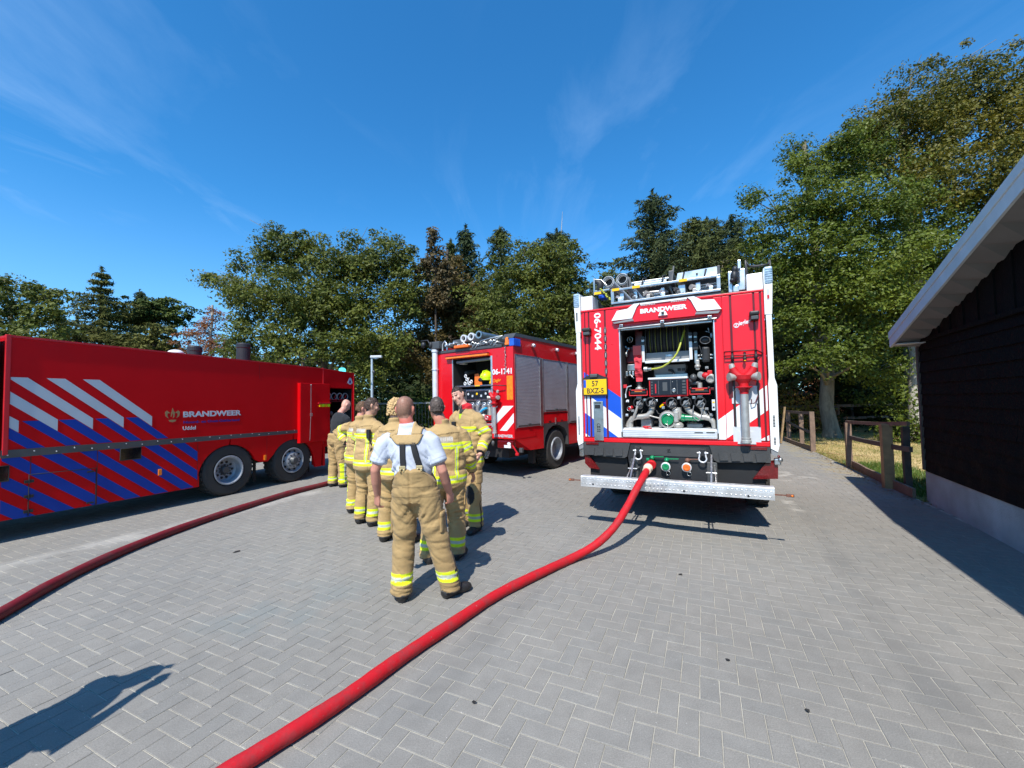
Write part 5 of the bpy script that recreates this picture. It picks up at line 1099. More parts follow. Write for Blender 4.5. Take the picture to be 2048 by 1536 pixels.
# lower skirt pieces with wheel arches
def arch(cy, r, n, a0=0, a1=180, cz=.5): return [(cy + r * math.cos(R(t)), cz + r * math.sin(R(t))) for t in np.linspace(a0, a1, n)]
mb = MB()
pl = [(-2.94, .29), (-.545, .275), (-.545, .46)] + [p for p in arch(0, .56, 12, 175, 92, .42)] + [(.02, 1.115), (-2.94, 1.115)]
mb.prism(pl, -.06, 0, 'yz')
pl = [(.025, 1.115)] + arch(0, .56, 12, 88, 22, .42) + [(.63, .56), (.80, .55)] + arch(1.42, .56, 10, 150, 92, .40) + [(1.42, 1.115)]
mb.prism(pl, -.06, 0, 'yz')
pl = [(1.425, 1.115)] + arch(1.42, .56, 12, 88, 10, .40) + [(2.03, .25), (2.19, .24), (2.25, .78), (2.25, 1.115)]
mb.prism(pl, -.06, 0, 'yz'); sk = P3(mb, 'skirt', 'red3')
mb = MB(); mb.box(-.05, .004, -2.94, 1.75, 1.118, 1.128); mb.prism([(-2.94, 1.10), (1.60, 1.095), (1.60, 1.165), (-2.94, 1.205)], .0005, .010, 'yz'); bd = P3(mb, 'rubbing_strip', 'grey_dark')
for k in range(22):
    y = -2.86 + k * .205 + random.uniform(-.03, .03)
    mb = MB(); mb.ell((.011, y, 1.155 - .005 * k / 22 + random.choice((-.018, .012))), (.004, .009, .009), 8, 5); P3(mb, 'rivet', 'alu', bd)
# chevrons: clipped to the panels
def film3(poly, m, x=.0010, zlo=None, zhi=None, ylo=-2.875, yhi=2.2, t=.0022):
    q = clip(poly, 0, ylo, 1); q = clip(q, 0, yhi, -1) if q else q
    if zlo is not None and q: q = clip(q, 1, zlo, 1)
    if zhi is not None and q: q = clip(q, 1, zhi, -1)
    if q and len(q) > 2:
        mb = MB(); mb.prism(q, x, x + t, 'yz'); return P3(mb, 'stripe', m)
S3 = -.855   # slope of the stripes
for yt in (-3.29, -2.91, -2.54, -2.16):                      # white stripes start at the top edge z=2.17
    ye = yt + .875                                             # vertical right end
    poly = [(yt, 2.17), (yt + .19, 2.17), (ye, 2.17 + S3 * (ye - yt - .19)), (ye, 2.17 + S3 * (ye - yt))]
    film3(poly, 'white3', zlo=1.21)
film3([(-2.92, 1.69), (-2.79, 1.585), (-2.79, 1.43), (-2.92, 1.54)], 'white3')
def low_edge(z): return z
for k, ye in enumerate((-3.17, -2.79, -2.42, -2.04, -1.66)):
    # blue continues below the white from z about 1.58 down to the strip
    poly = [(ye + .03, 1.58), (ye + .19, 1.58), (ye + .19 + .375 / .86, 1.205), (ye + .03 + .375 / .86 * 0 - .0 + .0, 1.58)]
for y0, y1 in ((-3.14, -2.97), (-2.76, -2.60), (-2.41, -2.23), (-2.01, -1.86), (-1.64, -1.48)):
    zb = 1.205; dy_ = (1.58 - zb) / .86
    film3([(y0, 1.58), (y1, 1.58), (y1 + dy_, zb), (y0 + dy_, zb)], 'blue3', x=.0006, t=.0018)
# white stripes lie over the blue where they overlap: nothing is shared with the blue plane
for k in range(-2, 9):                                         # lower skirt, blue on red
    y0 = -2.98 + k * .395
    film3([(y0 - .0, 1.112), (y0 + .20, 1.112), (y0 + .20 + .84 / .86, .272), (y0 + .84 / .86, .272)], 'blue3', ylo=-2.93, yhi=-.575, zlo=.285) if y0 < -.85 else None
film3([(-1.10, 1.112), (-.92, 1.112), (-.575, .815), (-.575, .66)], 'blue3', ylo=-2.93) if False else None
# windows, flap, lines
for y0, y1, z0, z1 in ((-1.70, -1.43, .905, 1.09), (-3.1, -2.865, .80, 1.0)):
    mb = MB(); mb.bbox(.0045, .012, y0, y1, z0, z1, .004); wi = P3(mb, 'side_opening', 'glass_dark')
    mb = MB(); mb.tube([(.008, y0, z0), (.008, y1, z0), (.008, y1, z1), (.008, y0, z1), (.008, y0, z0)], .007, 6); P3(mb, 'opening_frame', 'black_rubber', wi)
mb = MB(); mb.tube([(.006, -2.68, .30), (.006, -2.68, .85), (.006, -1.985, .835), (.006, -1.985, .29)], .006, 6); fl = P3(mb, 'flap_gap', 'dark')
for z in (.76, .56, .36):
    mb = MB(); mb.bbox(.004, .022, -2.725, -2.69, z - .02, z + .02, .004); mb.bbox(.004, .022, -2.67, -2.635, z - .02, z + .02, .004); mb.cyl((.016, -2.68, z - .03), (.016, -2.68, z + .03), .008, 8); P3(mb, 'hinge', 'black', fl)
for z in (.79, .33):
    mb = MB(); mb.bbox(.004, .018, -2.09, -2.01, z - .01, z + .012, .004); P3(mb, 'flap_latch', 'black', fl)
mb = MB(); mb.box(.0038, .006, -1.978, -1.970, .29, 1.11); mb.box(.0036, .005, -.578, -.572, .28, 1.11); mb.box(.0036, .005, .775, .779, .56, 1.11); mb.box(.0005, .003, .60, .603, 2.3, 2.62); mb.box(.0036, .0055, -2.672, -2.664, .86, 1.11); P3(mb, 'panel_joint', 'darkred')
for y, z in ((-1.16, .64), (.735, .64)):
    mb = MB(); mb.bbox(.0045, .022, y - .03, y + .022, z - .055, z + .05, .006); P3(mb, 'side_marker', 'orange')
# emblem, wordmark
mb = MB(); ex, ez = -.985, 1.60
for s in (-1, 1):
    mb.prism([(ex + s * .03, ez + .03), (ex + s * .085, ez + .075), (ex + s * .115, ez + .05), (ex + s * .105, ez - .02), (ex + s * .06, ez - .06), (ex + s * .08, ez - .0), (ex + s * .07, ez + .03)], .0008, .0025, 'yz')
mb.prism([(ex - .028, ez - .03), (ex - .02, ez + .045), (ex + .0, ez + .125), (ex + .018, ez + .06), (ex + .034, ez + .05), (ex + .03, ez - .03), (ex + .004, ez - .06), (ex + .012, ez + .0), (ex - .004, ez + .03), (ex - .012, ez - .02)], .0027, .0042, 'yz')
mb.prism([(ex - .06, ez - .085), (ex + .06, ez - .085), (ex + .045, ez - .115), (ex, ez - .128), (ex - .045, ez - .115)], .0008, .0025, 'yz'); P3(mb, 'emblem', 'gold')
YD, ZD, XD = (0, 1, 0), (0, 0, 1), (1, 0, 0)
text_mesh('lettering', 'BRANDWEER', .135, M['decal_grey'], T3, (.0006, -.825, 1.555), YD, ZD, XD, bold=.005, width=1.04)
text_mesh('lettering', 'Noord- en Oost-Gelderland', .06, M['decal_blue_dark'], T3, (.0006, -.815, 1.44), YD, ZD, XD, bold=.003, width=1.0)
text_mesh('lettering', 'Uddel', .09, M['decal_grey'], T3, (.0006, -.825, 1.325), YD, ZD, XD, bold=.002, width=.21)
mb = MB(); mb.prism([(3.04, 2.30), (3.10, 2.42), (3.14, 2.44), (3.18, 2.42), (3.23, 2.30), (3.14, 2.25)], .0006, .003, 'yz'); bg_ = P3(mb, 'badge', 'decal_grey')
mb = MB(); mb.ell((.0035, 3.135, 2.33), (.002, .035, .045), 10, 6); P3(mb, 'badge_centre', 'decal_blue_dark', bg_)
# roof vents and beacon
for y, z0, r_ in ((-.08, 2.98, .125), (.93, 3.16, .14)):
    mb = MB(); zb = 2.60; mb.lathe((-1.0, y, zb), (0, 0, 1), [(0, r_ * .98), (z0 - zb - .12, r_ * .98), (z0 - zb - .10, r_ * 1.04), (z0 - zb - .03, r_ * 1.04), (z0 - zb, r_ * .85), (z0 - zb + .01, 0)], 26); P3(mb, 'roof_vent', 'black')
mb = MB(); mb.ell((-1.0, -.42, 2.80), (.12, .14, .07)); mb.ell((-1.1, -.28, 2.78), (.1, .14, .05)); P3(mb, 'roof_cap', 'white')
mb = MB(); mb.lathe((-.25, 3.12, 2.56), (0, 0, 1), [(0, .10), (.03, .10), (.03, .09), (.12, .085), (.15, .05), (.155, 0)], 20); P3(mb, 'beacon', 'teal_lamp')
# open door hung at the front of the rear bay, standing out
mb = MB(); mb.bbox(.0, .055, 1.525, 1.548, .86, 2.245, .005); mb.bbox(.06, .10, 1.52, 2.375, .86, 2.245, .01); mb.bbox(-.0, .06, 2.05, 2.2, 1.0, 1.2, .01) if False else None
dr = P3(mb, 'open_door', 'red3')
mb = MB(); mb.tube([(.112, 1.80, 2.20), (.112, 1.80, 1.52), (.112, 1.77, .90)], .006, 6); mb.ell((.115, 1.80, 2.20), (.01, .016, .02)); mb.bbox(.101, .125, 1.78, 1.84, 1.47, 1.54, .006); P3(mb, 'door_rod', 'steel', dr)
for k in range(4):
    mb = MB(); y = 2.03 + k * .085; mb.bbox(.101, .135, y, y + .07, 1.68, 1.75, .02); P3(mb, 'door_tag', 'hiyellow' if k % 2 else 'yellow', dr)
mb = MB(); mb.bbox(.101, .14, 2.0, 2.37, 1.755, 1.785, .004); P3(mb, 'tag_rail', 'red_dull', dr)
mb = MB(); mb.bbox(-.02, .012, 1.53, 1.55, .86, 2.25, .003); P3(mb, 'door_edge', 'red_dull', dr)
# bay lining and contents
mb = MB(); mb.box(-.99, -.98, 2.385, 3.21, .79, 2.15); mb.box(-.98, -.01, 2.385, 2.395, .79, 2.15); mb.box(-.98, -.01, 3.205, 3.213, .79, 2.15); mb.box(-.98, -.01, 2.396, 3.204, .775, .79); P3(mb, 'bay_lining', 'dark')
for z in (1.20, 1.80):
    mb = MB(); mb.box(-.9, -.02, 2.397, 3.203, z, z + .025); P3(mb, 'bay_shelf', 'darkred')
for k in range(4):
    mb = MB(); y = 2.50 + k * .19; mb.torus((-.10, y, 1.94), (1, 0, 0), .085, .016, 20, 6); P3(mb, 'stowed_coupling', 'grey')
for k in range(4):
    mb = MB(); y = 2.48 + k * .18; mb.bbox(-.12, -.06, y, y + .1, 1.84, 1.87, .006); mb.obox((-.07, y, 1.9), (-.07, y + .06, 1.98), .01, .01); P3(mb, 'red_clip', 'red_dull')
mb = MB()
for k in range(5): mb.ell((-.15, 2.50 + k * .15, 1.45 + .06 * (k % 2)), (.04, .05, .06)); mb.cyl((-.2, 2.5 + k * .15, 1.22), (-.2, 2.5 + k * .15, 1.4), .03, 10)
P3(mb, 'stowed_tools', 'grey_dark')
# rear frame under the bay, hose connectors
mb = MB(); mb.bbox(-.4, -.0, 2.262, 2.32, .24, .779, .01); mb.bbox(-.5, -.01, 2.33, 3.27, .70, .77, .01); mb.box(-2.3, -.5, 2.3, 3.2, .45, .77); P3(mb, 'rear_frame', 'red3')
for z in (.66, .34):
    mb = MB(); mb.lathe((-.35, 2.95, z), (.95, -.1, 0), [(0, .06), (.32, .06), (.33, .075), (.38, .075), (.40, .05), (.40, 0)], 18); P3(mb, 'outlet', 'alu_white')
# running gear
mb = MB(); mb.box(-2.2, -.35, -9, 3.0, .50, 1.10); mb.box(-.30, -.28, .68, .74, .12, .55); mb.box(-.30, -.28, 2.07, 2.1, .10, .3); P3(mb, 'chassis', 'dark')
for y in (0, 1.42, -6.0):
    for x in (-.17, -2.28): wheel(T3, x, y, .49, .33)
def rim3(y, deep):
    mb = MB(); r0 = .285
    if deep: mb.lathe((-.002, y, .49), (1, 0, 0), [(0, r0), (.004, r0 - .02), (-.02, r0 - .05), (-.13, r0 - .07), (-.16, r0 - .10), (-.165, .0)], 36, 'end')
    else: mb.lathe((-.002, y, .49), (1, 0, 0), [(0, r0), (.004, r0 - .02), (-.05, r0 - .06), (-.06, r0 - .08), (.0, .17), (.02, .12), (.02, .0)], 36, 'end')
    rm = P3(mb, 'rim', 'rim')
    for k in range(10):
        a = 2 * math.pi * k / 10
        mb = MB(); rr = .152 if deep else .21; mb.cyl((-.158 if deep else -.045, y + rr * math.cos(a), .49 + rr * math.sin(a)), (-.150 if deep else -.030, y + rr * math.cos(a), .49 + rr * math.sin(a)), .024, 12); P3(mb, 'rim_hole', 'dark', rm)
        mb = MB(); rr = .100 if deep else .145; xx = -.15 if deep else .012; mb.cyl((xx, y + rr * math.cos(a + .3), .49 + rr * math.sin(a + .3)), (xx + .03, y + rr * math.cos(a + .3), .49 + rr * math.sin(a + .3)), .014, 6); P3(mb, 'wheel_nut', 'grey_dark', rm)
    mb = MB(); xx = -.155 if deep else .018; mb.lathe((xx, y, .49), (1, 0, 0), [(0, .085 if deep else .10), (.06, .07), (.07, .06), (.072, 0)], 24); P3(mb, 'hub', 'grey_dark', rm)
rim3(0, True); rim3(1.42, False)
# tractor cab side next to the body, only its rear edge is in view
mb = MB(); mb.prism([(-5.3, .35), (-2.975, .35), (-2.975, 2.75), (-4.6, 2.85), (-5.2, 2.3)], -2.45, -.01, 'yz'); ct = P3(mb, 'cab', 'black')
text_mesh('lettering', 'S', .16, M['red_dull'], ct, (-.009, -3.10, 2.38), YD, ZD, XD, bold=.004)
text_mesh('lettering', '2', .30, M['decal_grey'], ct, (-.009, -3.20, 1.83), YD, ZD, XD, bold=.004)

# ================================================================== barn on the right
B0, BH = (6.60, 6.67), 28.5
barn = thing('barn', 'black boarded barn with white verge boards and grey plinth at the right edge', 'barn', (*B0, 0), BH)
def PB(mb, name, m, parent=None): return mb.build(name, M[m], barn if parent is None else parent)
BW, BD, EZ, SL = 9.4, 11.0, 2.50, .262      # gable width, depth, eaves height, roof slope
ap = BW / 2; AZ = EZ + ap * SL
mb = MB(); mb.prism([(.10, -.04), (-BW, -.04), (-BW, .50), (.10, .50)], 0, .30, 'yz'); mb.box(.3, BD, -.20, .10, -.04, .5); PB(mb, 'plinth', 'plinth')
mb = MB(); mb.prism([(.06, .5), (-BW + .04, .5), (-BW + .04, EZ + .1), (-ap, AZ + .1), (.06, EZ + .1)], .03, .25, 'yz'); mb.box(.25, BD, -.25, .06, .5, EZ); mb.box(.25, BD, -BW, -BW + .3, .5, EZ); mb.prism([(.06, .0), (-BW, .0), (-BW, EZ), (-ap, AZ), (.06, EZ)], BD - .2, BD, 'yz'); PB(mb, 'wall', 'barn_black')
# horizontal boards, each a piece; lapped
nb = 0
z = .50; k = 0
while z < 2.53:
    h = .175 + random.uniform(-.004, .004); z1 = min(z + h, 2.545)
    cut = -random.uniform(2.2, 4.6)
    for ya, yb in ((.07, cut), (cut, -BW + .04)):
        mb = MB(); t = random.uniform(-.002, .003)
        mb.add([(-.012 + t, ya, z - .012), (-.012 + t, yb + .003, z - .012), (.010, yb + .003, z1), (.010, ya, z1), (.029, ya, z - .012), (.029, yb + .003, z - .012), (.029, yb + .003, z1), (.029, ya, z1)], [(0, 1, 2, 3), (4, 7, 6, 5), (0, 4, 5, 1), (3, 2, 6, 7), (0, 3, 7, 4), (1, 5, 6, 2)])
        PB(mb, 'board', 'barn_black')
    z = z1; k += 1
mb = MB(); mb.bbox(-.035, .028, -BW, .09, 2.548, 2.60, .004); PB(mb, 'ledge_board', 'barn_black')
# vertical boards of the gable
y = .0
while y > -BW + .2:
    w_ = .19; zt = lambda q: EZ + SL * min(-q, BW + q) + .08
    y1 = y - w_
    if zt(y1) > 2.62:
        mb = MB(); pr = .018 if int(round(-y / w_)) % 2 else .004
        mb.prism([(y - .004, 2.602), (y1 + .004, 2.602), (y1 + .004, max(2.61, zt(y1))), (y - .004, max(2.61, zt(y)))], -pr, .029, 'yz'); PB(mb, 'upright_board', 'barn_black')
    y = y1
mb = MB(); mb.bbox(-.03, .07, .065, .13, .5, 2.50, .006); PB(mb, 'corner_board', 'wood_dark')
# roof, verge boards, soffit
OVX, OY = -.36, .05
def zr(q): return EZ + .22 + SL * (-q if q > -ap else BW + q)
for s, (ya, yb) in ((0, (OY, -ap)), (1, (-ap, -BW - OY))):
    mb = MB(); mb.prism([(ya, zr(ya) - .04), (yb, zr(yb) - .04), (yb, zr(yb) + .03), (ya, zr(ya) + .03)] if s == 0 else [(ya, zr(ya) - .04), (yb, zr(yb) - .04), (yb, zr(yb) + .03), (ya, zr(ya) + .03)], OVX + .03, BD + .3, 'yz'); PB(mb, 'roof', 'roof_tile')
mb = MB(); ya, yb = OY, -ap
mb.prism([(ya, zr(ya) - .20), (yb, zr(yb) - .20), (yb, zr(yb) - .055), (ya, zr(ya) - .055)], OVX, OVX + .028, 'yz'); vb = PB(mb, 'verge_board', 'verge')
mb = MB(); mb.prism([(ya + .01, zr(ya) - .053), (yb, zr(yb) - .053), (yb, zr(yb) + .05), (ya + .01, zr(ya) + .05)], OVX - .012, OVX + .026, 'yz'); PB(mb, 'verge_cap', 'verge')
mb = MB(); yc, yd = -ap - .001, -BW - OY
mb.prism([(yc, zr(yc) - .20), (yd, zr(yd) - .20), (yd, zr(yd) + .05), (yc, zr(yc) + .05)], OVX, OVX + .028, 'yz'); PB(mb, 'verge_board', 'verge')
mb = MB(); n_ = 13
for k in range(n_):                          # soffit of profiled sheets, scalloped against the wall
    ya = OY - k * (ap + OY) / n_; yb = OY - (k + 1) * (ap + OY) / n_; ym = ya + (yb - ya) * .55
    mb.add([(OVX + .029, ya, zr(ya) - .185), (OVX + .029, yb, zr(yb) - .185), (.03, yb, zr(yb) - .20), (.03, ym, zr(ym) - .16), (.03, ya + (yb - ya) * .25, zr(ya) - .225), (.03, ya, zr(ya) - .215)], [(0, 5, 4, 3, 2, 1)])
PB(mb, 'soffit', 'soffit')
mb = MB(); mb.bbox(OVX, BD, OY, OY + .03, EZ + .02, EZ + .25, .004); mb.box(OVX + .03, BD, -.2, OY - .001, EZ + .03, EZ + .045); PB(mb, 'eaves_board', 'verge')
mb = MB(); mb.bbox(.02, .12, .135, .18, .0, 1.9, .006) ; PB(mb, 'side_post', 'wood_dark')

# ================================================================== rail fences of the paddock
def rail(p0, p1, h, m, w=.045):
    mb = MB(); n = 6; p0, p1 = Vector(p0), Vector(p1); u = Vector((0, 0, 1)); sd = (p1 - p0).cross(u).normalized() * w / 2
    vs = []
    for i in range(n + 1):
        t = i / n; c = p0.lerp(p1, t) + Vector((0, 0, random.uniform(-.006, .006) - .02 * math.sin(math.pi * t))); hh = h * (1 + random.uniform(-.06, .06)) / 2
        vs += [c - sd - u * hh, c + sd - u * hh, c + sd + u * hh, c - sd + u * hh]
    mb.add(vs, [(i * 4 + k, i * 4 + (k + 1) % 4, (i + 1) * 4 + (k + 1) % 4, (i + 1) * 4 + k) for i in range(n) for k in range(4)] + [(3, 2, 1, 0), (n * 4, n * 4 + 1, n * 4 + 2, n * 4 + 3)])
    return mb
def post(x, y, z, w, m, head, d=None):
    mb = MB(); d = d or w; h = R(head); ca, sa = math.cos(h), math.sin(h); vs = []
    for i in range(5):
        zz = -.1 + (z + .1) * i / 4
        for a, b_ in ((-1, -1), (1, -1), (1, 1), (-1, 1)):
            r1 = 1 + random.uniform(-.07, .07); lx, ly = a * w / 2 * r1, b_ * d / 2 * r1; vs.append((x + lx * ca + ly * sa, y - lx * sa + ly * ca, zz))
    mb.add(vs, [(i * 4 + k, i * 4 + (k + 1) % 4, (i + 1) * 4 + (k + 1) % 4, (i + 1) * 4 + k) for i in range(4) for k in range(4)] + [(3, 2, 1, 0), (16, 17, 18, 19)])
    return mb
def fence(name, label, posts, rails, cat='fence', head=26, group=None):
    root = thing(name, label, cat, (0, 0, 0), 0, group)
    for x, y, z, w, m in posts: post(x, y, z, w, m, head).build('post', M[m], root)
    for p0, p1, h, m in rails: rail(p0, p1, h, m).build('rail', M[m], root)
    return root
fence('rail_fence', 'brown wooden rail fence beside the barn corner with a pale broad end post', [(8.05, 10.02, 1.07, .115, 'wood_grey'), (6.93, 7.75, 1.18, .15, 'wood_pale'), (6.98, 7.42, 1.15, .10, 'wood_dark')],
      [((8.13, 10.15, 1.08), (6.60, 6.95, 1.24), .07, 'wood_grey'), ((8.13, 10.10, .72), (6.62, 6.95, .80), .09, 'wood_dark'), ((8.12, 10.05, .09), (6.58, 6.90, .10), .16, 'wood_grey')], 'fence')
fence('rail_fence', 'farther brown rail fence beyond the gateway, left of the beech trunk', [(9.35, 13.02, 1.24, .13, 'wood_grey'), (10.45, 15.1, 1.16, .13, 'wood_grey'), (10.55, 15.95, 1.12, .13, 'wood_grey')],
      [((9.38, 13.02, 1.20), (10.70, 16.4, 1.16), .09, 'wood_grey'), ((9.38, 13.02, .55), (10.70, 16.4, .80), .07, 'wood_dark'), ((9.30, 13.0, .10), (10.55, 16.2, .10), .12, 'wood_grey')], 'fence')
mb = post(10.50, 16.6, 1.42, .14, 'black', 26); gp = mb.build('gate_post', M['grey_dark']); tag(gp, 'dark metal gate post standing behind the near engine right side', 'post')
fence('rail_fence', 'grey weathered double rail fence along the back of the paddock', [(13.0, 20.2, 1.25, .12, 'wood_grey'), (16.1, 20.6, 1.3, .12, 'wood_grey'), (19.2, 20.9, 1.3, .12, 'wood_grey'), (22.5, 21.2, 1.3, .12, 'wood_grey')],
      [((11.0, 20.0, 1.22), (23, 21.3, 1.28), .13, 'wood_grey'), ((11.0, 20.0, .62), (23, 21.3, .66), .12, 'wood_grey')], 'fence', 5)
mb = rail(at(1560, 878, 10.6) * 1, at(1558, 800, 10.9) * 1, .0, 'wood') if False else MB()
mb.obox((9.85, 15.35, .02), (10.02, 15.3, 1.35), .05, .05); bw = mb.build('leaning_stake', M['wood_pale']); tag(bw, 'thin pale wooden stake leaning beside the near engine right rear corner', 'stake')
rp = MB(); pts = [at(1622, 903, 12.9), at(1700, 912, 11.4), at(1768, 918, 10.6)]; pts = [(p[0], p[1], .012) for p in pts]
rp.tube([(9.3, 12.9, .01), (9.6, 12.2, .012), (10.2, 11.4, .012)], .012, 6); ro = rp.build('ground_rope', M['wood_pale']); tag(ro, 'pale rope lying across the paddock gateway', 'rope')
# dark open stable behind the paddock
st = thing('field_shelter', 'low dark timber field shelter in the shade behind the paddock rails', 'shed', (17.3, 23.5, 0), 4)
mb = MB(); mb.box(-5.5, 5.5, 2.6, 2.7, 0, 1.9); mb.box(-5.5, -5.4, 0, 2.6, 0, 1.9); mb.box(5.4, 5.5, 0, 2.6, 0, 1.9); mb.build('wall', M['barn_black'], st)
mb = MB(); mb.prism([(-.5, 1.75), (3.0, 1.98), (3.0, 2.05), (-.5, 1.82)], -5.8, 5.8, 'yz'); mb.build('roof', M['roof_tile'], st)
for x in (-5.3, -1.8, 1.8, 5.3):
    mb = MB(); mb.box(x - .07, x + .07, .0, .14, 0, 1.78); mb.build('post', M['wood_dark'], st)

# bar fence behind the crew
bf = thing('bar_fence', 'dark metal bar fence behind the crew, in front of the hedge', 'fence', (-7.4, 19.5, 0), 0)
mb = MB(); mb.bbox(-6, 10.5, -.02, .03, 1.70, 1.78, .004); mb.box(-6, 10.5, -.015, .02, .15, .2); mb.build('top_rail', M['grey'], bf)
for k in range(110):
    mb = MB(); x = -6 + k * .15; mb.box(x, x + .022, -.01, .012, .05, 1.70); mb.build('bar', M['grey_dark'], bf)
# street lamp
lp_ = thing('street_lamp', 'slim pale street lamp post with a short flat head, between the two engine groups', 'street lamp', tuple(at(744, 770, 17.0).xy) + (0,), 0)
mb = MB(); mb.tube([(0, 0, 0), (0, 0, 1.0), (0, 0, 3.62)], [.07, .06, .045], 14); mb.build('pole', M['galv'], lp_)
mb = MB(); mb.bbox(-.05, .42, -.09, .09, 3.62, 3.72, .03); mb.build('lamp_head', M['decal_grey'], lp_)
mb = MB(); mb.ell((.16, 0, 3.61), (.12, .07, .04)); mb.build('lamp_glass', M['clear_lens'], lp_)
mb = MB(); mb.ell((.07, -.02, 3.05), (.06, .05, .07)); mb.cyl((0, 0, 3.0), (.08, 0, 3.0), .02, 8); mb.build('camera', M['grey_dark'], lp_)

# ================================================================== fire hoses on the ground
def spline(pts, n=12):
    pts = [Vector(p) for p in pts]; o = []
    for i in range(len(pts) - 1):
        p0, p1, p2, p3 = pts[max(i - 1, 0)], pts[i], pts[i + 1], pts[min(i + 2, len(pts) - 1)]
        for k in range(n):
            t = k / n; o.append(0.5 * ((2 * p1) + (-p0 + p2) * t + (2 * p0 - 5 * p1 + 4 * p2 - p3) * t * t + (-p0 + 3 * p1 - 3 * p2 + p3) * t ** 3))
    o.append(pts[-1]); return o
HR = .0435
hose_r = MB()
cp_w = Vector((1.80, 5.58, .815))
pr_ = [(-2.1, 1.05, HR), (-1.62, 1.6, HR), (-1.34, 1.98, HR), (-1.14, 2.24, HR), (-.97, 2.48, HR), (-.77, 2.81, HR), (-.50, 3.21, HR), (-.14, 3.72, HR), (.33, 4.22, HR), (.62, 4.50, HR + .005), (.90, 4.66, .13), (1.14, 4.81, .27), (1.33, 4.99, .43), (1.485, 5.15, .585), (1.60, 5.27, .695), (1.72, 5.44, .775), (1.80, 5.58, .815)]
sp_ = spline(pr_); hose_r.tube(sp_, [HR * (1 + .03 * math.sin(i * .37) + .018 * math.sin(i * 1.3 + 1)) for i in range(len(sp_))], 22, cap=True)
ho = hose_r.build('fire_hose', M['hose_red']); tag(ho, 'bright red charged hose running to the rear of the near engine', 'hose', 'red fire hoses on the paving')
fr_ = thing('hose_coupling', 'cream and red coupling joining the hose to the near engine', 'coupling', tuple(cp_w), 0)
d_ = (sp_[-1] - sp_[-3]).normalized()
mb = MB(); mb.lathe(-d_ * .14, d_, [(0, .052), (.08, .055), (.085, .060), (.14, .060), (.15, .055), (.17, .05)], 20); mb.build('sleeve', mat('cream_sleeve', (.72, .60, .45), .5), fr_)
mb = MB(); mb.lathe(-d_ * .02, d_, [(0, .062), (.02, .064), (.03, .058)], 20); mb.build('collar', M['red_dull'], fr_)
hose_l = MB(); M['hose_dark'] = hose_mat('dull_red_rubber_hose', (0.17, 0.010, 0.017), (0.13, 0.035, 0.036))
HL = .050
pl_ = [(-3.75, 1.9, HL), (-4.05, 2.8, HL), (-4.26, 3.5, HL), (-4.44, 4.02, HL), (-4.58, 4.62, HL), (-4.65, 5.36, HL), (-4.62, 6.21, HL), (-4.50, 7.08, HL), (-4.30, 8.1, HL), (-4.0, 8.9, HL), (-3.82, 9.35, HL + .02), (-3.95, 9.9, .14), (-4.25, 10.5, .26), (-4.55, 10.85, .34)]
sp2 = spline(pl_); hose_l.tube(sp2, [HL * (1 + .03 * math.sin(i * .41)) for i in range(len(sp2))], 22); ho2 = hose_l.build('fire_hose', M['hose_dark']); tag(ho2, 'dull dark red hose lying along the left truck and its rear outlet', 'hose', 'red fire hoses on the paving')

# ================================================================== trees
def bark(name, c, c2, sc=6):
    m, nt, b = newmat(name); L = nt.links; N = nt.nodes
    tc = N.new('ShaderNodeTexCoord'); mp = N.new('ShaderNodeMapping'); mp.inputs['Scale'].default_value = (1, 1, .3); L.new(tc.outputs['Object'], mp.inputs[0])
    n = N.new('ShaderNodeTexNoise'); n.inputs['Scale'].default_value = sc; n.inputs['Detail'].default_value = 8; n.inputs['Roughness'].default_value = .7; L.new(mp.outputs[0], n.inputs['Vector'])
    r = N.new('ShaderNodeValToRGB'); r.color_ramp.elements[0].position = .35; r.color_ramp.elements[0].color = (*c, 1); r.color_ramp.elements[1].position = .65; r.color_ramp.elements[1].color = (*c2, 1)
    L.new(n.outputs['Fac'], r.inputs[0]); L.new(r.outputs[0], b.inputs['Base Color']); b.inputs['Roughness'].default_value = .9
    bp = N.new('ShaderNodeBump'); bp.inputs['Strength'].default_value = .7; bp.inputs['Distance'].default_value = .02; L.new(n.outputs['Fac'], bp.inputs['Height']); L.new(bp.outputs[0], b.inputs['Normal'])
    return m
M['bark_beech'] = bark('beech_bark', (.13, .108, .075), (.31, .265, .185))
M['bark_dark'] = bark('conifer_bark', (.05, .038, .028), (.13, .095, .07))
M['bark_pale'] = bark('pale_bark', (.28, .25, .20), (.50, .46, .40))
M['lf_beech'] = leafmat('beech_leaves', (.030, .058, .006), (.165, .200, .020), .30, 0.48, .30, 0.28)
M['lf_beech2'] = leafmat('beech_leaves_autumn', (.045, .064, .008), (.22, .180, .020), .30, 0.50, .35, 0.28)
M['lf_mid'] = leafmat('hornbeam_leaves', (.034, .055, .008), (.175, .190, .030), .30, 0.52, .30, 0.25)
M['lf_olive'] = leafmat('brownish_leaves', (.050, .046, .012), (.17, .115, .036), .28, 0.58, .4, 0.20)
M['lf_brown'] = leafmat('rusty_dry_leaves', (.17, .065, .030), (.34, .16, .075), .25, 0.75, .5, 0.10)
M['lf_copper'] = leafmat('copper_leaves', (.055, .048, .022), (.17, .12, .05), .2, 0.53, .5, 0.25)
M['lf_spruce'] = leafmat('spruce_needles', (.024, .040, .016), (.100, .120, .050), .08, 0.73, .5, 0.12)
M['lf_spruce2'] = leafmat('douglas_needles', (.032, .046, .014), (.13, .145, .042), .1, 0.68, .5, 0.15)
M['lf_pine'] = leafmat('pine_needles', (.024, .045, .010), (.10, .125, .024), .1, 0.68, .5, 0.15)
M['lf_larch'] = leafmat('larch_needles', (.045, .058, .012), (.16, .155, .04), .15, 0.68, .5, 0.15)
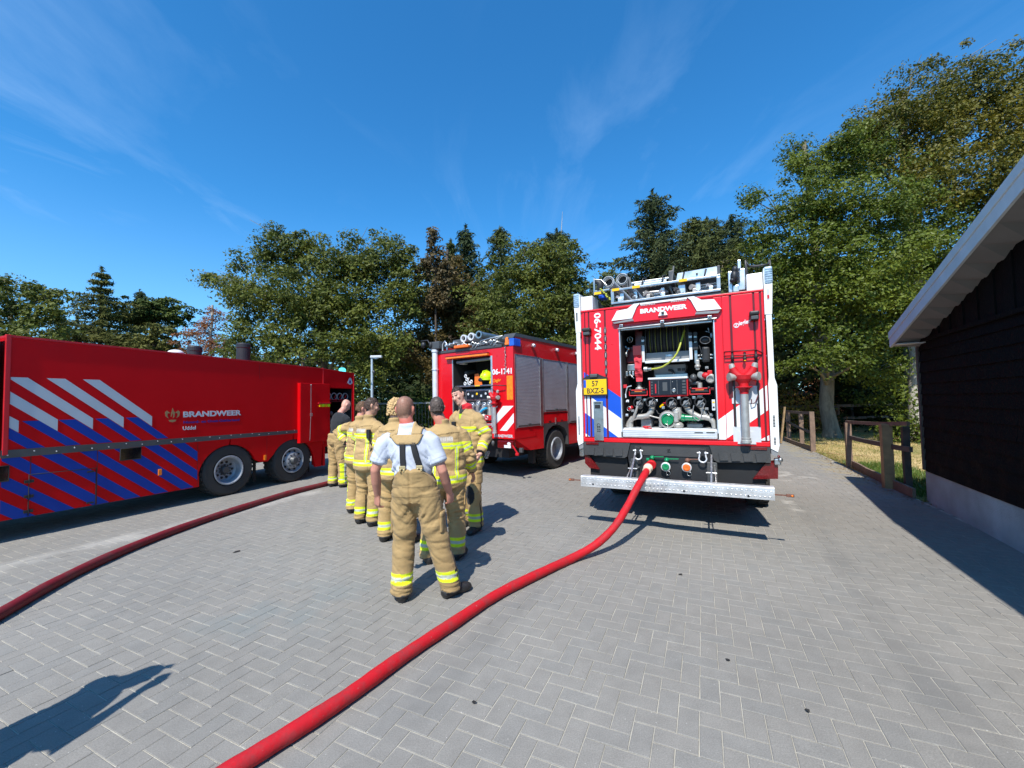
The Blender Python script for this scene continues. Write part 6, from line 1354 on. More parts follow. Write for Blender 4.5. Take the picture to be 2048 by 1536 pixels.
M['lf_hedge'] = leafmat('hedge_leaves', (.05, .090, .012), (.15, .19, .030), .3, 0.53, .8, 0.23)
M['lf_yellow'] = leafmat('yellowing_shrub_leaves', (.13, .14, .02), (.40, .24, .05), .3, 0.58, .8, 0.20)
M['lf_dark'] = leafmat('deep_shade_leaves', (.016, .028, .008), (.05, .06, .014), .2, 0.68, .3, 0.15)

def leaf_cloud(C, Rr, per, size, flat=.75, shape='leaf', droop=0.0):
    """leaf faces round clump centres C (n,3), radii Rr (n,) or (n,3)"""
    n = len(C); idx = np.repeat(np.arange(n), per); k = len(idx)
    d = rng.normal(size=(k, 3)); d /= np.linalg.norm(d, axis=1)[:, None]
    r = rng.random(k) ** .45
    Rr = np.asarray(Rr, float); Rr = Rr[:, None] * np.array([1, 1, flat]) if Rr.ndim == 1 else Rr
    p = C[idx] + d * r[:, None] * Rr[idx]
    p[:, 2] -= droop * r ** 2 * Rr[idx][:, 0]
    nrm = d * .55 + np.array([-.15, -.35, .85]) * .75 + rng.normal(size=(k, 3)) * .55; nrm /= np.linalg.norm(nrm, axis=1)[:, None]
    t = np.cross(nrm, rng.normal(size=(k, 3))); t /= np.linalg.norm(t, axis=1)[:, None]; b = np.cross(nrm, t)
    s = size * (.55 + 1.05 * rng.random(k) ** 1.6)[:, None]
    asp = .55 if shape == 'leaf' else .24
    V = np.empty((k, 4, 3)); V[:, 0] = p - t * s; V[:, 1] = p - b * s * asp + nrm * s * .12; V[:, 2] = p + t * s; V[:, 3] = p + b * s * asp + nrm * s * .12
    return V
def limbs(base, r0, targets, trunk_top, seed=0, n_side=2):
    """trunk to trunk_top and limbs to each lobe centre"""
    rs = random.Random(seed); mb = MB(); b = Vector(base); tt = Vector(trunk_top)
    pts = []; k = 9
    for i in range(k + 1):
        t = i / k; p = b.lerp(tt, t); 
        if 0 < i < k: p += Vector((rs.uniform(-1, 1), rs.uniform(-1, 1), 0)) * r0 * .35
        pts.append(p)
    rad = [r0 * (1.5 if i == 0 else 1) * (1 - .75 * i / k) + .02 for i in range(k + 1)]
    pts.insert(1, b + (tt - b) * .04); rad.insert(1, r0 * 1.1)
    mb.tube(pts, rad, 14)
    H = tt.z - b.z
    for c in targets:
        c = Vector(c); h = max(.18 * H, min(c.z - b.z - .4 * (Vector((c.x, c.y)) - Vector((tt.x, tt.y))).length, .92 * H)); t = h / H; s = b.lerp(tt, t)
        m = s.lerp(c, .5) + Vector((rs.uniform(-.3, .3), rs.uniform(-.3, .3), rs.uniform(0, .5)))
        q = spline([s, m, c], 4); ra = r0 * .34 * (1 - .6 * t)
        mb.tube(q, [max(.015, ra * (1 - .85 * i / (len(q) - 1))) for i in range(len(q))], 7)
        for _ in range(n_side):
            e = c + Vector((rs.uniform(-1, 1), rs.uniform(-1, 1), rs.uniform(-.4, .8))) * (c - s).length * .22
            j = q[len(q) // 2 + rs.randrange(2)]; mb.tube([j, j.lerp(e, .5) + Vector((0, 0, .15)), e], [max(.012, ra * .4), max(.01, ra * .25), .008], 5)
    return mb
def broadleaf(label, base, r0, top, lobes, leafm, barkm, dens, size, clump=.55, per=58, name='beech_tree', seed=0, group=None, flat=.62):
    """lobes: (x, y, z, rx, rz) volumes of the crown; clumps sit mostly on their outside"""
    root = thing(name, label, 'tree', tuple(base), 0, group); rs = np.random.default_rng(seed + 5); B = np.array(base, float)
    C = []
    for (x, y, z, rx, rz) in lobes:
        n = max(8, int(1.75 * dens * rx * rx * rz / clump ** 2))
        d = rs.normal(size=(n, 3)); d /= np.linalg.norm(d, axis=1)[:, None]; r = rs.random(n) ** .38
        C.append(np.array([x, y, z]) + d * r[:, None] * np.array([rx, rx, rz]) * (1 + .24 * rs.normal(size=(n, 1))))
    C = np.concatenate(C) - B; C = C[C[:, 2] > .7]
    rad = clump * rs.uniform(.4, 1.1, len(C))
    V = leaf_cloud(C, rad, per, size * .88, flat, droop=.25)
    o = fast_mesh('crown', V.reshape(-1, 3), np.arange(len(V) * 4).reshape(-1, 4), leafm, root)
    limbs((0, 0, -.1), r0, [np.array(l[:3]) - B for l in lobes], np.array(top) - B, seed).build('trunk', barkm, root, fix=False)
    return root
def conifer(label, base, h, rb, leafm, name='spruce_tree', seed=0, lean=0.0, gap=.42, size=.10, per=30, z0=.12, droop=.25, barkm=None, group=None, profile=1.0, upsweep=0.0, stop=1.0, ragged=.25):
    """whorls of boughs carrying needle sprays"""
    root = thing(name, label, 'tree', tuple(base), 0, group); rs = np.random.default_rng(seed + 9)
    C = []; RR = []; mb = MB(); mb.tube([(0, 0, -.1), (lean * .5, 0, h * .5), (lean, 0, h)], [h * .016, h * .011, .015], 10)
    z = h * z0
    while z < h * .985:
        t = z / h; L_ = 1.4 * rb * ((1 - t) ** profile) * rs.uniform(1 - ragged, 1 + ragged) + .12; nb_ = max(4, int(5 + 3 * (1 - t)))
        a0 = rs.uniform(0, 6.28)
        for k in range(nb_):
            a = a0 + 6.283 * k / nb_ + rs.uniform(-.3, .3); Lk = L_ * rs.uniform(.65, 1.15)
            ex, ey, ez = math.cos(a) * Lk, math.sin(a) * Lk, -droop * Lk + upsweep * Lk + rs.uniform(-.08, .08)
            if rs.random() < .7: mb.tube([(lean * t, 0, z), (lean * t + ex * .55, ey * .55, z + ez * .35), (lean * t + ex, ey, z + ez)], [.035 * (1 - t) + .01, .02 * (1 - t) + .008, .006], 4)
            m = max(2, int(Lk / .33))
            for j in range(m):
                f = (j + .8) / m; C.append((lean * t + ex * f, ey * f, z + ez * f ** 1.5)); RR.append((.2 + .24 * Lk / m * 2 * (1 - f * .35), .2 + .24 * Lk / m * 2 * (1 - f * .35), .17))
        z += gap * (1.15 - .55 * t) * rs.uniform(.8, 1.2)
    C.append((lean, 0, h)); RR.append((.06, .06, .25))
    V = leaf_cloud(np.array(C), np.array(RR), per, size, shape='needle', droop=.4)
    fast_mesh('crown', V.reshape(-1, 3), np.arange(len(V) * 4).reshape(-1, 4), leafm, root)
    mb.build('trunk', barkm or M['bark_dark'], root, fix=False)
    return root
def LB(px, py, Y, rpx, asp=1.0, dz=0.0):
    """lobe seen at (px, py), distance Y, rpx photo pixels in radius"""
    p = at(px, py, Y); r = rpx / CAM_F * Y; return (p.x, p.y + dz, p.z, r, r * asp)
def G(px, Y): p = at(px, 800, Y); return (p.x, p.y, 0)

# ---- big beeches on the right
lb = []
for px, py, Y, r, a in ((1560, 445, 15.5, 62, .8), (1640, 400, 15, 75, .8), (1570, 540, 15.5, 66, .8), (1650, 500, 14.5, 85, .8), (1600, 640, 15.0, 60, .8), (1700, 600, 14.0, 90, .8), (1620, 330, 16.5, 55, .8), (1690, 320, 16, 70, .9),
                        (1740, 420, 14.5, 85, .9), (1760, 520, 14.0, 85, .8), (1660, 700, 14.0, 60, .55), (1600, 730, 14.5, 45, .6), (1740, 690, 14.5, 60, .5), (1505, 400, 16.5, 28, .8), (1590, 292, 17.5, 30, .8), (1530, 490, 16.5, 36, .9)):
    lb.append(LB(px, py, Y, r, a))
broadleaf('large green beech with a split trunk, rising from the paddock right of the near engine', (13.0, 17.0, 0), .25, (12.6, 17.2, 12.5), lb, M['lf_beech'], M['bark_beech'], 6.2, .060, .62, seed=1, per=115)
lb = []
for px, py, Y, r, a in ((1790, 270, 17, 85, .9), (1850, 210, 17, 72, .9), (1940, 195, 16.5, 80, .9), (2020, 185, 16.5, 75, .9), (2070, 240, 15.5, 90, .9), (1900, 290, 16, 95, .9), (1830, 370, 15.5, 90, .9), (1940, 400, 15.5, 90, .8), (2030, 350, 15, 90, .8),
                        (1740, 260, 18.0, 48, 1.0), (1720, 310, 17.5, 62, .9), (1690, 275, 17.5, 42, .9), (1785, 215, 18.0, 45, 1.0), (1840, 140, 18.5, 36, .9), (1950, 118, 18, 34, .8), (2140, 200, 16, 110, 1), (2150, 350, 15, 110, 1)):
    lb.append(LB(px, py, Y, r, a))
broadleaf('tall beech with browning upper leaves reaching highest above the barn roof', (18.0, 18.5, 0), .42, (18.2, 18.5, 15.5), lb, M['lf_beech2'], M['bark_beech'], 4.4, .064, .66, seed=2, per=105)
lb = [LB(px, py, Y, r, a) for px, py, Y, r, a in ((1830, 500, 15.5, 90, .8), (1790, 610, 15, 75, .7), (1880, 590, 15, 80, .8), (1760, 740, 16, 65, .6), (1860, 700, 16, 70, .6), (1960, 520, 15, 90, .8), (2050, 450, 14.5, 90, .8), (1800, 790, 17.5, 60, .5))]
broadleaf('beech with a pale upright trunk just left of the barn corner', (15.4, 15.9, 0), .20, (15.6, 15.9, 9.5), lb, M['lf_beech'], M['bark_pale'], 4.6, .062, .62, seed=3, per=105)
# ---- conifers behind the near engine
conifer('tall ragged dark conifer rising behind the near engine roof', G(1318, 21), 12.4, 4.3, M['lf_spruce'], seed=11, gap=.50, per=34, size=.13, droop=.12, upsweep=.12, profile=.80, z0=.15, name='fir_tree', ragged=.42)
conifer('shorter twin-topped conifer leaning just right of the tall fir', G(1383, 21.5), 11.1, 3.6, M['lf_spruce2'], seed=12, gap=.5, per=34, size=.13, droop=.0, upsweep=.25, profile=.65, name='fir_tree', lean=.5, ragged=.45)
conifer('grey-green conifer farther back between the fir and the beech', G(1428, 28), 14.0, 3.4, M['lf_spruce'], seed=13, gap=.65, per=32, size=.15, droop=.1, upsweep=.2, profile=.55, name='fir_tree')
conifer('pale conifer half hidden behind the left edge of the large beech', G(1478, 27), 13.6, 3.6, M['lf_spruce'], seed=14, gap=.65, per=30, size=.15, droop=.1, upsweep=.2, profile=.5, name='fir_tree')
conifer('olive conifer directly behind the near engine ladder rack', G(1268, 22.5), 8.3, 3.0, M['lf_spruce2'], seed=15, gap=.5, per=32, size=.14, droop=.1, profile=.6, name='fir_tree')
lb = [LB(px, py, Y, r, a) for px, py, Y, r, a in ((1440, 580, 20, 48, .7), (1385, 600, 21, 45, .7), (1490, 620, 19, 45, .9), (1330, 610, 21, 50, .6), (1460, 520, 22, 35, .8))]
broadleaf('bushy green tree behind the mast lamp of the near engine', G(1440, 20), .16, at(1440, 540, 20), lb, M['lf_mid'], M['bark_beech'], 4.5, .095, .6, seed=4, name='hornbeam_tree')
# ---- middle group
lb = [LB(px, py, Y, r, a) for px, py, Y, r, a in ((1040, 560, 19, 60, .8), (1110, 540, 19, 55, .9), (1130, 620, 18, 60, .8), (1060, 640, 18, 65, .8), (985, 620, 19, 50, .8), (1150, 590, 19, 40, .8), (1080, 510, 19.5, 36, .8), (1040, 500, 20, 30, 1.0), (1130, 500, 19.5, 28, 1.0), (960, 680, 18, 40, .7), (1110, 700, 17.5, 55, .6), (1150, 690, 18, 40, .7))]
broadleaf('rounded green beech behind the roof of the farther engine', G(1080, 19), .28, at(1080, 560, 19.5), lb, M['lf_mid'], M['bark_beech'], 7.5, .078, .58, seed=6, per=70)
conifer('dark conifer tip showing above the rounded beech, left side', G(1006, 24), 11.9, 2.0, M['lf_spruce2'], seed=21, gap=.5, per=34, size=.13, droop=.0, upsweep=.3, profile=.7, name='fir_tree')
conifer('dark conifer tip with a bare thin leader above the rounded beech, right side', G(1121, 24), 11.7, 2.3, M['lf_spruce'], seed=22, gap=.5, per=36, size=.13, droop=.05, upsweep=.15, profile=.55, name='fir_tree')
bt = MB(); p0 = at(1122, 475, 24); bt.tube([tuple(p0), tuple(p0 + Vector((.05, 0, .6))), tuple(p0 + Vector((.12, 0, 1.55)))], [.03, .02, .008], 5); tag(bt.build('bare_leader', M['bark_pale']), 'bare pale leader shoot standing above the right conifer tip', 'branch')
lb = [LB(px, py, Y, r, a) for px, py, Y, r, a in ((890, 600, 22, 52, 1.1), (860, 680, 21, 50, .8), (930, 640, 22, 45, 1), (905, 540, 23, 30, .9), (880, 740, 20, 45, .7), (840, 620, 22, 30, 1), (800, 700, 20, 50, .6), (930, 720, 20, 40, .7))]
broadleaf('brownish olive tree between the big spreading beech and the farther engine', G(885, 21.5), .2, at(895, 500, 23), lb, M['lf_olive'], M['bark_dark'], 8.0, .08, .55, seed=7, name='birch_tree')
conifer('slender grey conifer pair rising behind the brownish tree', G(936, 27), 13.3, 2.3, M['lf_spruce'], seed=23, gap=.5, per=34, size=.14, droop=.0, upsweep=.2, profile=.75, name='fir_tree')
conifer('narrow dark conifer just left of the grey slender one', G(905, 26), 12.0, 1.2, M['lf_spruce2'], seed=24, gap=.5, per=30, size=.13, upsweep=.1, profile=.8, name='fir_tree')
lb = [LB(px, py, Y, r, a) for px, py, Y, r, a in ((862, 470, 20, 14, 1.6), (872, 510, 20, 18, 1.3), (850, 530, 20, 18, 1.2), (888, 540, 20, 20, 1.2), (835, 545, 20, 10, 1.5), (880, 590, 20, 25, 1))]
broadleaf('slim dark brownish tree top with sparse leaves against the sky', G(870, 20), .055, at(872, 520, 20), lb, M['lf_copper'], M['bark_dark'], 11, .08, .34, seed=8, name='copper_beech')
lb = [LB(px, py, Y, r, a) for px, py, Y, r, a in ((560, 520, 20, 62, .8), (610, 490, 20, 48, .7), (680, 530, 19.5, 66, .8), (760, 530, 19.5, 62, .9), (810, 510, 20, 36, 1.1), (790, 600, 19, 56, .8), (700, 620, 18.5, 75, .8), (610, 610, 18.5, 80, .8), (530, 600, 19, 62, .8), (480, 590, 19.5, 46, .7), (500, 670, 19, 58, .7), (580, 690, 18, 62, .6), (670, 700, 17.5, 62, .6), (760, 690, 18, 60, .7), (440, 565, 20, 24, .6), (415, 552, 20, 15, .6), (480, 525, 20.5, 24, .9), (555, 468, 21, 26, .7), (700, 482, 20.5, 26, .8), (775, 480, 20.5, 24, .8), (715, 760, 17.5, 50, .7), (650, 780, 17.5, 40, .6))]
broadleaf('widest green beech in the middle distance, spreading over the left truck tail', G(640, 20), .36, at(650, 560, 20), lb, M['lf_mid'], M['bark_beech'], 7.2, .078, .62, seed=9, per=72)
lb = [LB(px, py, Y, r, a) for px, py, Y, r, a in ((845, 600, 25, 55, 1.2), (960, 600, 25, 55, 1.1), (830, 700, 24, 60, .8), (1170, 640, 24, 50, .9), (1200, 600, 27, 45, .8), (1220, 560, 28, 30, .9), (1240, 640, 25, 45, .9), (500, 720, 24, 60, .6), (760, 700, 24, 60, .8))]
broadleaf('dim green tree mass filling the gap behind the brownish tree and the farther engine', G(900, 25), .2, at(900, 620, 25), lb, M['lf_mid'], M['bark_dark'], 5.0, .10, .65, seed=17, name='hornbeam_tree')
# ---- left group
lb = [LB(px, py, Y, r, a) for px, py, Y, r, a in ((20, 610, 19, 55, .8), (90, 630, 19, 48, .8), (-40, 590, 19, 50, .9), (5, 560, 19.5, 18, 1.1), (110, 590, 19.5, 22, .8), (40, 680, 18, 60, .6), (70, 585, 19.5, 26, .8), (-60, 680, 18, 60, .6))]
broadleaf('loose leafy tree at the far left edge above the truck cab', G(20, 19), .2, at(20, 610, 19), lb, M['lf_mid'], M['bark_beech'], 5, .085, .5, seed=10, name='hornbeam_tree')
conifer('pointed dark conifer with flat layered boughs on the left skyline', G(197, 26), 10.6, 4.4, M['lf_larch'], seed=31, gap=.62, per=36, size=.14, droop=.10, profile=.95, name='cedar_tree', ragged=.3)
conifer('yellowish layered conifer lower down in front of the pointed one', G(150, 23), 6.8, 4.2, M['lf_larch'], seed=32, gap=.50, per=34, size=.13, droop=.1, profile=.45, name='cedar_tree')
conifer('small distant conifer tip left of the domed pine', G(276, 34), 11.4, 1.7, M['lf_spruce'], seed=33, gap=.5, per=28, size=.16, upsweep=.2, name='fir_tree')
lb = [LB(px, py, Y, r, a) for px, py, Y, r, a in ((300, 625, 29, 48, .5), (350, 630, 29, 36, .5), (260, 640, 29, 36, .5), (320, 608, 29, 34, .4))]
broadleaf('domed dark green pine on the left skyline', G(300, 29), .26, at(305, 620, 29), lb, M['lf_pine'], M['bark_dark'], 7, .11, .6, seed=12, name='pine_tree', flat=.4)
lb = [LB(px, py, Y, r, a) for px, py, Y, r, a in ((300, 690, 25, 42, .8), (330, 660, 25, 30, .7), (250, 690, 25, 40, .7), (350, 700, 25, 26, .8))]
broadleaf('olive pine with drooping sprays below the domed pine', G(305, 25), .2, at(310, 650, 25), lb, M['lf_larch'], M['bark_dark'], 6, .10, .5, seed=13, name='pine_tree', flat=.5)
lb = [LB(px, py, Y, r, a) for px, py, Y, r, a in ((405, 660, 24, 34, .8), (430, 630, 24, 24, 1), (375, 675, 24, 24, .7), (440, 690, 24, 32, .7), (400, 700, 24, 36, .5))]
broadleaf('thin rusty brown tree with bare twigs left of the big spreading beech', G(415, 24), .13, at(425, 610, 24), lb, M['lf_brown'], M['bark_pale'], 5, .06, .45, seed=14, name='dry_tree')
# ---- shrubs and hedge
def shrub(label, x, y, h, r, leafm, seed=0, size=.06, per=44, group=None, n=46, name='shrub'):
    root = thing(name, label, 'shrub', (x, y, 0), 0, group); rs = np.random.default_rng(seed)
    d = rs.normal(size=(n, 3)); d /= np.linalg.norm(d, axis=1)[:, None]; d[:, 2] = np.abs(d[:, 2])
    C = d * (rs.random(n) ** .4)[:, None] * np.array([r, r, h * .92]) + np.array([0, 0, .05])
    V = leaf_cloud(C, np.full(n, .26 * (r + h) / 2 + .08), per, size)
    fast_mesh('foliage', V.reshape(-1, 3), np.arange(len(V) * 4).reshape(-1, 4), leafm, root)
    mb = MB()
    for i in range(0, n, 6): mb.tube([(0, 0, -.02), tuple(C[i] * .5 + [0, 0, .1]), tuple(C[i])], [.03, .02, .008], 5)
    mb.build('stems', M['bark_dark'], root, fix=False); return root
shrub('yellowing shrub between the near engine corner and the beech trunk', 13.2, 19.5, 2.6, 1.5, M['lf_yellow'], 41)
shrub('brown pinkish shrub just left of the beech trunk', 14.6, 20.6, 2.9, 1.3, M['lf_brown'], 42, .045)
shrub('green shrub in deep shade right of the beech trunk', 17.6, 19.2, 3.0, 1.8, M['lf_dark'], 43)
shrub('dark shrub left of the barn corner beneath the pale trunk', 14.2, 14.6, 2.1, 1.0, M['lf_beech'], 44)
for i, (px, Y, h, r, lb_) in enumerate(((560, 17, 3.2, 1.7, 'dark hedge shrub behind the left truck, leftmost part in view'), (640, 17, 3.0, 1.6, 'dark hedge shrub behind the left truck tail'), (705, 18.5, 2.9, 1.5, 'hedge shrub just right of the left truck tail'),
                                     (765, 20.8, 2.4, 1.5, 'hedge shrub right of the street lamp'), (820, 20.9, 2.8, 1.5, 'bright hedge shrub above the dark bar fence'), (868, 20.6, 2.6, 1.3, 'hedge shrub left of the farther engine mast'), (980, 20, 2.6, 1.6, 'hedge shrub behind the farther engine'))):
    x, y, _ = G(px, Y); shrub(lb_, x, y, h, r, M['lf_hedge'] if i in (3, 4, 5) else M['lf_mid'], 50 + i, .06, 46, n=60, name='hedge_shrub')
# ---- wood behind: counted by nobody
rs = np.random.default_rng(77); C = []; RR = []
for _ in range(2000):
    a = rs.uniform(-1.45, 1.45); D = rs.uniform(31, 46) if a < .62 else rs.uniform(24, 36)
    x = D * a * .9; y = D
    if a > .55: y = D * .85
    top = 1.72 + .125 * D + 1.2 * math.sin(a * 9) if a < .55 else 1.72 + .28 * D
    if a < -.45: top = 1.72 + .10 * D
    C.append((x, y, rs.uniform(.2, top))); RR.append(rs.uniform(.7, 1.5))
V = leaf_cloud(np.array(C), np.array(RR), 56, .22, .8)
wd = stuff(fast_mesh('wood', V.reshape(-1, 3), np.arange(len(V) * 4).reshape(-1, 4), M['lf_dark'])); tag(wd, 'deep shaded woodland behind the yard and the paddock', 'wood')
tk = MB()
for _ in range(60):
    a = rs.uniform(-1.3, 1.3)
    if -.42 < a < -.08: continue
    a = a; D = rs.uniform(28, 40); x, y = D * a, D * .9; tk.tube([(x, y, 0), (x + rs.uniform(-.4, .4), y, 6)], [.16, .10], 6)
wt = stuff(tk.build('wood_trunks', M['bark_dark'], fix=False)); tag(wt, 'dim trunks of the woodland behind the yard', 'wood')

# ================================================================== people
def vcol_mat(name, rough=.8, weave=0.0, spec=.3, sss=0.0, sheen=0.0):
    """surface coloured by the point colours painted in code (cloth patterns, skin tones)"""
    m, nt, b = newmat(name); L = nt.links; N = nt.nodes
    at_ = N.new('ShaderNodeAttribute'); at_.attribute_name = 'Col'
    tc = N.new('ShaderNodeTexCoord'); n = N.new('ShaderNodeTexNoise'); n.inputs['Scale'].default_value = 9; n.inputs['Detail'].default_value = 6; L.new(tc.outputs['Object'], n.inputs['Vector'])
    mr = N.new('ShaderNodeMapRange'); mr.inputs['From Min'].default_value = .3; mr.inputs['From Max'].default_value = .7; mr.inputs['To Min'].default_value = .88; mr.inputs['To Max'].default_value = 1.08; L.new(n.outputs['Fac'], mr.inputs['Value'])
    sc = N.new('ShaderNodeVectorMath'); sc.operation = 'SCALE'; L.new(at_.outputs['Color'], sc.inputs[0]); L.new(mr.outputs[0], sc.inputs['Scale']); L.new(sc.outputs[0], b.inputs['Base Color'])
    b.inputs['Roughness'].default_value = rough; b.inputs['Specular IOR Level'].default_value = spec
    b.inputs['Sheen Weight'].default_value = sheen
    if sss: b.inputs['Subsurface Weight'].default_value = sss; b.inputs['Subsurface Radius'].default_value = (.012, .005, .003); b.inputs['Subsurface Scale'].default_value = 1.0
    if weave:
        n2 = N.new('ShaderNodeTexNoise'); n2.inputs['Scale'].default_value = 120; n2.inputs['Detail'].default_value = 3; L.new(tc.outputs['Object'], n2.inputs['Vector'])
        n3 = N.new('ShaderNodeTexNoise'); n3.inputs['Scale'].default_value = 16; n3.inputs['Detail'].default_value = 5; n3.inputs['Distortion'].default_value = 1.5; L.new(tc.outputs['Object'], n3.inputs['Vector'])
        ad = N.new('ShaderNodeMath'); ad.operation = 'MULTIPLY_ADD'; ad.inputs[1].default_value = .12; L.new(n2.outputs['Fac'], ad.inputs[0]); L.new(n3.outputs['Fac'], ad.inputs[2])
        bp = N.new('ShaderNodeBump'); bp.inputs['Strength'].default_value = weave; bp.inputs['Distance'].default_value = .02; L.new(ad.outputs[0], bp.inputs['Height']); L.new(bp.outputs[0], b.inputs['Normal'])
    return m
M['cloth'] = vcol_mat('turnout_cloth', .85, .22, .2, sheen=.1)
M['cotton'] = vcol_mat('cotton_shirt', .9, .15, .15, sheen=.1)
M['skinv'] = vcol_mat('skin', .5, .0, .4, sss=.08)
M['hairv'] = vcol_mat('hair', .65, .9, .35)
M['bootm'] = vcol_mat('boot_leather', .5, .25, .4)
M['strap'] = mat('black_webbing', (.014, .014, .015), .75)
M['brass'] = mat('brass_buckle', (.62, .48, .25), .35, metal=.7)

def ring_tube(vs_fs, pts, rad, n=20, ref=(1, 0, 0)):
    """closed tube with elliptical sections: rad = (a along ref, b across)"""
    V, F = vs_fs; pts = [Vector(p) for p in pts]; N = len(pts); o = len(V); ref = Vector(ref)
    for i, p in enumerate(pts):
        t = (pts[min(i + 1, N - 1)] - pts[max(i - 1, 0)]).normalized(); r = ref - t * ref.dot(t)
        if r.length < .1: r = Vector((0, 1, 0)) - t * t.y
        r.normalize(); q = t.cross(r); a, b_ = rad[i] if hasattr(rad[i], '__len__') else (rad[i], rad[i])
        for k in range(n):
            an = 2 * math.pi * k / n; V.append(p + r * (a * math.cos(an)) + q * (b_ * math.sin(an)))
    F += [(o + i * n + k, o + i * n + (k + 1) % n, o + (i + 1) * n + (k + 1) % n, o + (i + 1) * n + k) for i in range(N - 1) for k in range(n)]
    for i, sgn in ((0, -1), (N - 1, 1)):      # rounded ends
        t = (pts[min(i + 1, N - 1)] - pts[max(i - 1, 0)]).normalized() * sgn; rr = rad[i]; rr = rr if hasattr(rr, '__len__') else (rr, rr)
        V.append(pts[i] + t * min(rr) * .45); c = len(V) - 1
        F += [((o + i * n + (k + 1) % n, o + i * n + k, c) if sgn < 0 else (o + i * n + k, o + i * n + (k + 1) % n, c)) for k in range(n)]
def blob(vs_fs, c, r, n=16, m=10):
    mb = MB(); mb.ell(c, r, n, m); V, F = vs_fs; o = len(V); V += [Vector(v) for v in mb.v]; F += [tuple(i + o for i in f) for f in mb.f]
def fuse(name, vs_fs, voxel, m, parent, smooth=4, fold=None, paint=None, post=None):
    """join overlapping closed volumes into one continuous skin"""
    me = bpy.data.meshes.new(name + '_raw'); me.from_pydata([tuple(v) for v in vs_fs[0]], [], vs_fs[1])
    tmp = bpy.data.objects.new(name + '_raw', me); col.objects.link(tmp)
    md = tmp.modifiers.new('r', 'REMESH'); md.mode = 'VOXEL'; md.voxel_size = voxel
    if smooth: ms = tmp.modifiers.new('s', 'SMOOTH'); ms.factor = .5; ms.iterations = smooth
    dg = bpy.context.evaluated_depsgraph_get(); dg.update()
    out_ = bpy.data.meshes.new_from_object(tmp.evaluated_get(dg)); bpy.data.objects.remove(tmp); bpy.data.meshes.remove(me)
    n = len(out_.vertices); co = np.empty(n * 3, np.float32); out_.vertices.foreach_get('co', co); co = co.reshape(-1, 3).astype(float)
    no = np.empty(n * 3, np.float32); out_.vertices.foreach_get('normal', no); no = no.reshape(-1, 3).astype(float)
    base = co.copy()
    if fold is not None: co = co + no * fold(co, no)[:, None]
    if post is not None: co = post(co, no)
    out_.vertices.foreach_set('co', co.astype(np.float32).ravel())
    if paint is not None:
        c = paint(base, no); a = out_.color_attributes.new('Col', 'FLOAT_COLOR', 'POINT'); a.data.foreach_set('color', np.c_[c, np.ones(n)].astype(np.float32).ravel())
    out_.polygons.foreach_set('use_smooth', np.ones(len(out_.polygons), bool)); out_.materials.clear(); out_.materials.append(m); out_.name = name; out_.update()
    o = bpy.data.objects.new(name, out_); col.objects.link(o); o.parent = parent
    return o
def wave(P, seed, freq, octaves=3):
    """cheap smooth pseudo noise in -1..1, freq (fx, fy, fz)"""
    r = np.random.default_rng(seed); s = np.zeros(len(P)); a = 1.0; tot = 0; Q = P * np.array(freq)
    for o in range(octaves):
        for _ in range(3):
            d = r.normal(size=3); d /= np.linalg.norm(d); w = r.normal(size=3); ph, ph2 = r.uniform(0, 6.28, 2)
            s += a * np.sin(Q @ d * 2 ** o * 2.2 + ph + 1.3 * np.sin(Q @ w * 2 ** o * .9 + ph2))
        tot += a * 3; a *= .55
    return s / tot * 1.7
def ridges(P, seed, freq):
    w = wave(P, seed, freq, 2); return np.abs(w) ** .7 * 1.9 - 1.0
def creases(P, seed, freq, w_=.16):
    """thin pinched valleys"""
    return -np.exp(-(wave(P, seed, freq, 2) / w_) ** 2)
def bump_at(P, c, r): return np.exp(-np.sum(((P - np.array(c)) / np.array(r)) ** 2, 1))
def seg(P, a, b):
    a, b = np.array(a, float), np.array(b, float); d = b - a; t = (P - a) @ d / (d @ d); tc_ = np.clip(t, 0, 1)
    return t, np.linalg.norm(P - (a + tc_[:, None] * d), axis=1), np.linalg.norm(d)
TAN, TAN2 = np.array([.43, .288, .128]), np.array([.36, .23, .09])
YEL, SIL = np.array([.72, .84, .02]), np.array([.46, .49, .42])
def mixc_(c, k, v): k = np.clip(k, 0, 1)[:, None]; return c * (1 - k) + np.array(v) * k
def stripe3(c, s, mask, w=.075):
    """yellow-silver-yellow band for s in 0..w"""
    inb = (s > 0) & (s < w) & mask; mid = (s > w * .36) & (s < w * .64) & mask
    c[inb] = YEL; c[mid] = SIL; return c

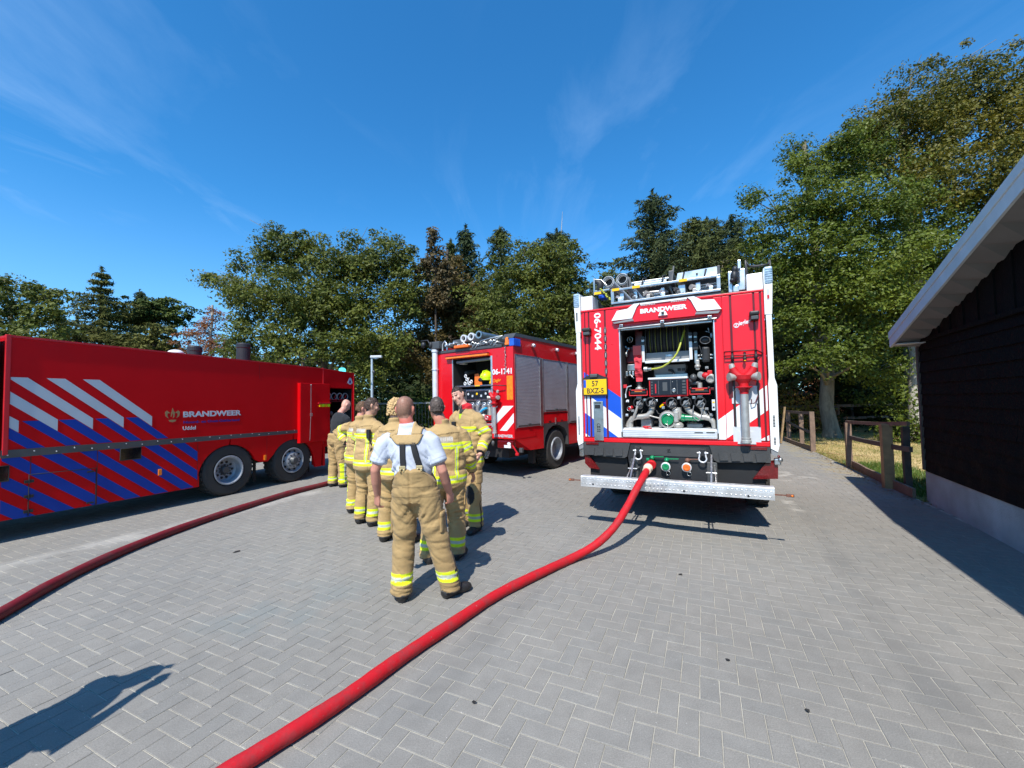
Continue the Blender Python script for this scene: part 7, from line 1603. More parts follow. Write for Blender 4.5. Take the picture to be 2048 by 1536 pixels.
def hand(vf, wrist, fwd, palm_n, side, curl=.6, scale=1.0):
    """palm, four separate unequal fingers and a thumb. fwd: along the fingers, palm_n: out of the palm, side: +1 if the thumb points to fwd x palm_n"""
    w, f, n_ = Vector(wrist), Vector(fwd).normalized(), Vector(palm_n).normalized(); n_ = (n_ - f * n_.dot(f)).normalized(); s = f.cross(n_) * side
    L_ = .098 * scale
    ring_tube(vf, [w - f * .02, w + f * .02, w + f * .055, w + f * .09], [(.030, .022), (.036, .021), (.043, .019), (.043, .016)], 14, ref=s)
    for i, (ln, off) in enumerate(((.072, .031), (.080, .011), (.075, -.010), (.060, -.030))):
        b = w + f * .084 + s * off; ang = curl * (.55 + .12 * i); d = f.copy(); p = [b - f * .015, b]; rads = [.0105, .0105]
        for j, fr in enumerate((.45, .32, .23)):
            ang_j = ang * (1.0 if j else .8); d = (d * math.cos(ang_j) + n_ * math.sin(ang_j)).normalized(); n2 = n_
            p.append(p[-1] + d * ln * fr); rads.append((.0100, .0092, .0080)[j])
            n_l = n_ - d * n_.dot(d)
        ring_tube(vf, p, rads, 8, ref=s)
    b = w + f * .025 + s * .028; d = (f * .6 + s * .75 + n_ * .35).normalized(); p1 = b + d * .036; d2 = (f * .85 + s * .25 + n_ * (.35 + .3 * curl)).normalized(); p2 = p1 + d2 * .030
    ring_tube(vf, [b - d * .012, b + d * .01, p1, p2, p2 + (d2 * .8 + n_ * .4).normalized() * .022], [.013, .0135, .0115, .0105, .008], 8, ref=n_)

def make_head(vf, c, look, up=(0, 0, 1), s=1.0):
    """head with nose, ears, brow, lips and chin, centred at c, looking along look"""
    f = Vector(look).normalized(); u = Vector(up); u = (u - f * u.dot(f)).normalized(); r = f.cross(u); c = Vector(c)
    def W(x, y, z): return c + (r * x + f * y + u * z) * s
    prof = [(-.125, .028, .030, .048), (-.115, .044, .045, .040), (-.095, .056, .062, .028), (-.070, .064, .076, .016), (-.040, .070, .086, .006), (-.010, .0735, .092, .0), (.020, .0755, .096, -.002), (.050, .075, .096, -.004), (.078, .068, .088, -.006), (.100, .054, .072, -.008), (.115, .034, .048, -.008), (.121, .014, .02, -.008)]
    V, F = vf; n = 24; o = len(V)
    for z, a, b_, y0 in prof:
        for k in range(n):
            an = 2 * math.pi * k / n; y = math.sin(an) * b_ + y0; x = math.cos(an) * a
            if y > y0: x *= 1 - .10 * (math.sin(an)) ** 2
            V.append(W(x, y, z))
    N = len(prof)
    F += [(o + i * n + k, o + i * n + (k + 1) % n, o + (i + 1) * n + (k + 1) % n, o + (i + 1) * n + k) for i in range(N - 1) for k in range(n)]
    V.append(W(0, .05, -.132)); V.append(W(0, -.008, .124)); a_, b2 = len(V) - 2, len(V) - 1
    F += [(o + (k + 1) % n, o + k, a_) for k in range(n)] + [(o + (N - 1) * n + k, o + (N - 1) * n + (k + 1) % n, b2) for k in range(n)]
    ring_tube(vf, [W(0, .086, .018), W(0, .097, .0), W(0, .110, -.022), W(0, .108, -.034), W(0, .09, -.036)], [.008, .010, .014, .016, .010], 10, ref=r)     # nose
    ring_tube(vf, [W(-.045, .078, .024), W(-.02, .090, .027), W(0, .090, .024), W(.02, .090, .027), W(.045, .078, .024)], [.008, .011, .008, .011, .008], 8, ref=u)   # brow
    ring_tube(vf, [W(-.022, .083, -.062), W(0, .091, -.060), W(.022, .083, -.062)], [.006, .009, .006], 8, ref=u); ring_tube(vf, [W(-.018, .082, -.074), W(0, .089, -.074), W(.018, .082, -.074)], [.006, .009, .006], 8, ref=u)
    blob_w(vf, W(0, .072, -.105), r, f, u, (.026, .022, .018)); 
    for sx in (-1, 1):
        blob_w(vf, W(sx * .046, .070, -.02), r, f, u, (.022, .018, .022)); blob_w(vf, W(sx * .078, -.008, -.004), (r * 1 + f * -.35 * sx * 0).normalized(), f, u, (.010, .019, .031)); blob_w(vf, W(sx * .084, -.016, .008), r, f, u, (.009, .014, .022))
    return W
def blob_w(vf, c, r, f, u, rad):
    V, F = vf; mb = MB(); mb.ell((0, 0, 0), rad, 12, 8); o = len(V); V += [c + r * v[0] + f * v[1] + u * v[2] for v in mb.v]; F += [tuple(i + o for i in q) for q in mb.f]

def person(label, loc, head, J, look, skin=(.62, .30, .20), hair=('short', (.06, .035, .02)), top='jacket', pants='turnout', neck=(0, 0, 0), hands=None, scale=1.0, seed=0, tint=1.0, top_opts=None, build=1.0, neck_red=0.0, cat='person', group=None):
    """J: joints (x right, y forward, z up) pelvis, chest, neck, headc, shl/shr, ell/elr, wrl/wrr, hpl/hpr, knl/knr, anl/anr, tol/tor"""
    top_opts = top_opts or {}
    root = thing('person', label, cat, (loc[0], loc[1], 0), head, group); root.scale = (scale, scale, scale)
    j = {k: np.array(v, float) for k, v in J.items()}; B = build
    sk = np.array(skin)
    pel, ch, nk, hc = j['pelvis'], j['chest'], j['neck'], j['headc']
    lk = Vector(look).normalized(); upv = Vector(hc - nk).normalized() if np.linalg.norm((hc - nk)[:2]) > .06 else Vector((0, 0, 1))
    upv = (upv * .6 + Vector((0, 0, 1)) * .4).normalized()
    # ---- body: one continuous skin from crown to toes
    vf = ([], [])
    W = make_head(vf, hc, lk, upv)
    skb = hc - np.array(lk) * .015
    ring_tube(vf, [nk + [0, 0, -.05], nk, nk * .45 + skb * .55 + [0, 0, -.03], skb + [0, 0, -.02]], [(.078, .068), (.064 * B ** 2, .066 * B), (.060 * B ** 2, .064 * B), (.05, .05)], 18)
    ring_tube(vf, [pel + [0, 0, -.06], pel + [0, 0, .06], pel * .5 + ch * .5, ch, ch * .35 + nk * .65, nk + [0, 0, -.02]], [(.13, .10), (.15, .10), (.14, .095), (.155, .10), (.10, .07), (.06, .055)], 18)
    for s in 'lr':
        sh, el, wr = j['sh' + s], j['el' + s], j['wr' + s]
        ring_tube(vf, [ch * .4 + sh * .6 + [0, 0, -.03], sh + [0, 0, -.02], sh * .5 + el * .5, el, el * .55 + wr * .45, wr], [.05, .048 * B, .050 * B, .043 * B, .044 * B, (.030, .026)], 14)
        hp, kn, an, to = j['hp' + s], j['kn' + s], j['an' + s], j['to' + s]
        ring_tube(vf, [hp + [0, 0, .03], hp * .5 + kn * .5, kn, kn * .6 + an * .4, an, an + [0, 0, -.04]], [.085, .07, .055, .055, .038, .04], 12)
        ring_tube(vf, [an * .9 + to * .1 + [0, 0, -.04], an * .4 + to * .6 + [0, 0, -.03], to], [(.035, .03), (.038, .022), (.03, .015)], 10)
        hd_ = (hands or {}).get(s)
        fd = Vector(wr - el).normalized(); pn = Vector((1, 0, 0)) if s == 'l' else Vector((-1, 0, 0)); cu_ = .55
        if hd_: fd = Vector(hd_[0]); pn = Vector(hd_[1]); cu_ = hd_[2]
        sd = fd.cross((pn - fd * pn.dot(fd)).normalized()); fw = Vector((0, 1, 0)); hand(vf, wr, fd, pn, 1 if sd.dot(fw) > 0 else -1, cu_)
    def paint_skin(P, N_):
        c = np.tile(sk, (len(P), 1)); r_, f_, u_ = np.array(lk.cross(upv)), np.array(lk), np.array(upv); q = (P - hc); x, y, z = q @ r_, q @ f_, q @ u_
        c *= (1 + .10 * wave(P, seed, (14, 14, 14)))[:, None]
        hd2 = z > -.16
        c = mixc_(c, neck_red * np.exp(-((z + .13) / .07) ** 2) * (y < .05), (.62, .13, .09)); c = mixc_(c, neck_red * .5 * hd2 * np.exp(-((z + .0) / .09) ** 2) * (np.abs(x) > .055), (.62, .15, .10))
        if hair[0] != 'bald_dome':
            line = (z > .055 - .6 * (y < .03) * np.clip((.045 - y) * 2.2, 0, .22)) & hd2 & ~((np.abs(x) > .072) & (np.abs(y + .008) < .024) & (np.abs(z) < .035))
            k = line.astype(float)
            if hair[0] == 'crop':       # shaven to a shade of stubble, thin on the crown
                k *= .80 * (1 - .60 * np.exp(-((z - .06) / .045) ** 2 - (x / .05) ** 2 - ((y + .06) / .05) ** 2))
            c = mixc_(c, k, hair[1]); c *= (1 + .28 * k * wave(P, seed + 2, (170, 170, 120), 2))[:, None]
        c = mixc_(c, ((np.abs(z + .068) < .009) & (np.abs(x) < .026) & (y > .06)) * .6, (.45, .13, .11))
        c = mixc_(c, ((np.abs(z - .030) < .007) & (np.abs(np.abs(x) - .030) < .020) & (y > .06)) * .85, hair[1])
        c = mixc_(c, ((np.abs(z - .006) < .012) & (np.abs(np.abs(x) - .030) < .018) & (y > .06)) * .45, (.12, .06, .05))
        c = mixc_(c, ((z < -.045) & (y > .02) & hd2) * .16, (.22, .13, .10))
        return c
    body_ = fuse('body', vf, .0072 if seed in (1, 3) else .0105, M['skinv'], root, 2, None, paint_skin)
    r_, u_ = lk.cross(upv), upv
    for sx in (-1, 1):
        mb = MB(); e = W(sx * .030, .080, .006); mb.ell((0, 0, 0), (.010, .006, .004), 10, 6); mb.v = [tuple(e + r_ * v[0] + lk * v[1] + u_ * v[2]) for v in mb.v]; mb.build('eye', mat_eye, root)
    # ---- hair
    hk, hcol = hair
    if hk in ('short', 'curly', 'longish'):
        hv = ([], []); t = {'short': 1.055, 'curly': 1.13, 'longish': 1.13}[hk]; n = 26; rows = 16; o = 0; V, F = hv
        low = {'short': -.055, 'curly': -.105, 'longish': -.12}[hk]
        for i in range(rows + 1):
            ph = math.pi / 2 * (1 - i / rows) 
            for k in range(n):
                an = 2 * math.pi * k / n; fr = math.sin(an)
                zl = .062 if fr > .45 else (.062 + (low - .062) * min(1, (.45 - fr) / .7))
                top_z = .121; z = top_z * t - (top_z * t - zl) * (i / rows)
                zz = z / t; hh = max(0, 1 - (max(zz, 0) / .123) ** 2.3) ** .5 if zz > 0 else 1.0
                a_, b_ = .077 * t * hh, .097 * t * hh
                if zz < 0: a_ *= 1 + zz * .8; b_ *= 1 + zz * 1.6
                jt = 1 + (.05 if hk == 'curly' else .012) * math.sin(k * 5.1 + i * 3.3 + seed)
                V.append(Vector(W(math.cos(an) * a_ * jt, fr * b_ * jt - .006, z)))
        for i in range(rows):
            for k in range(n): F.append((i * n + k, i * n + (k + 1) % n, (i + 1) * n + (k + 1) % n, (i + 1) * n + k))
        # inner shell closes the volume
        o = len(V); cc = Vector(hc)
        for i in range((rows + 1) * n): V.append(cc + (V[i] - cc) * .80)
        for i in range(rows):
            for k in range(n): F.append((o + i * n + (k + 1) % n, o + i * n + k, o + (i + 1) * n + k, o + (i + 1) * n + (k + 1) % n))
        for k in range(n): F.append((rows * n + k, rows * n + (k + 1) % n, o + rows * n + (k + 1) % n, o + rows * n + k)); F.append((k, o + k, o + (k + 1) % n, (k + 1) % n))
        fq = 95 if hk == 'curly' else 60; am = .009 if hk == 'curly' else .0035
        fuse('hair', hv, .0055, M['hairv'], root, 2, lambda P, N_: am * wave(P, seed + 3, (fq, fq, fq * .7), 2), lambda P, N_: np.array(hcol)[None] * (1 + .35 * wave(P, seed + 4, (110, 110, 50), 2))[:, None])
    elif hk == 'crop':
        pass
    # ---- boots
    for s in 'lr':
        kn, an, to = j['kn' + s], j['an' + s], j['to' + s]; dvec = to - an; dvec[2] = 0; dn = dvec / np.linalg.norm(dvec); sd = np.array([dn[1], -dn[0], 0])
        bt_ = ([], []); ring_tube(bt_, [an + [0, 0, .16], an + [0, 0, .05], an + [0, 0, -.02]], [(.068, .064), (.062, .062), (.058, .062)], 16)
        g0 = np.array([an[0], an[1], 0]); L_ = .20
        pts = [g0 - dn * .075 + [0, 0, .045], g0 - dn * .03 + [0, 0, .055], g0 + dn * .05 + [0, 0, .052], g0 + dn * .12 + [0, 0, .042], g0 + dn * .185 + [0, 0, .036], g0 + dn * .215 + [0, 0, .03]]
        ring_tube(bt_, pts, [(.044, .046), (.054, .056), (.058, .054), (.064, .044), (.058, .037), (.038, .025)], 16, ref=sd)
        def fl(P, N_): return .0025 * wave(P, seed + 7, (40, 40, 60), 2)
        def pb(P, N_): c = np.tile(np.array([.022, .021, .021]), (len(P), 1)); c[P[:, 2] < .028] = (.045, .044, .043); return c
        def ps(P, N_): P[:, 2] = np.maximum(P[:, 2], .002); return P
        fuse('boot', bt_, .009, M['bootm'], root, 2, fl, pb, ps)
    # ---- trousers
    tv = ([], []); wa = j.get('waist', pel * .72 + ch * .28)
    hi = .13 if pants == 'braces' else .06
    ring_tube(tv, [pel + [0, 0, -.10], pel + [0, 0, -.02], pel + [0, 0, .07], pel * .72 + ch * .28 + [0, 0, hi - .08], pel * .72 + ch * .28 + [0, 0, hi - .04]], [(.180 * B, .145 * B), (.198 * B, .158 * B), (.200 * B, .158 * B), (.202 * B, .162 * B), (.204 * B, .165 * B)], 26)
    for s in 'lr':
        hp, kn, an = j['hp' + s], j['kn' + s], j['an' + s]; an2 = an + np.array([0, 0, .01])
        ring_tube(tv, [hp + [0, 0, .04], hp * .75 + kn * .25, hp * .45 + kn * .55, kn, kn * .7 + an * .3, kn * .3 + an * .7, an2, an2 + [0, 0, -.035]], [(.120 * B, .135 * B), (.122 * B, .128 * B), (.114 * B, .116 * B), (.104, .106), (.098, .102), (.094, .098), (.096, .101), (.094, .098)], 22)
    kz = (j['knl'][2] + j['knr'][2]) / 2
    def fold_t(P, N_):
        f = .006 * wave(P, seed + 11, (4, 4, 7)) 
        for s in 'lr':
            kn, hp, an = j['kn' + s], j['hp' + s], j['an' + s]; near = np.exp(-((P[:, 0] - (kn[0] + hp[0]) / 2) / .16) ** 2)
            f += .012 * ridges(P + np.array([0, 0, .25]) * P[:, :1] * (1 if s == 'l' else -1), seed + 12, (4.5, 4.5, 22)) * bump_at(P, kn + [0, -.03, .03], (.14, .2, .15)) 
            f += .015 * ridges(P, seed + 13, (6, 6, 30)) * bump_at(P, an + [0, 0, .05], (.13, .15, .085))
            f += .014 * ridges(P + P[:, :1] * np.array([0, 0, (1.2 if s == 'l' else -1.2)]), seed + 14, (5, 5, 15)) * bump_at(P, hp + [0, -.05, -.13], (.15, .16, .11))
        f += .009 * creases(P + P[:, :1] * np.array([0, 0, .9]), seed + 41, (4, 4, 11)) * np.clip(.5 + wave(P, seed + 42, (5, 5, 5)), 0, 1)
        f += .0025 * ridges(P, seed + 17, (5, 5, 19))
        f += .006 * ridges(P, seed + 15, (3, 3, 18)) * np.exp(-((P[:, 2] - pel[2] - .02) / .12) ** 2)
        cx = pel[0]; f -= .012 * np.exp(-((P[:, 0] - cx) / .012) ** 2) * ((P[:, 2] > pel[2] - .12) & (N_[:, 1] < -.2))       # centre seam
        return f
    def paint_t(P, N_):
        c = np.tile(TAN * tint, (len(P), 1)) * (1 + .07 * wave(P, seed + 16, (4, 4, 4)))[:, None]
        wz = (pel * .72 + ch * .28)[2]
        for zz in (wz - .05, wz - .135): c[np.abs(P[:, 2] - zz - .006 * wave(P, 3, (5, 5, 5))) < .0035] *= .62
        for s in 'lr':
            kn, an = j['kn' + s], j['an' + s]; t, d, L_ = seg(P, an, kn); ms = (d < .14) & (P[:, 2] < kn[2]) & (np.abs(P[:, 0] - (an[0] + kn[0]) / 2) < .14)
            if pants == 'check':
                sx = -1 if s == 'l' else 1; lx = (P[:, 0] - an[0]) * sx; mk = ms & (N_[:, 0] * sx > .35) & (P[:, 2] < kn[2] + .02) & (P[:, 2] > .10); c[mk] = YEL; c[mk & (np.abs(N_[:, 1]) < .22)] = SIL
                for k in range(4): c[mk & (np.abs(P[:, 2] - .16 - k * .085) < .006)] = TAN * .45
            c = stripe3(c, P[:, 2] - (.155 if pants != 'check' else .13), ms, .095)
            c[ms & (P[:, 2] < .075)] = (.07, .07, .068)
            kp = (np.linalg.norm((P - kn - [0, .05, -.04]) / np.array([.075, .2, .13]), axis=1) < 1) & (N_[:, 1] > .25)
            c[kp] = (.025, .025, .027)
            sx = -1 if s == 'l' else 1; out_ = (N_[:, 0] * sx > .86) & (np.abs(P[:, 1] - (an[1] + kn[1]) / 2) < .010) & (P[:, 2] < .42) & (P[:, 2] > .05); c[out_] = (.02, .02, .02)
        return c
    def post_t(P, N_):
        if pants != 'braces': return P
        tz = (pel * .72 + ch * .28)[2] + hi; lim = tz - .13 * np.clip(np.abs(P[:, 0] - pel[0]) / (.18 * B), 0, 1.1) ** 2 - .03 * (P[:, 1] > 0)
        P[:, 2] = np.minimum(P[:, 2], lim); return P
    pants_o = fuse('trousers', tv, .0088 if seed == 1 else .011, M['cloth'], root, 3, fold_t, paint_t, post_t)
    for s, sx in (('l', -1), ('r', 1)):       # leg pocket
        hp, kn = j['hp' + s], j['kn' + s]; pc_ = hp * .40 + kn * .60 + np.array([sx * .092 * B, -.005, 0]); pv = ([], [])
        ring_tube(pv, [pc_ + [0, 0, -.09], pc_ + [0, 0, -.085], pc_ + [0, 0, .08], pc_ + [0, 0, .09]], [(.016, .06), (.024, .075), (.022, .075), (.014, .07)], 16)
        fuse('leg_pocket', pv, .010, M['cloth'], root, 1, lambda P, N_: .003 * wave(P, seed, (12, 12, 12)), lambda P, N_: np.where((np.abs(P[:, 2:3] - pc_[2] - .05) < .005), TAN2 * .5, TAN * tint * .97))
    # ---- top
    if top == 'jacket':
        jv = ([], []); hem = top_opts.get('hem', .80); hx = pel[0]; hy = pel[1]
        cz = ch[2]
        ring_tube(jv, [(hx, hy - .0, hem), (hx, hy, hem + .03), (hx * .9 + ch[0] * .1, hy * .9 + ch[1] * .1, hem + .16), (pel * .45 + ch * .55), ch, ch * .55 + nk * .45, ch * .22 + nk * .78, nk + [0, 0, -.01]], [(.235 * B, .175 * B), (.242 * B, .185 * B), (.236 * B, .175 * B), (.228 * B, .165 * B), (.230 * B, .165 * B), (.208 * B, .145 * B), (.150, .12), (.092, .09)], 28)
        ring_tube(jv, [nk + [0, 0, -.05], nk + [0, 0, .02], nk + [0, .0, .055]], [(.10, .09), (.078, .078), (.076, .078)], 20)
        for s in 'lr':
            sh, el, wr = j['sh' + s], j['el' + s], j['wr' + s]; cf = el * .10 + wr * .90
            ring_tube(jv, [ch * .35 + nk * .25 + sh * .40, ch * .10 + sh * .90, sh * .86 + el * .14, sh * .6 + el * .4, sh * .25 + el * .75, el, el * .5 + wr * .5, cf * .8 + el * .2, cf], [(.090, .082), (.086, .084), (.090 * B, .086 * B), (.088 * B, .085 * B), (.082, .082), (.074, .074), (.070, .070), (.062, .062), (.060, .060)], 20)
        def fold_j(P, N_):
            f = .010 * wave(P, seed + 21, (4, 4, 7))
            f += .010 * creases(P + P[:, :1] * np.array([0, 0, .7]), seed + 43, (4, 4, 9)) * np.clip(.5 + wave(P, seed + 44, (5, 5, 5)), 0, 1)
            f += .004 * ridges(P, seed + 28, (7, 7, 16))
            f += .014 * ridges(P, seed + 22, (4, 4, 12)) * np.exp(-((P[:, 2] - hem - .24) / .13) ** 2)
            for s in 'lr':
                sh, el, wr = j['sh' + s], j['el' + s], j['wr' + s]; ax = Vector(wr - sh).normalized()
                Q = P - np.outer(P @ np.array(ax), np.array(ax)) * 0; sc_ = 1 + 3.2 * np.abs(np.array(ax))
                f += .015 * ridges(P, seed + 23, 5 * sc_) * bump_at(P, el, (.11, .11, .13)) + .009 * ridges(P, seed + 24, 5 * sc_) * bump_at(P, sh * .6 + ch * .4 + [0, 0, -.10], (.10, .15, .12))
            return f
        yok = cz + .085
        def paint_j(P, N_):
            c = np.tile(TAN * tint * 1.02, (len(P), 1)) * (1 + .06 * wave(P, seed + 26, (4, 4, 4)))[:, None]
            dl = seg(P, j['shl'], j['ell'])[1]; dr_ = seg(P, j['shr'], j['elr'])[1]; tl, dl2, _ = seg(P, j['ell'], j['wrl']); tr, dr2, _ = seg(P, j['elr'], j['wrr'])
            wx = .228 * B; ax_ = P[:, 0] - (pel[0] * .5 + ch[0] * .5)
            torso = (np.minimum(np.minimum(dl, dr_), np.minimum(dl2, dr2)) > .085) | (np.abs(ax_) < wx * .72)
            arms = ~torso
            seam = torso & (np.abs(P[:, 2] - yok - .01 * np.sin(ax_ * 14)) < .0045) & (N_[:, 1] < .3); c[seam] *= .35
            c[torso & (np.abs(np.abs(ax_) - .155) < .0035) & (P[:, 2] < yok)] *= .6
            pt = torso & (np.abs(ax_) < .085) & (np.abs(P[:, 2] - yok + .062) < .034) & (N_[:, 1] < -.3)
            w_ = (np.sin(ax_ * 260) > .1) & (np.abs(P[:, 2] - yok + .055) < .022); c[pt] = (.43, .36, .27); c[pt & w_] = (.52, .50, .46)
            cb = cz - .075; c = stripe3(c, P[:, 2] - cb, torso, .062); c = stripe3(c, P[:, 2] - hem - .06, torso, .080)
            vs_ = torso & (P[:, 2] > hem + .10) & (P[:, 2] < cb + .02) & (N_[:, 1] < .15)
            for xx in (-.125, .125):
                c[vs_ & (np.abs(ax_ - xx) < .020)] = YEL; c[vs_ & (np.abs(ax_ - xx) < .006)] = SIL
            for (a, b_) in ((j['shl'], j['ell']), (j['shr'], j['elr'])):
                t, d, L_ = seg(P, a, b_); c = stripe3(c, (t - .58) * L_, arms & (d < .11) & (t < 1), .070)
            for (a, b_) in ((j['ell'], j['wrl']), (j['elr'], j['wrr'])):
                t, d, L_ = seg(P, a, b_); mk = arms & (d < .10) & (t > 0.02); c = stripe3(c, (t - .38) * L_, mk, .078); c[mk & (t > .84)] = (.045, .04, .035)
            t, d, L_ = seg(P, j['shl'], j['ell']); c[(d < .12) & (t > .18) & (t < .40) & (N_[:, 0] < -.55) & arms] = np.array([.62, .16, .05]) * .9
            col_ = P[:, 2] > nk[2] + .005; c[col_ & torso] = np.minimum(c[col_ & torso], 9) * .93
            if top_opts.get('open'):          # open front: lime lining and dark T-shirt, red collar inside
                fr = (N_[:, 1] > .25) & (np.abs(ax_ - .01) < .008 + .30 * np.clip(P[:, 2] - cz - .09, 0, 1)) & (P[:, 2] > cz + .09); c[fr] = (.42, .62, .02); c[fr & (P[:, 2] > nk[2] - .06)] = (.03, .03, .03)
                c[col_ & torso & (N_[:, 0] < .1)] = (.55, .02, .03)
                c[(N_[:, 1] > .2) & (np.abs(ax_) < .006) & (P[:, 2] < cz)] = (.05, .045, .04)
            return c
        fuse('jacket', jv, .010, M['cloth'], root, 3, fold_j, paint_j)
        if top_opts.get('radio'):
            mb = MB(); rx, ry, rz = top_opts['radio']; mb.bbox(rx - .03, rx + .03, ry - .02, ry + .02, rz - .06, rz + .07, .01); mb.tube([(rx, ry, rz - .06), (rx + .04, ry + .02, rz - .16), (rx - .0, ry + .02, rz - .26), (rx + .03, ry, rz - .38)], .007, 6); mb.build('radio', M['black'], root)
    else:
        # shirt
        sv = ([], []); 
        ring_tube(sv, [pel * .62 + ch * .38 + [0, 0, -.06], pel * .5 + ch * .5, pel * .25 + ch * .75, ch, ch * .55 + nk * .45, ch * .22 + nk * .78, nk + [0, 0, -.02]], [(.165 * B, .132 * B), (.175 * B, .135 * B), (.190 * B, .138 * B), (.205 * B, .140 * B), (.195 * B, .128 * B), (.150, .11), (.085, .080)], 26)
        if top == 'polo': ring_tube(sv, [nk + [0, 0, -.045], nk + [0, -.0, .0], nk + [0, -.006, .03]], [(.115, .100), (.088, .085), (.078, .078)], 20)
        for s in 'lr':
            sh, el = j['sh' + s], j['el' + s]
            ring_tube(sv, [ch * .35 + nk * .30 + sh * .35, ch * .10 + sh * .90 + [0, 0, -.005], sh * .86 + el * .14, sh * .60 + el * .40, sh * .26 + el * .74], [(.080, .075), (.074, .074), (.076 * B, .075 * B), (.074 * B, .073 * B), (.077 * B, .076 * B)], 20)
        sc0 = np.array(top_opts.get('color', (.72, .74, .80)))
        def fold_s(P, N_):
            f = .004 * wave(P, seed + 31, (6, 6, 7)) + .008 * creases(P + P[:, :1] * np.array([0, 0, .8]), seed + 45, (5, 5, 9)) * np.clip(.4 + wave(P, seed + 46, (5, 5, 5)), 0, 1)
            for s, sg in (('l', 1), ('r', -1)):
                sh = j['sh' + s]; Q = P + P[:, :1] * np.array([0, 0, 1.6 * -sg]); f += .014 * ridges(Q, seed + 32, (6, 6, 16)) * bump_at(P, sh * .75 + ch * .25 + [0, -.03, -.17], (.09, .16, .16))
            f += .011 * ridges(P + P[:, :1] * np.array([0, 0, 1.0]), seed + 33, (5, 5, 17)) * np.exp(-((P[:, 2] - (pel * .6 + ch * .4)[2] - .02) / .09) ** 2)
            return f
        def paint_s(P, N_):
            c = np.tile(sc0, (len(P), 1))
            for s in 'lr':
                t, d, L_ = seg(P, j['sh' + s], j['el' + s]); c[(np.abs(t - .64) < .012) & (d < .12) & (np.abs(P[:, 0] - ch[0]) > .19)] *= .72
            return c
        shirt_o = fuse('shirt', sv, .010, M['cotton'], root, 3, fold_s, paint_s)
        if pants == 'braces':
            from mathutils.bvhtree import BVHTree
            wz = (pel * .72 + ch * .28)[2] + hi; AY, AZ_ = nk[1] - .0, ch[2] + .06
            trees_ = []
            for o_ in (shirt_o, pants_o):
                mm = o_.data; trees_.append(BVHTree.FromPolygons([v.co.copy() for v in mm.vertices], [list(p.vertices) for p in mm.polygons]))
            def skin_pt(x, s_, off):
                """s_ runs up the back: height z below AZ_, then angle over the shoulder (0..180 deg as 10..12)"""
                if s_ < 10: o0, d0 = Vector((x, -1.2, s_)), Vector((0, 1, 0))
                else:
                    a_ = (s_ - 10) / 2 * math.pi; d0 = Vector((0, math.cos(a_), -math.sin(a_))); o0 = Vector((x, AY, AZ_)) - d0 * .8
                best = None
                for tr_ in trees_:
                    h_ = tr_.ray_cast(o0, d0)
                    if h_[0] is not None and (best is None or (h_[0] - o0).length < (best - o0).length): best = h_[0]
                if best is None: return None
                return best - d0 * off
            def sheet(name, cols, rows, m_, th=.008, relax=3):
                """cols(row) -> list of x; laid on the back"""
                G_ = [[skin_pt(x, s_, .012) for x in cols(s_)] for s_ in rows]; G_ = [r_ for r_ in G_ if all(p is not None for p in r_)]
                for _ in range(relax):
                    H_ = [[p.copy() for p in r_] for r_ in G_]
                    for i in range(1, len(G_) - 1):
                        for k in range(1, len(G_[0]) - 1): H_[i][k] = G_[i][k] * .4 + (G_[i - 1][k] + G_[i + 1][k] + G_[i][k - 1] + G_[i][k + 1]) * .15
                    G_ = H_
                nr, nc = len(G_), len(G_[0]); mb = MB(); c0 = Vector((ch[0], ch[1] + .02, ch[2]))
                for dd in (0, 1):
                    for r_ in G_:
                        for p in r_:
                            q = p + (c0 - p).normalized() * (th * 1.6 * dd); mb.v.append(tuple(q))
                for i in range(nr - 1):
                    for k in range(nc - 1):
                        mb.f.append((i * nc + k, i * nc + k + 1, (i + 1) * nc + k + 1, (i + 1) * nc + k)); o2 = nr * nc; mb.f.append((o2 + i * nc + k + 1, o2 + i * nc + k, o2 + (i + 1) * nc + k, o2 + (i + 1) * nc + k + 1))
                o2 = nr * nc
                for k in range(nc - 1): mb.f += [(k + 1, k, o2 + k, o2 + k + 1), ((nr - 1) * nc + k, (nr - 1) * nc + k + 1, o2 + (nr - 1) * nc + k + 1, o2 + (nr - 1) * nc + k)]
                for i in range(nr - 1): mb.f += [(i * nc, (i + 1) * nc, o2 + (i + 1) * nc, o2 + i * nc), ((i + 1) * nc + nc - 1, i * nc + nc - 1, o2 + i * nc + nc - 1, o2 + (i + 1) * nc + nc - 1)]
                mb.smooth = [True] * len(mb.f); return mb.build(name, m_, root)
            ym = mat('tan_yoke_cloth', tuple(TAN * 1.05), .85, var=.1, vscale=14, bump=.3, bscale=60)
            zb, zs = ch[2] + .070, nk[2] - .055
            def yoke_cols(z):
                t_ = max(0, min(1, (z - zb) / (zs - zb))); hw = .095 + (.166 - .095) * t_ ** .8
                xm_ = ch[0] + (nk[0] - ch[0]) * t_; return [xm_ - hw + 2 * hw * k / 18 for k in range(19)]
            sheet('braces_yoke', yoke_cols, [zb + (zs - zb) * i / 10 for i in range(11)], ym)
            for sx in (-1, 1):
                rows_ = [zs - .006] + [10 + .02 + k * .1 for k in range(0, 17)]
                a0_ = 10 + 2 * math.atan2(max(.0, zs - AZ_), .12) / math.pi
                rows_ = [zs - .006] + [a0_ + .06 + k * .11 for k in range(13)]
                sheet('brace', lambda s_, sx=sx: [nk[0] + sx * (.066 + .082 * k / 6) for k in range(7)], rows_, ym)
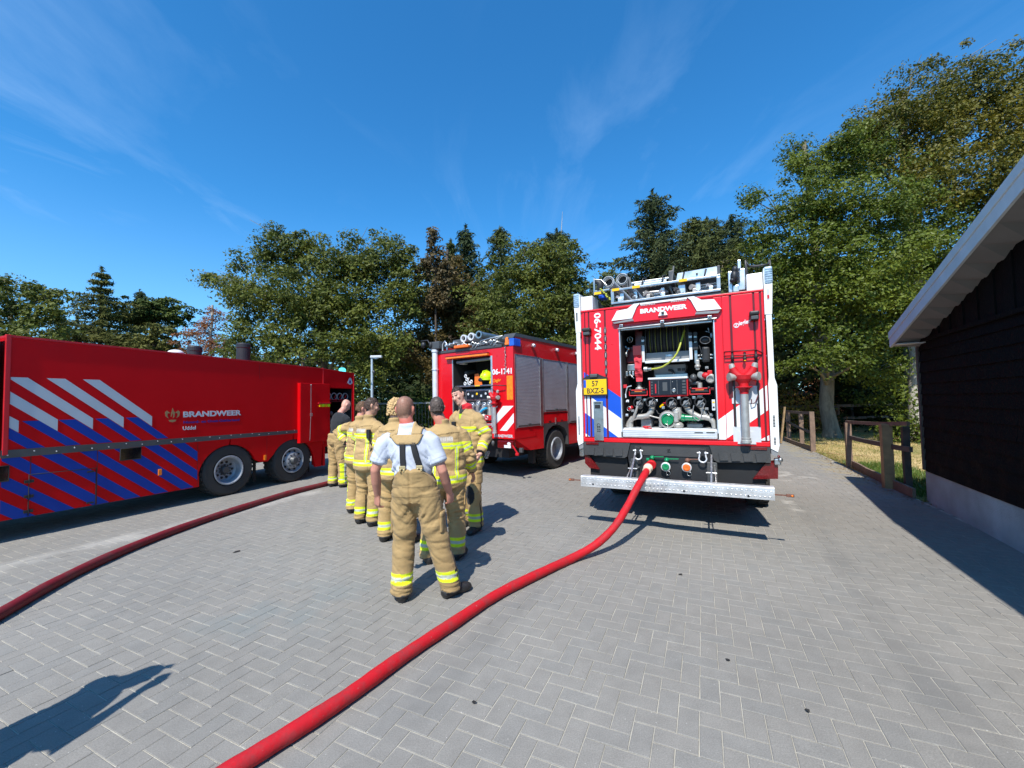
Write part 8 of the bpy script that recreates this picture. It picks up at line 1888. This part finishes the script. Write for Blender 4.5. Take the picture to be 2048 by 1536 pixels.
            for sx in (-1, 1):
                rows_ = [zb + .012 - (zb - wz + .03) * k / 9 for k in range(10)]
                cc_ = lambda s_, sx=sx: [ch[0] + (pel[0] - ch[0]) * (zb - s_) / (zb - wz) + sx * (.048 + .022 * (zb - s_) / (zb - wz)) + .010 + (-.025 + .05 * k / 4) for k in range(5)]
                sheet('strap', cc_, rows_, M['strap'], .004)
                e = skin_pt(pel[0] + sx * .072 + .010, wz - .012, .02); mb = MB(); mb.bbox(e.x - .028, e.x + .028, e.y - .012, e.y + .004, e.z - .010, e.z + .020, .004); mb.bbox(e.x - .024, e.x - .008, e.y - .016, e.y + .004, e.z - .030, e.z - .006, .004); mb.bbox(e.x + .008, e.x + .024, e.y - .016, e.y + .004, e.z - .030, e.z - .006, .004); mb.build('buckle', M['brass'], root)
    return root
mat_eye = mat('dark_eye', (.03, .02, .015), .2)

def stand(pelz=.98, lean=0.0, shw=.185, hw=.095, feet=((-.14, 0, 12), (.16, .02, -12)), arms=None, headf=.03, headx=0.0, sway=0.0, chz=1.30, nkz=1.485, hz=1.665):
    """default upright joints; feet: (x, y, toe-out deg) for left and right"""
    J = dict(pelvis=(sway, 0, pelz), chest=(sway * .6, lean * .6, chz), neck=(sway * .4, lean, nkz), headc=(sway * .3 + headx, lean + headf, hz))
    for s, sg, (fx, fy, ta) in (('l', -1, feet[0]), ('r', 1, feet[1])):
        J['sh' + s] = (sway * .5 + sg * shw, lean * .92, nkz - .10); J['hp' + s] = (sway + sg * hw, 0, pelz - .04)
        J['an' + s] = (fx, fy, .09); J['kn' + s] = ((fx + sway + sg * hw) / 2 + sg * .012, fy * .5 + .03, .51); a = R(ta); J['to' + s] = (fx + math.sin(-a if sg < 0 else -a) * .18 * (1 if sg > 0 else 1), fy + math.cos(a) * .18, .03)
        J['el' + s] = (sg * (shw + .07) + sway * .5, lean * .7 - .04, nkz - .34); J['wr' + s] = (sg * (shw + .09) + sway * .5, lean * .5 + .06, nkz - .60)
    if arms: J.update(arms)
    return J
# man in the white polo, nearest
person('man from behind in white polo shirt, tan fire trousers and black braces', (-.83, 3.74, 0), 4,
       stand(feet=((-.17, -.03, 14), (.245, .05, -42)), headf=.02, sway=-.0, pelz=.95, shw=.205, chz=1.30, nkz=1.515, hz=1.665,
             arms=dict(pelvis=(-.055, 0, .95), chest=(-.085, 0, 1.30), neck=(-.115, .0, 1.515), headc=(-.145, .02, 1.665), shl=(-.315, .0, 1.41), shr=(.085, .0, 1.42), hpl=(-.145, 0, .91), hpr=(.038, 0, .91), knl=(-.165, .03, .51), knr=(.135, .04, .51), ell=(-.405, -.03, 1.13), wrl=(-.425, .07, .885), elr=(.205, -.03, 1.12), wrr=(.235, .10, .90))), (.04, 1, -.14),
       skin=(.52, .235, .165), hair=('crop', (.15, .095, .06)), top='polo', pants='braces', tint=.82, build=1.0, neck_red=.9, seed=1, top_opts=dict(color=(.50, .53, .60)), hands=dict(l=((-.1, .10, -1), (.55, .75, 0), 1.25), r=((.05, .30, -1), (-.7, .5, 0), 1.35)))
# man behind him to the right, tan jacket
person('man seen from behind in tan fire jacket, standing right of the white polo shirt', (-.80, 4.62, 0), -14,
       stand(feet=((-.15, -.02, 8), (.17, 0, -28)), lean=.02, sway=.04, headx=-.05, headf=.01, arms=dict(ell=(-.285, .03, 1.15), wrl=(-.26, .17, .93), elr=(.31, .0, 1.15), wrr=(.36, .12, .92))), (-.02, 1, -.18),
       hair=('short', (.075, .055, .045)), seed=2, build=1.03, skin=(.60, .30, .20), neck_red=.3, hands=dict(r=((.3, .5, -.8), (-.6, 0, -.4), .8)))
bg_glove = None
# man facing the group, holding a clear cup
person('young man facing the group in open tan jacket with red collar, holding a clear cup', (-.62, 5.72, 0), 214,
       stand(headx=.10, feet=((-.15, .02, 10), (.13, -.16, -6)), lean=.02, headf=.05, pelz=1.05, chz=1.41, nkz=1.63, hz=1.82, arms=dict(ell=(-.31, -.02, 1.26), wrl=(-.33, .16, 1.04), elr=(.29, .02, 1.24), wrr=(.20, .20, 1.10), knl=(-.13, .05, .54), knr=(.12, -.02, .54))), (-.12, 1, -.26),
       hair=('short', (.035, .022, .016)), seed=3, skin=(.66, .36, .26), top_opts=dict(open=True, hem=.86, radio=(.05, .225, 1.40)), hands=dict(l=((-.12, .75, -.62), (.8, .1, .3), .6)))
# blond man mostly hidden behind the polo shirt
person('curly blond man in tan fire jacket, mostly hidden behind the white polo shirt', (-1.50, 5.25, 0), 24,
       stand(feet=((-.15, 0, 12), (.20, .02, -12)), headf=.02, lean=.02), (.2, 1, -.2), hair=('curly', (.50, .33, .15)), seed=4, skin=(.66, .38, .27))
# dark haired man left of him
person('dark haired man in tan fire jacket with lettered back patch, left of the blond man', (-2.13, 6.05, 0), 30,
       stand(feet=((-.12, .0, 8), (.16, -.02, -14)), headf=.03, sway=.05, headx=.03, lean=.03, pelz=1.0, nkz=1.51, hz=1.695, chz=1.32, arms=dict(ell=(-.27, .04, 1.17), wrl=(-.20, .26, 1.02), elr=(.27, .04, 1.17), wrr=(.22, .26, 1.02))), (.62, 1, -.22),
       hair=('short', (.060, .035, .024)), seed=5, skin=(.55, .30, .20), pants='turnout', top_opts=dict(radio=(.20, -.13, 1.30)))
# man with hand on hip
person('man with left hand on hip in tan fire jacket and checked trouser stripes', (-2.46, 6.62, 0), 34,
       stand(feet=((-.15, 0, 8), (.15, .02, -10)), headf=.04, lean=.04, pelz=.97, hz=1.65, nkz=1.47, arms=dict(ell=(-.50, -.04, 1.30), wrl=(-.255, .0, 1.08), elr=(.27, .06, 1.15), wrr=(.16, .26, 1.05))), (.5, 1, -.35),
       hair=('short', (.11, .055, .025)), seed=6, skin=(.62, .28, .20), pants='check', hands=dict(l=((.9, .5, -.1), (.2, -.3, -.9), .3)))
# bald man at the tanker
person('bald man in dark shirt and tan trousers, bending over at the tanker rear bay', (-3.72, 8.78, 0), 34,
       stand(feet=((-.14, 0, 8), (.14, .06, -10)), lean=.10, headf=.12, pelz=1.0, chz=1.36, nkz=1.56, hz=1.71, arms=dict(ell=(-.25, .20, 1.12), wrl=(-.14, .42, 1.12), elr=(.25, .22, 1.12), wrr=(.14, .44, 1.12))), (.15, 1, -.75),
       hair=('bald_dome', (.2, .15, .1)), top='tshirt', pants='check', seed=7, skin=(.60, .33, .24), top_opts=dict(color=(.028, .030, .034)), neck_red=.3)
# photographer's companion outside the frame on the left; only the shadow shows
person('person outside the left edge raising both hands to a phone, seen only by the shadow', (-2.90, 1.50, 0), 62,
       stand(feet=((-.12, 0, 8), (.12, .02, -8)), headf=.03, arms=dict(ell=(-.26, .08, 1.22), wrl=(-.10, .16, 1.52), elr=(.33, .04, 1.28), wrr=(.13, .13, 1.58))), (0, 1, 0), hair=('short', (.05, .03, .02)), top='tshirt', seed=8, top_opts=dict(color=(.05, .06, .09)), hands=dict(l=((.2, .1, 1), (1, .2, 0), .5), r=((-.2, .1, 1), (-1, .2, 0), .5)))
# cup in the hand of the facing man, glove in the hand of the man with his back turned
def on_person(px, py, Y): return at(px, py, Y)
cp = on_person(972, 909, 5.62)
cpr = thing('cup', 'clear plastic cup held by the man facing the group', 'cup', tuple(cp), 0)
mb = MB(); mb.lathe((0, 0, -.05), (.25, 0, 1), [(0, .026), (.10, .034), (.10, .032), (.004, .024)], 18); mb.build('cup_wall', mat('clear_plastic', (.75, .78, .80), .08, trans=.85, var=.02), cpr)

# pieces that were modelled together but stand apart become parts of their own
def split_loose(o):
    me = o.data; n = len(me.vertices); par = list(range(n))
    def find(a):
        while par[a] != a: par[a] = par[par[a]]; a = par[a]
        return a
    for p in me.polygons:
        v = list(p.vertices)
        for q in v[1:]: par[find(v[0])] = find(q)
    groups = {}
    for p in me.polygons: groups.setdefault(find(p.vertices[0]), []).append(list(p.vertices))
    if len(groups) < 2: return
    base = o.name.split('.')[0]
    for k, fs in enumerate(groups.values()):
        ids = sorted({i for f in fs for i in f}); mp_ = {i: j for j, i in enumerate(ids)}
        m2 = bpy.data.meshes.new(base); m2.from_pydata([tuple(me.vertices[i].co) for i in ids], [], [[mp_[i] for i in f] for f in fs]); m2.materials.append(me.materials[0]); m2.polygons.foreach_set('use_smooth', [False] * len(fs))
        if k == 0: old = o.data; o.data = m2
        else:
            c = bpy.data.objects.new(base, m2); col.objects.link(c); c.parent = o.parent
for o in [o for o in bpy.data.objects if o.type == 'MESH' and o.name.split('.')[0] in ('corner_edge', 'side_pillar', 'step_markings', 'panel_keys', 'pump_block', 'linkage', 'bracket_plate', 'lower_panel', 'panel_joint')]:
    split_loose(o)
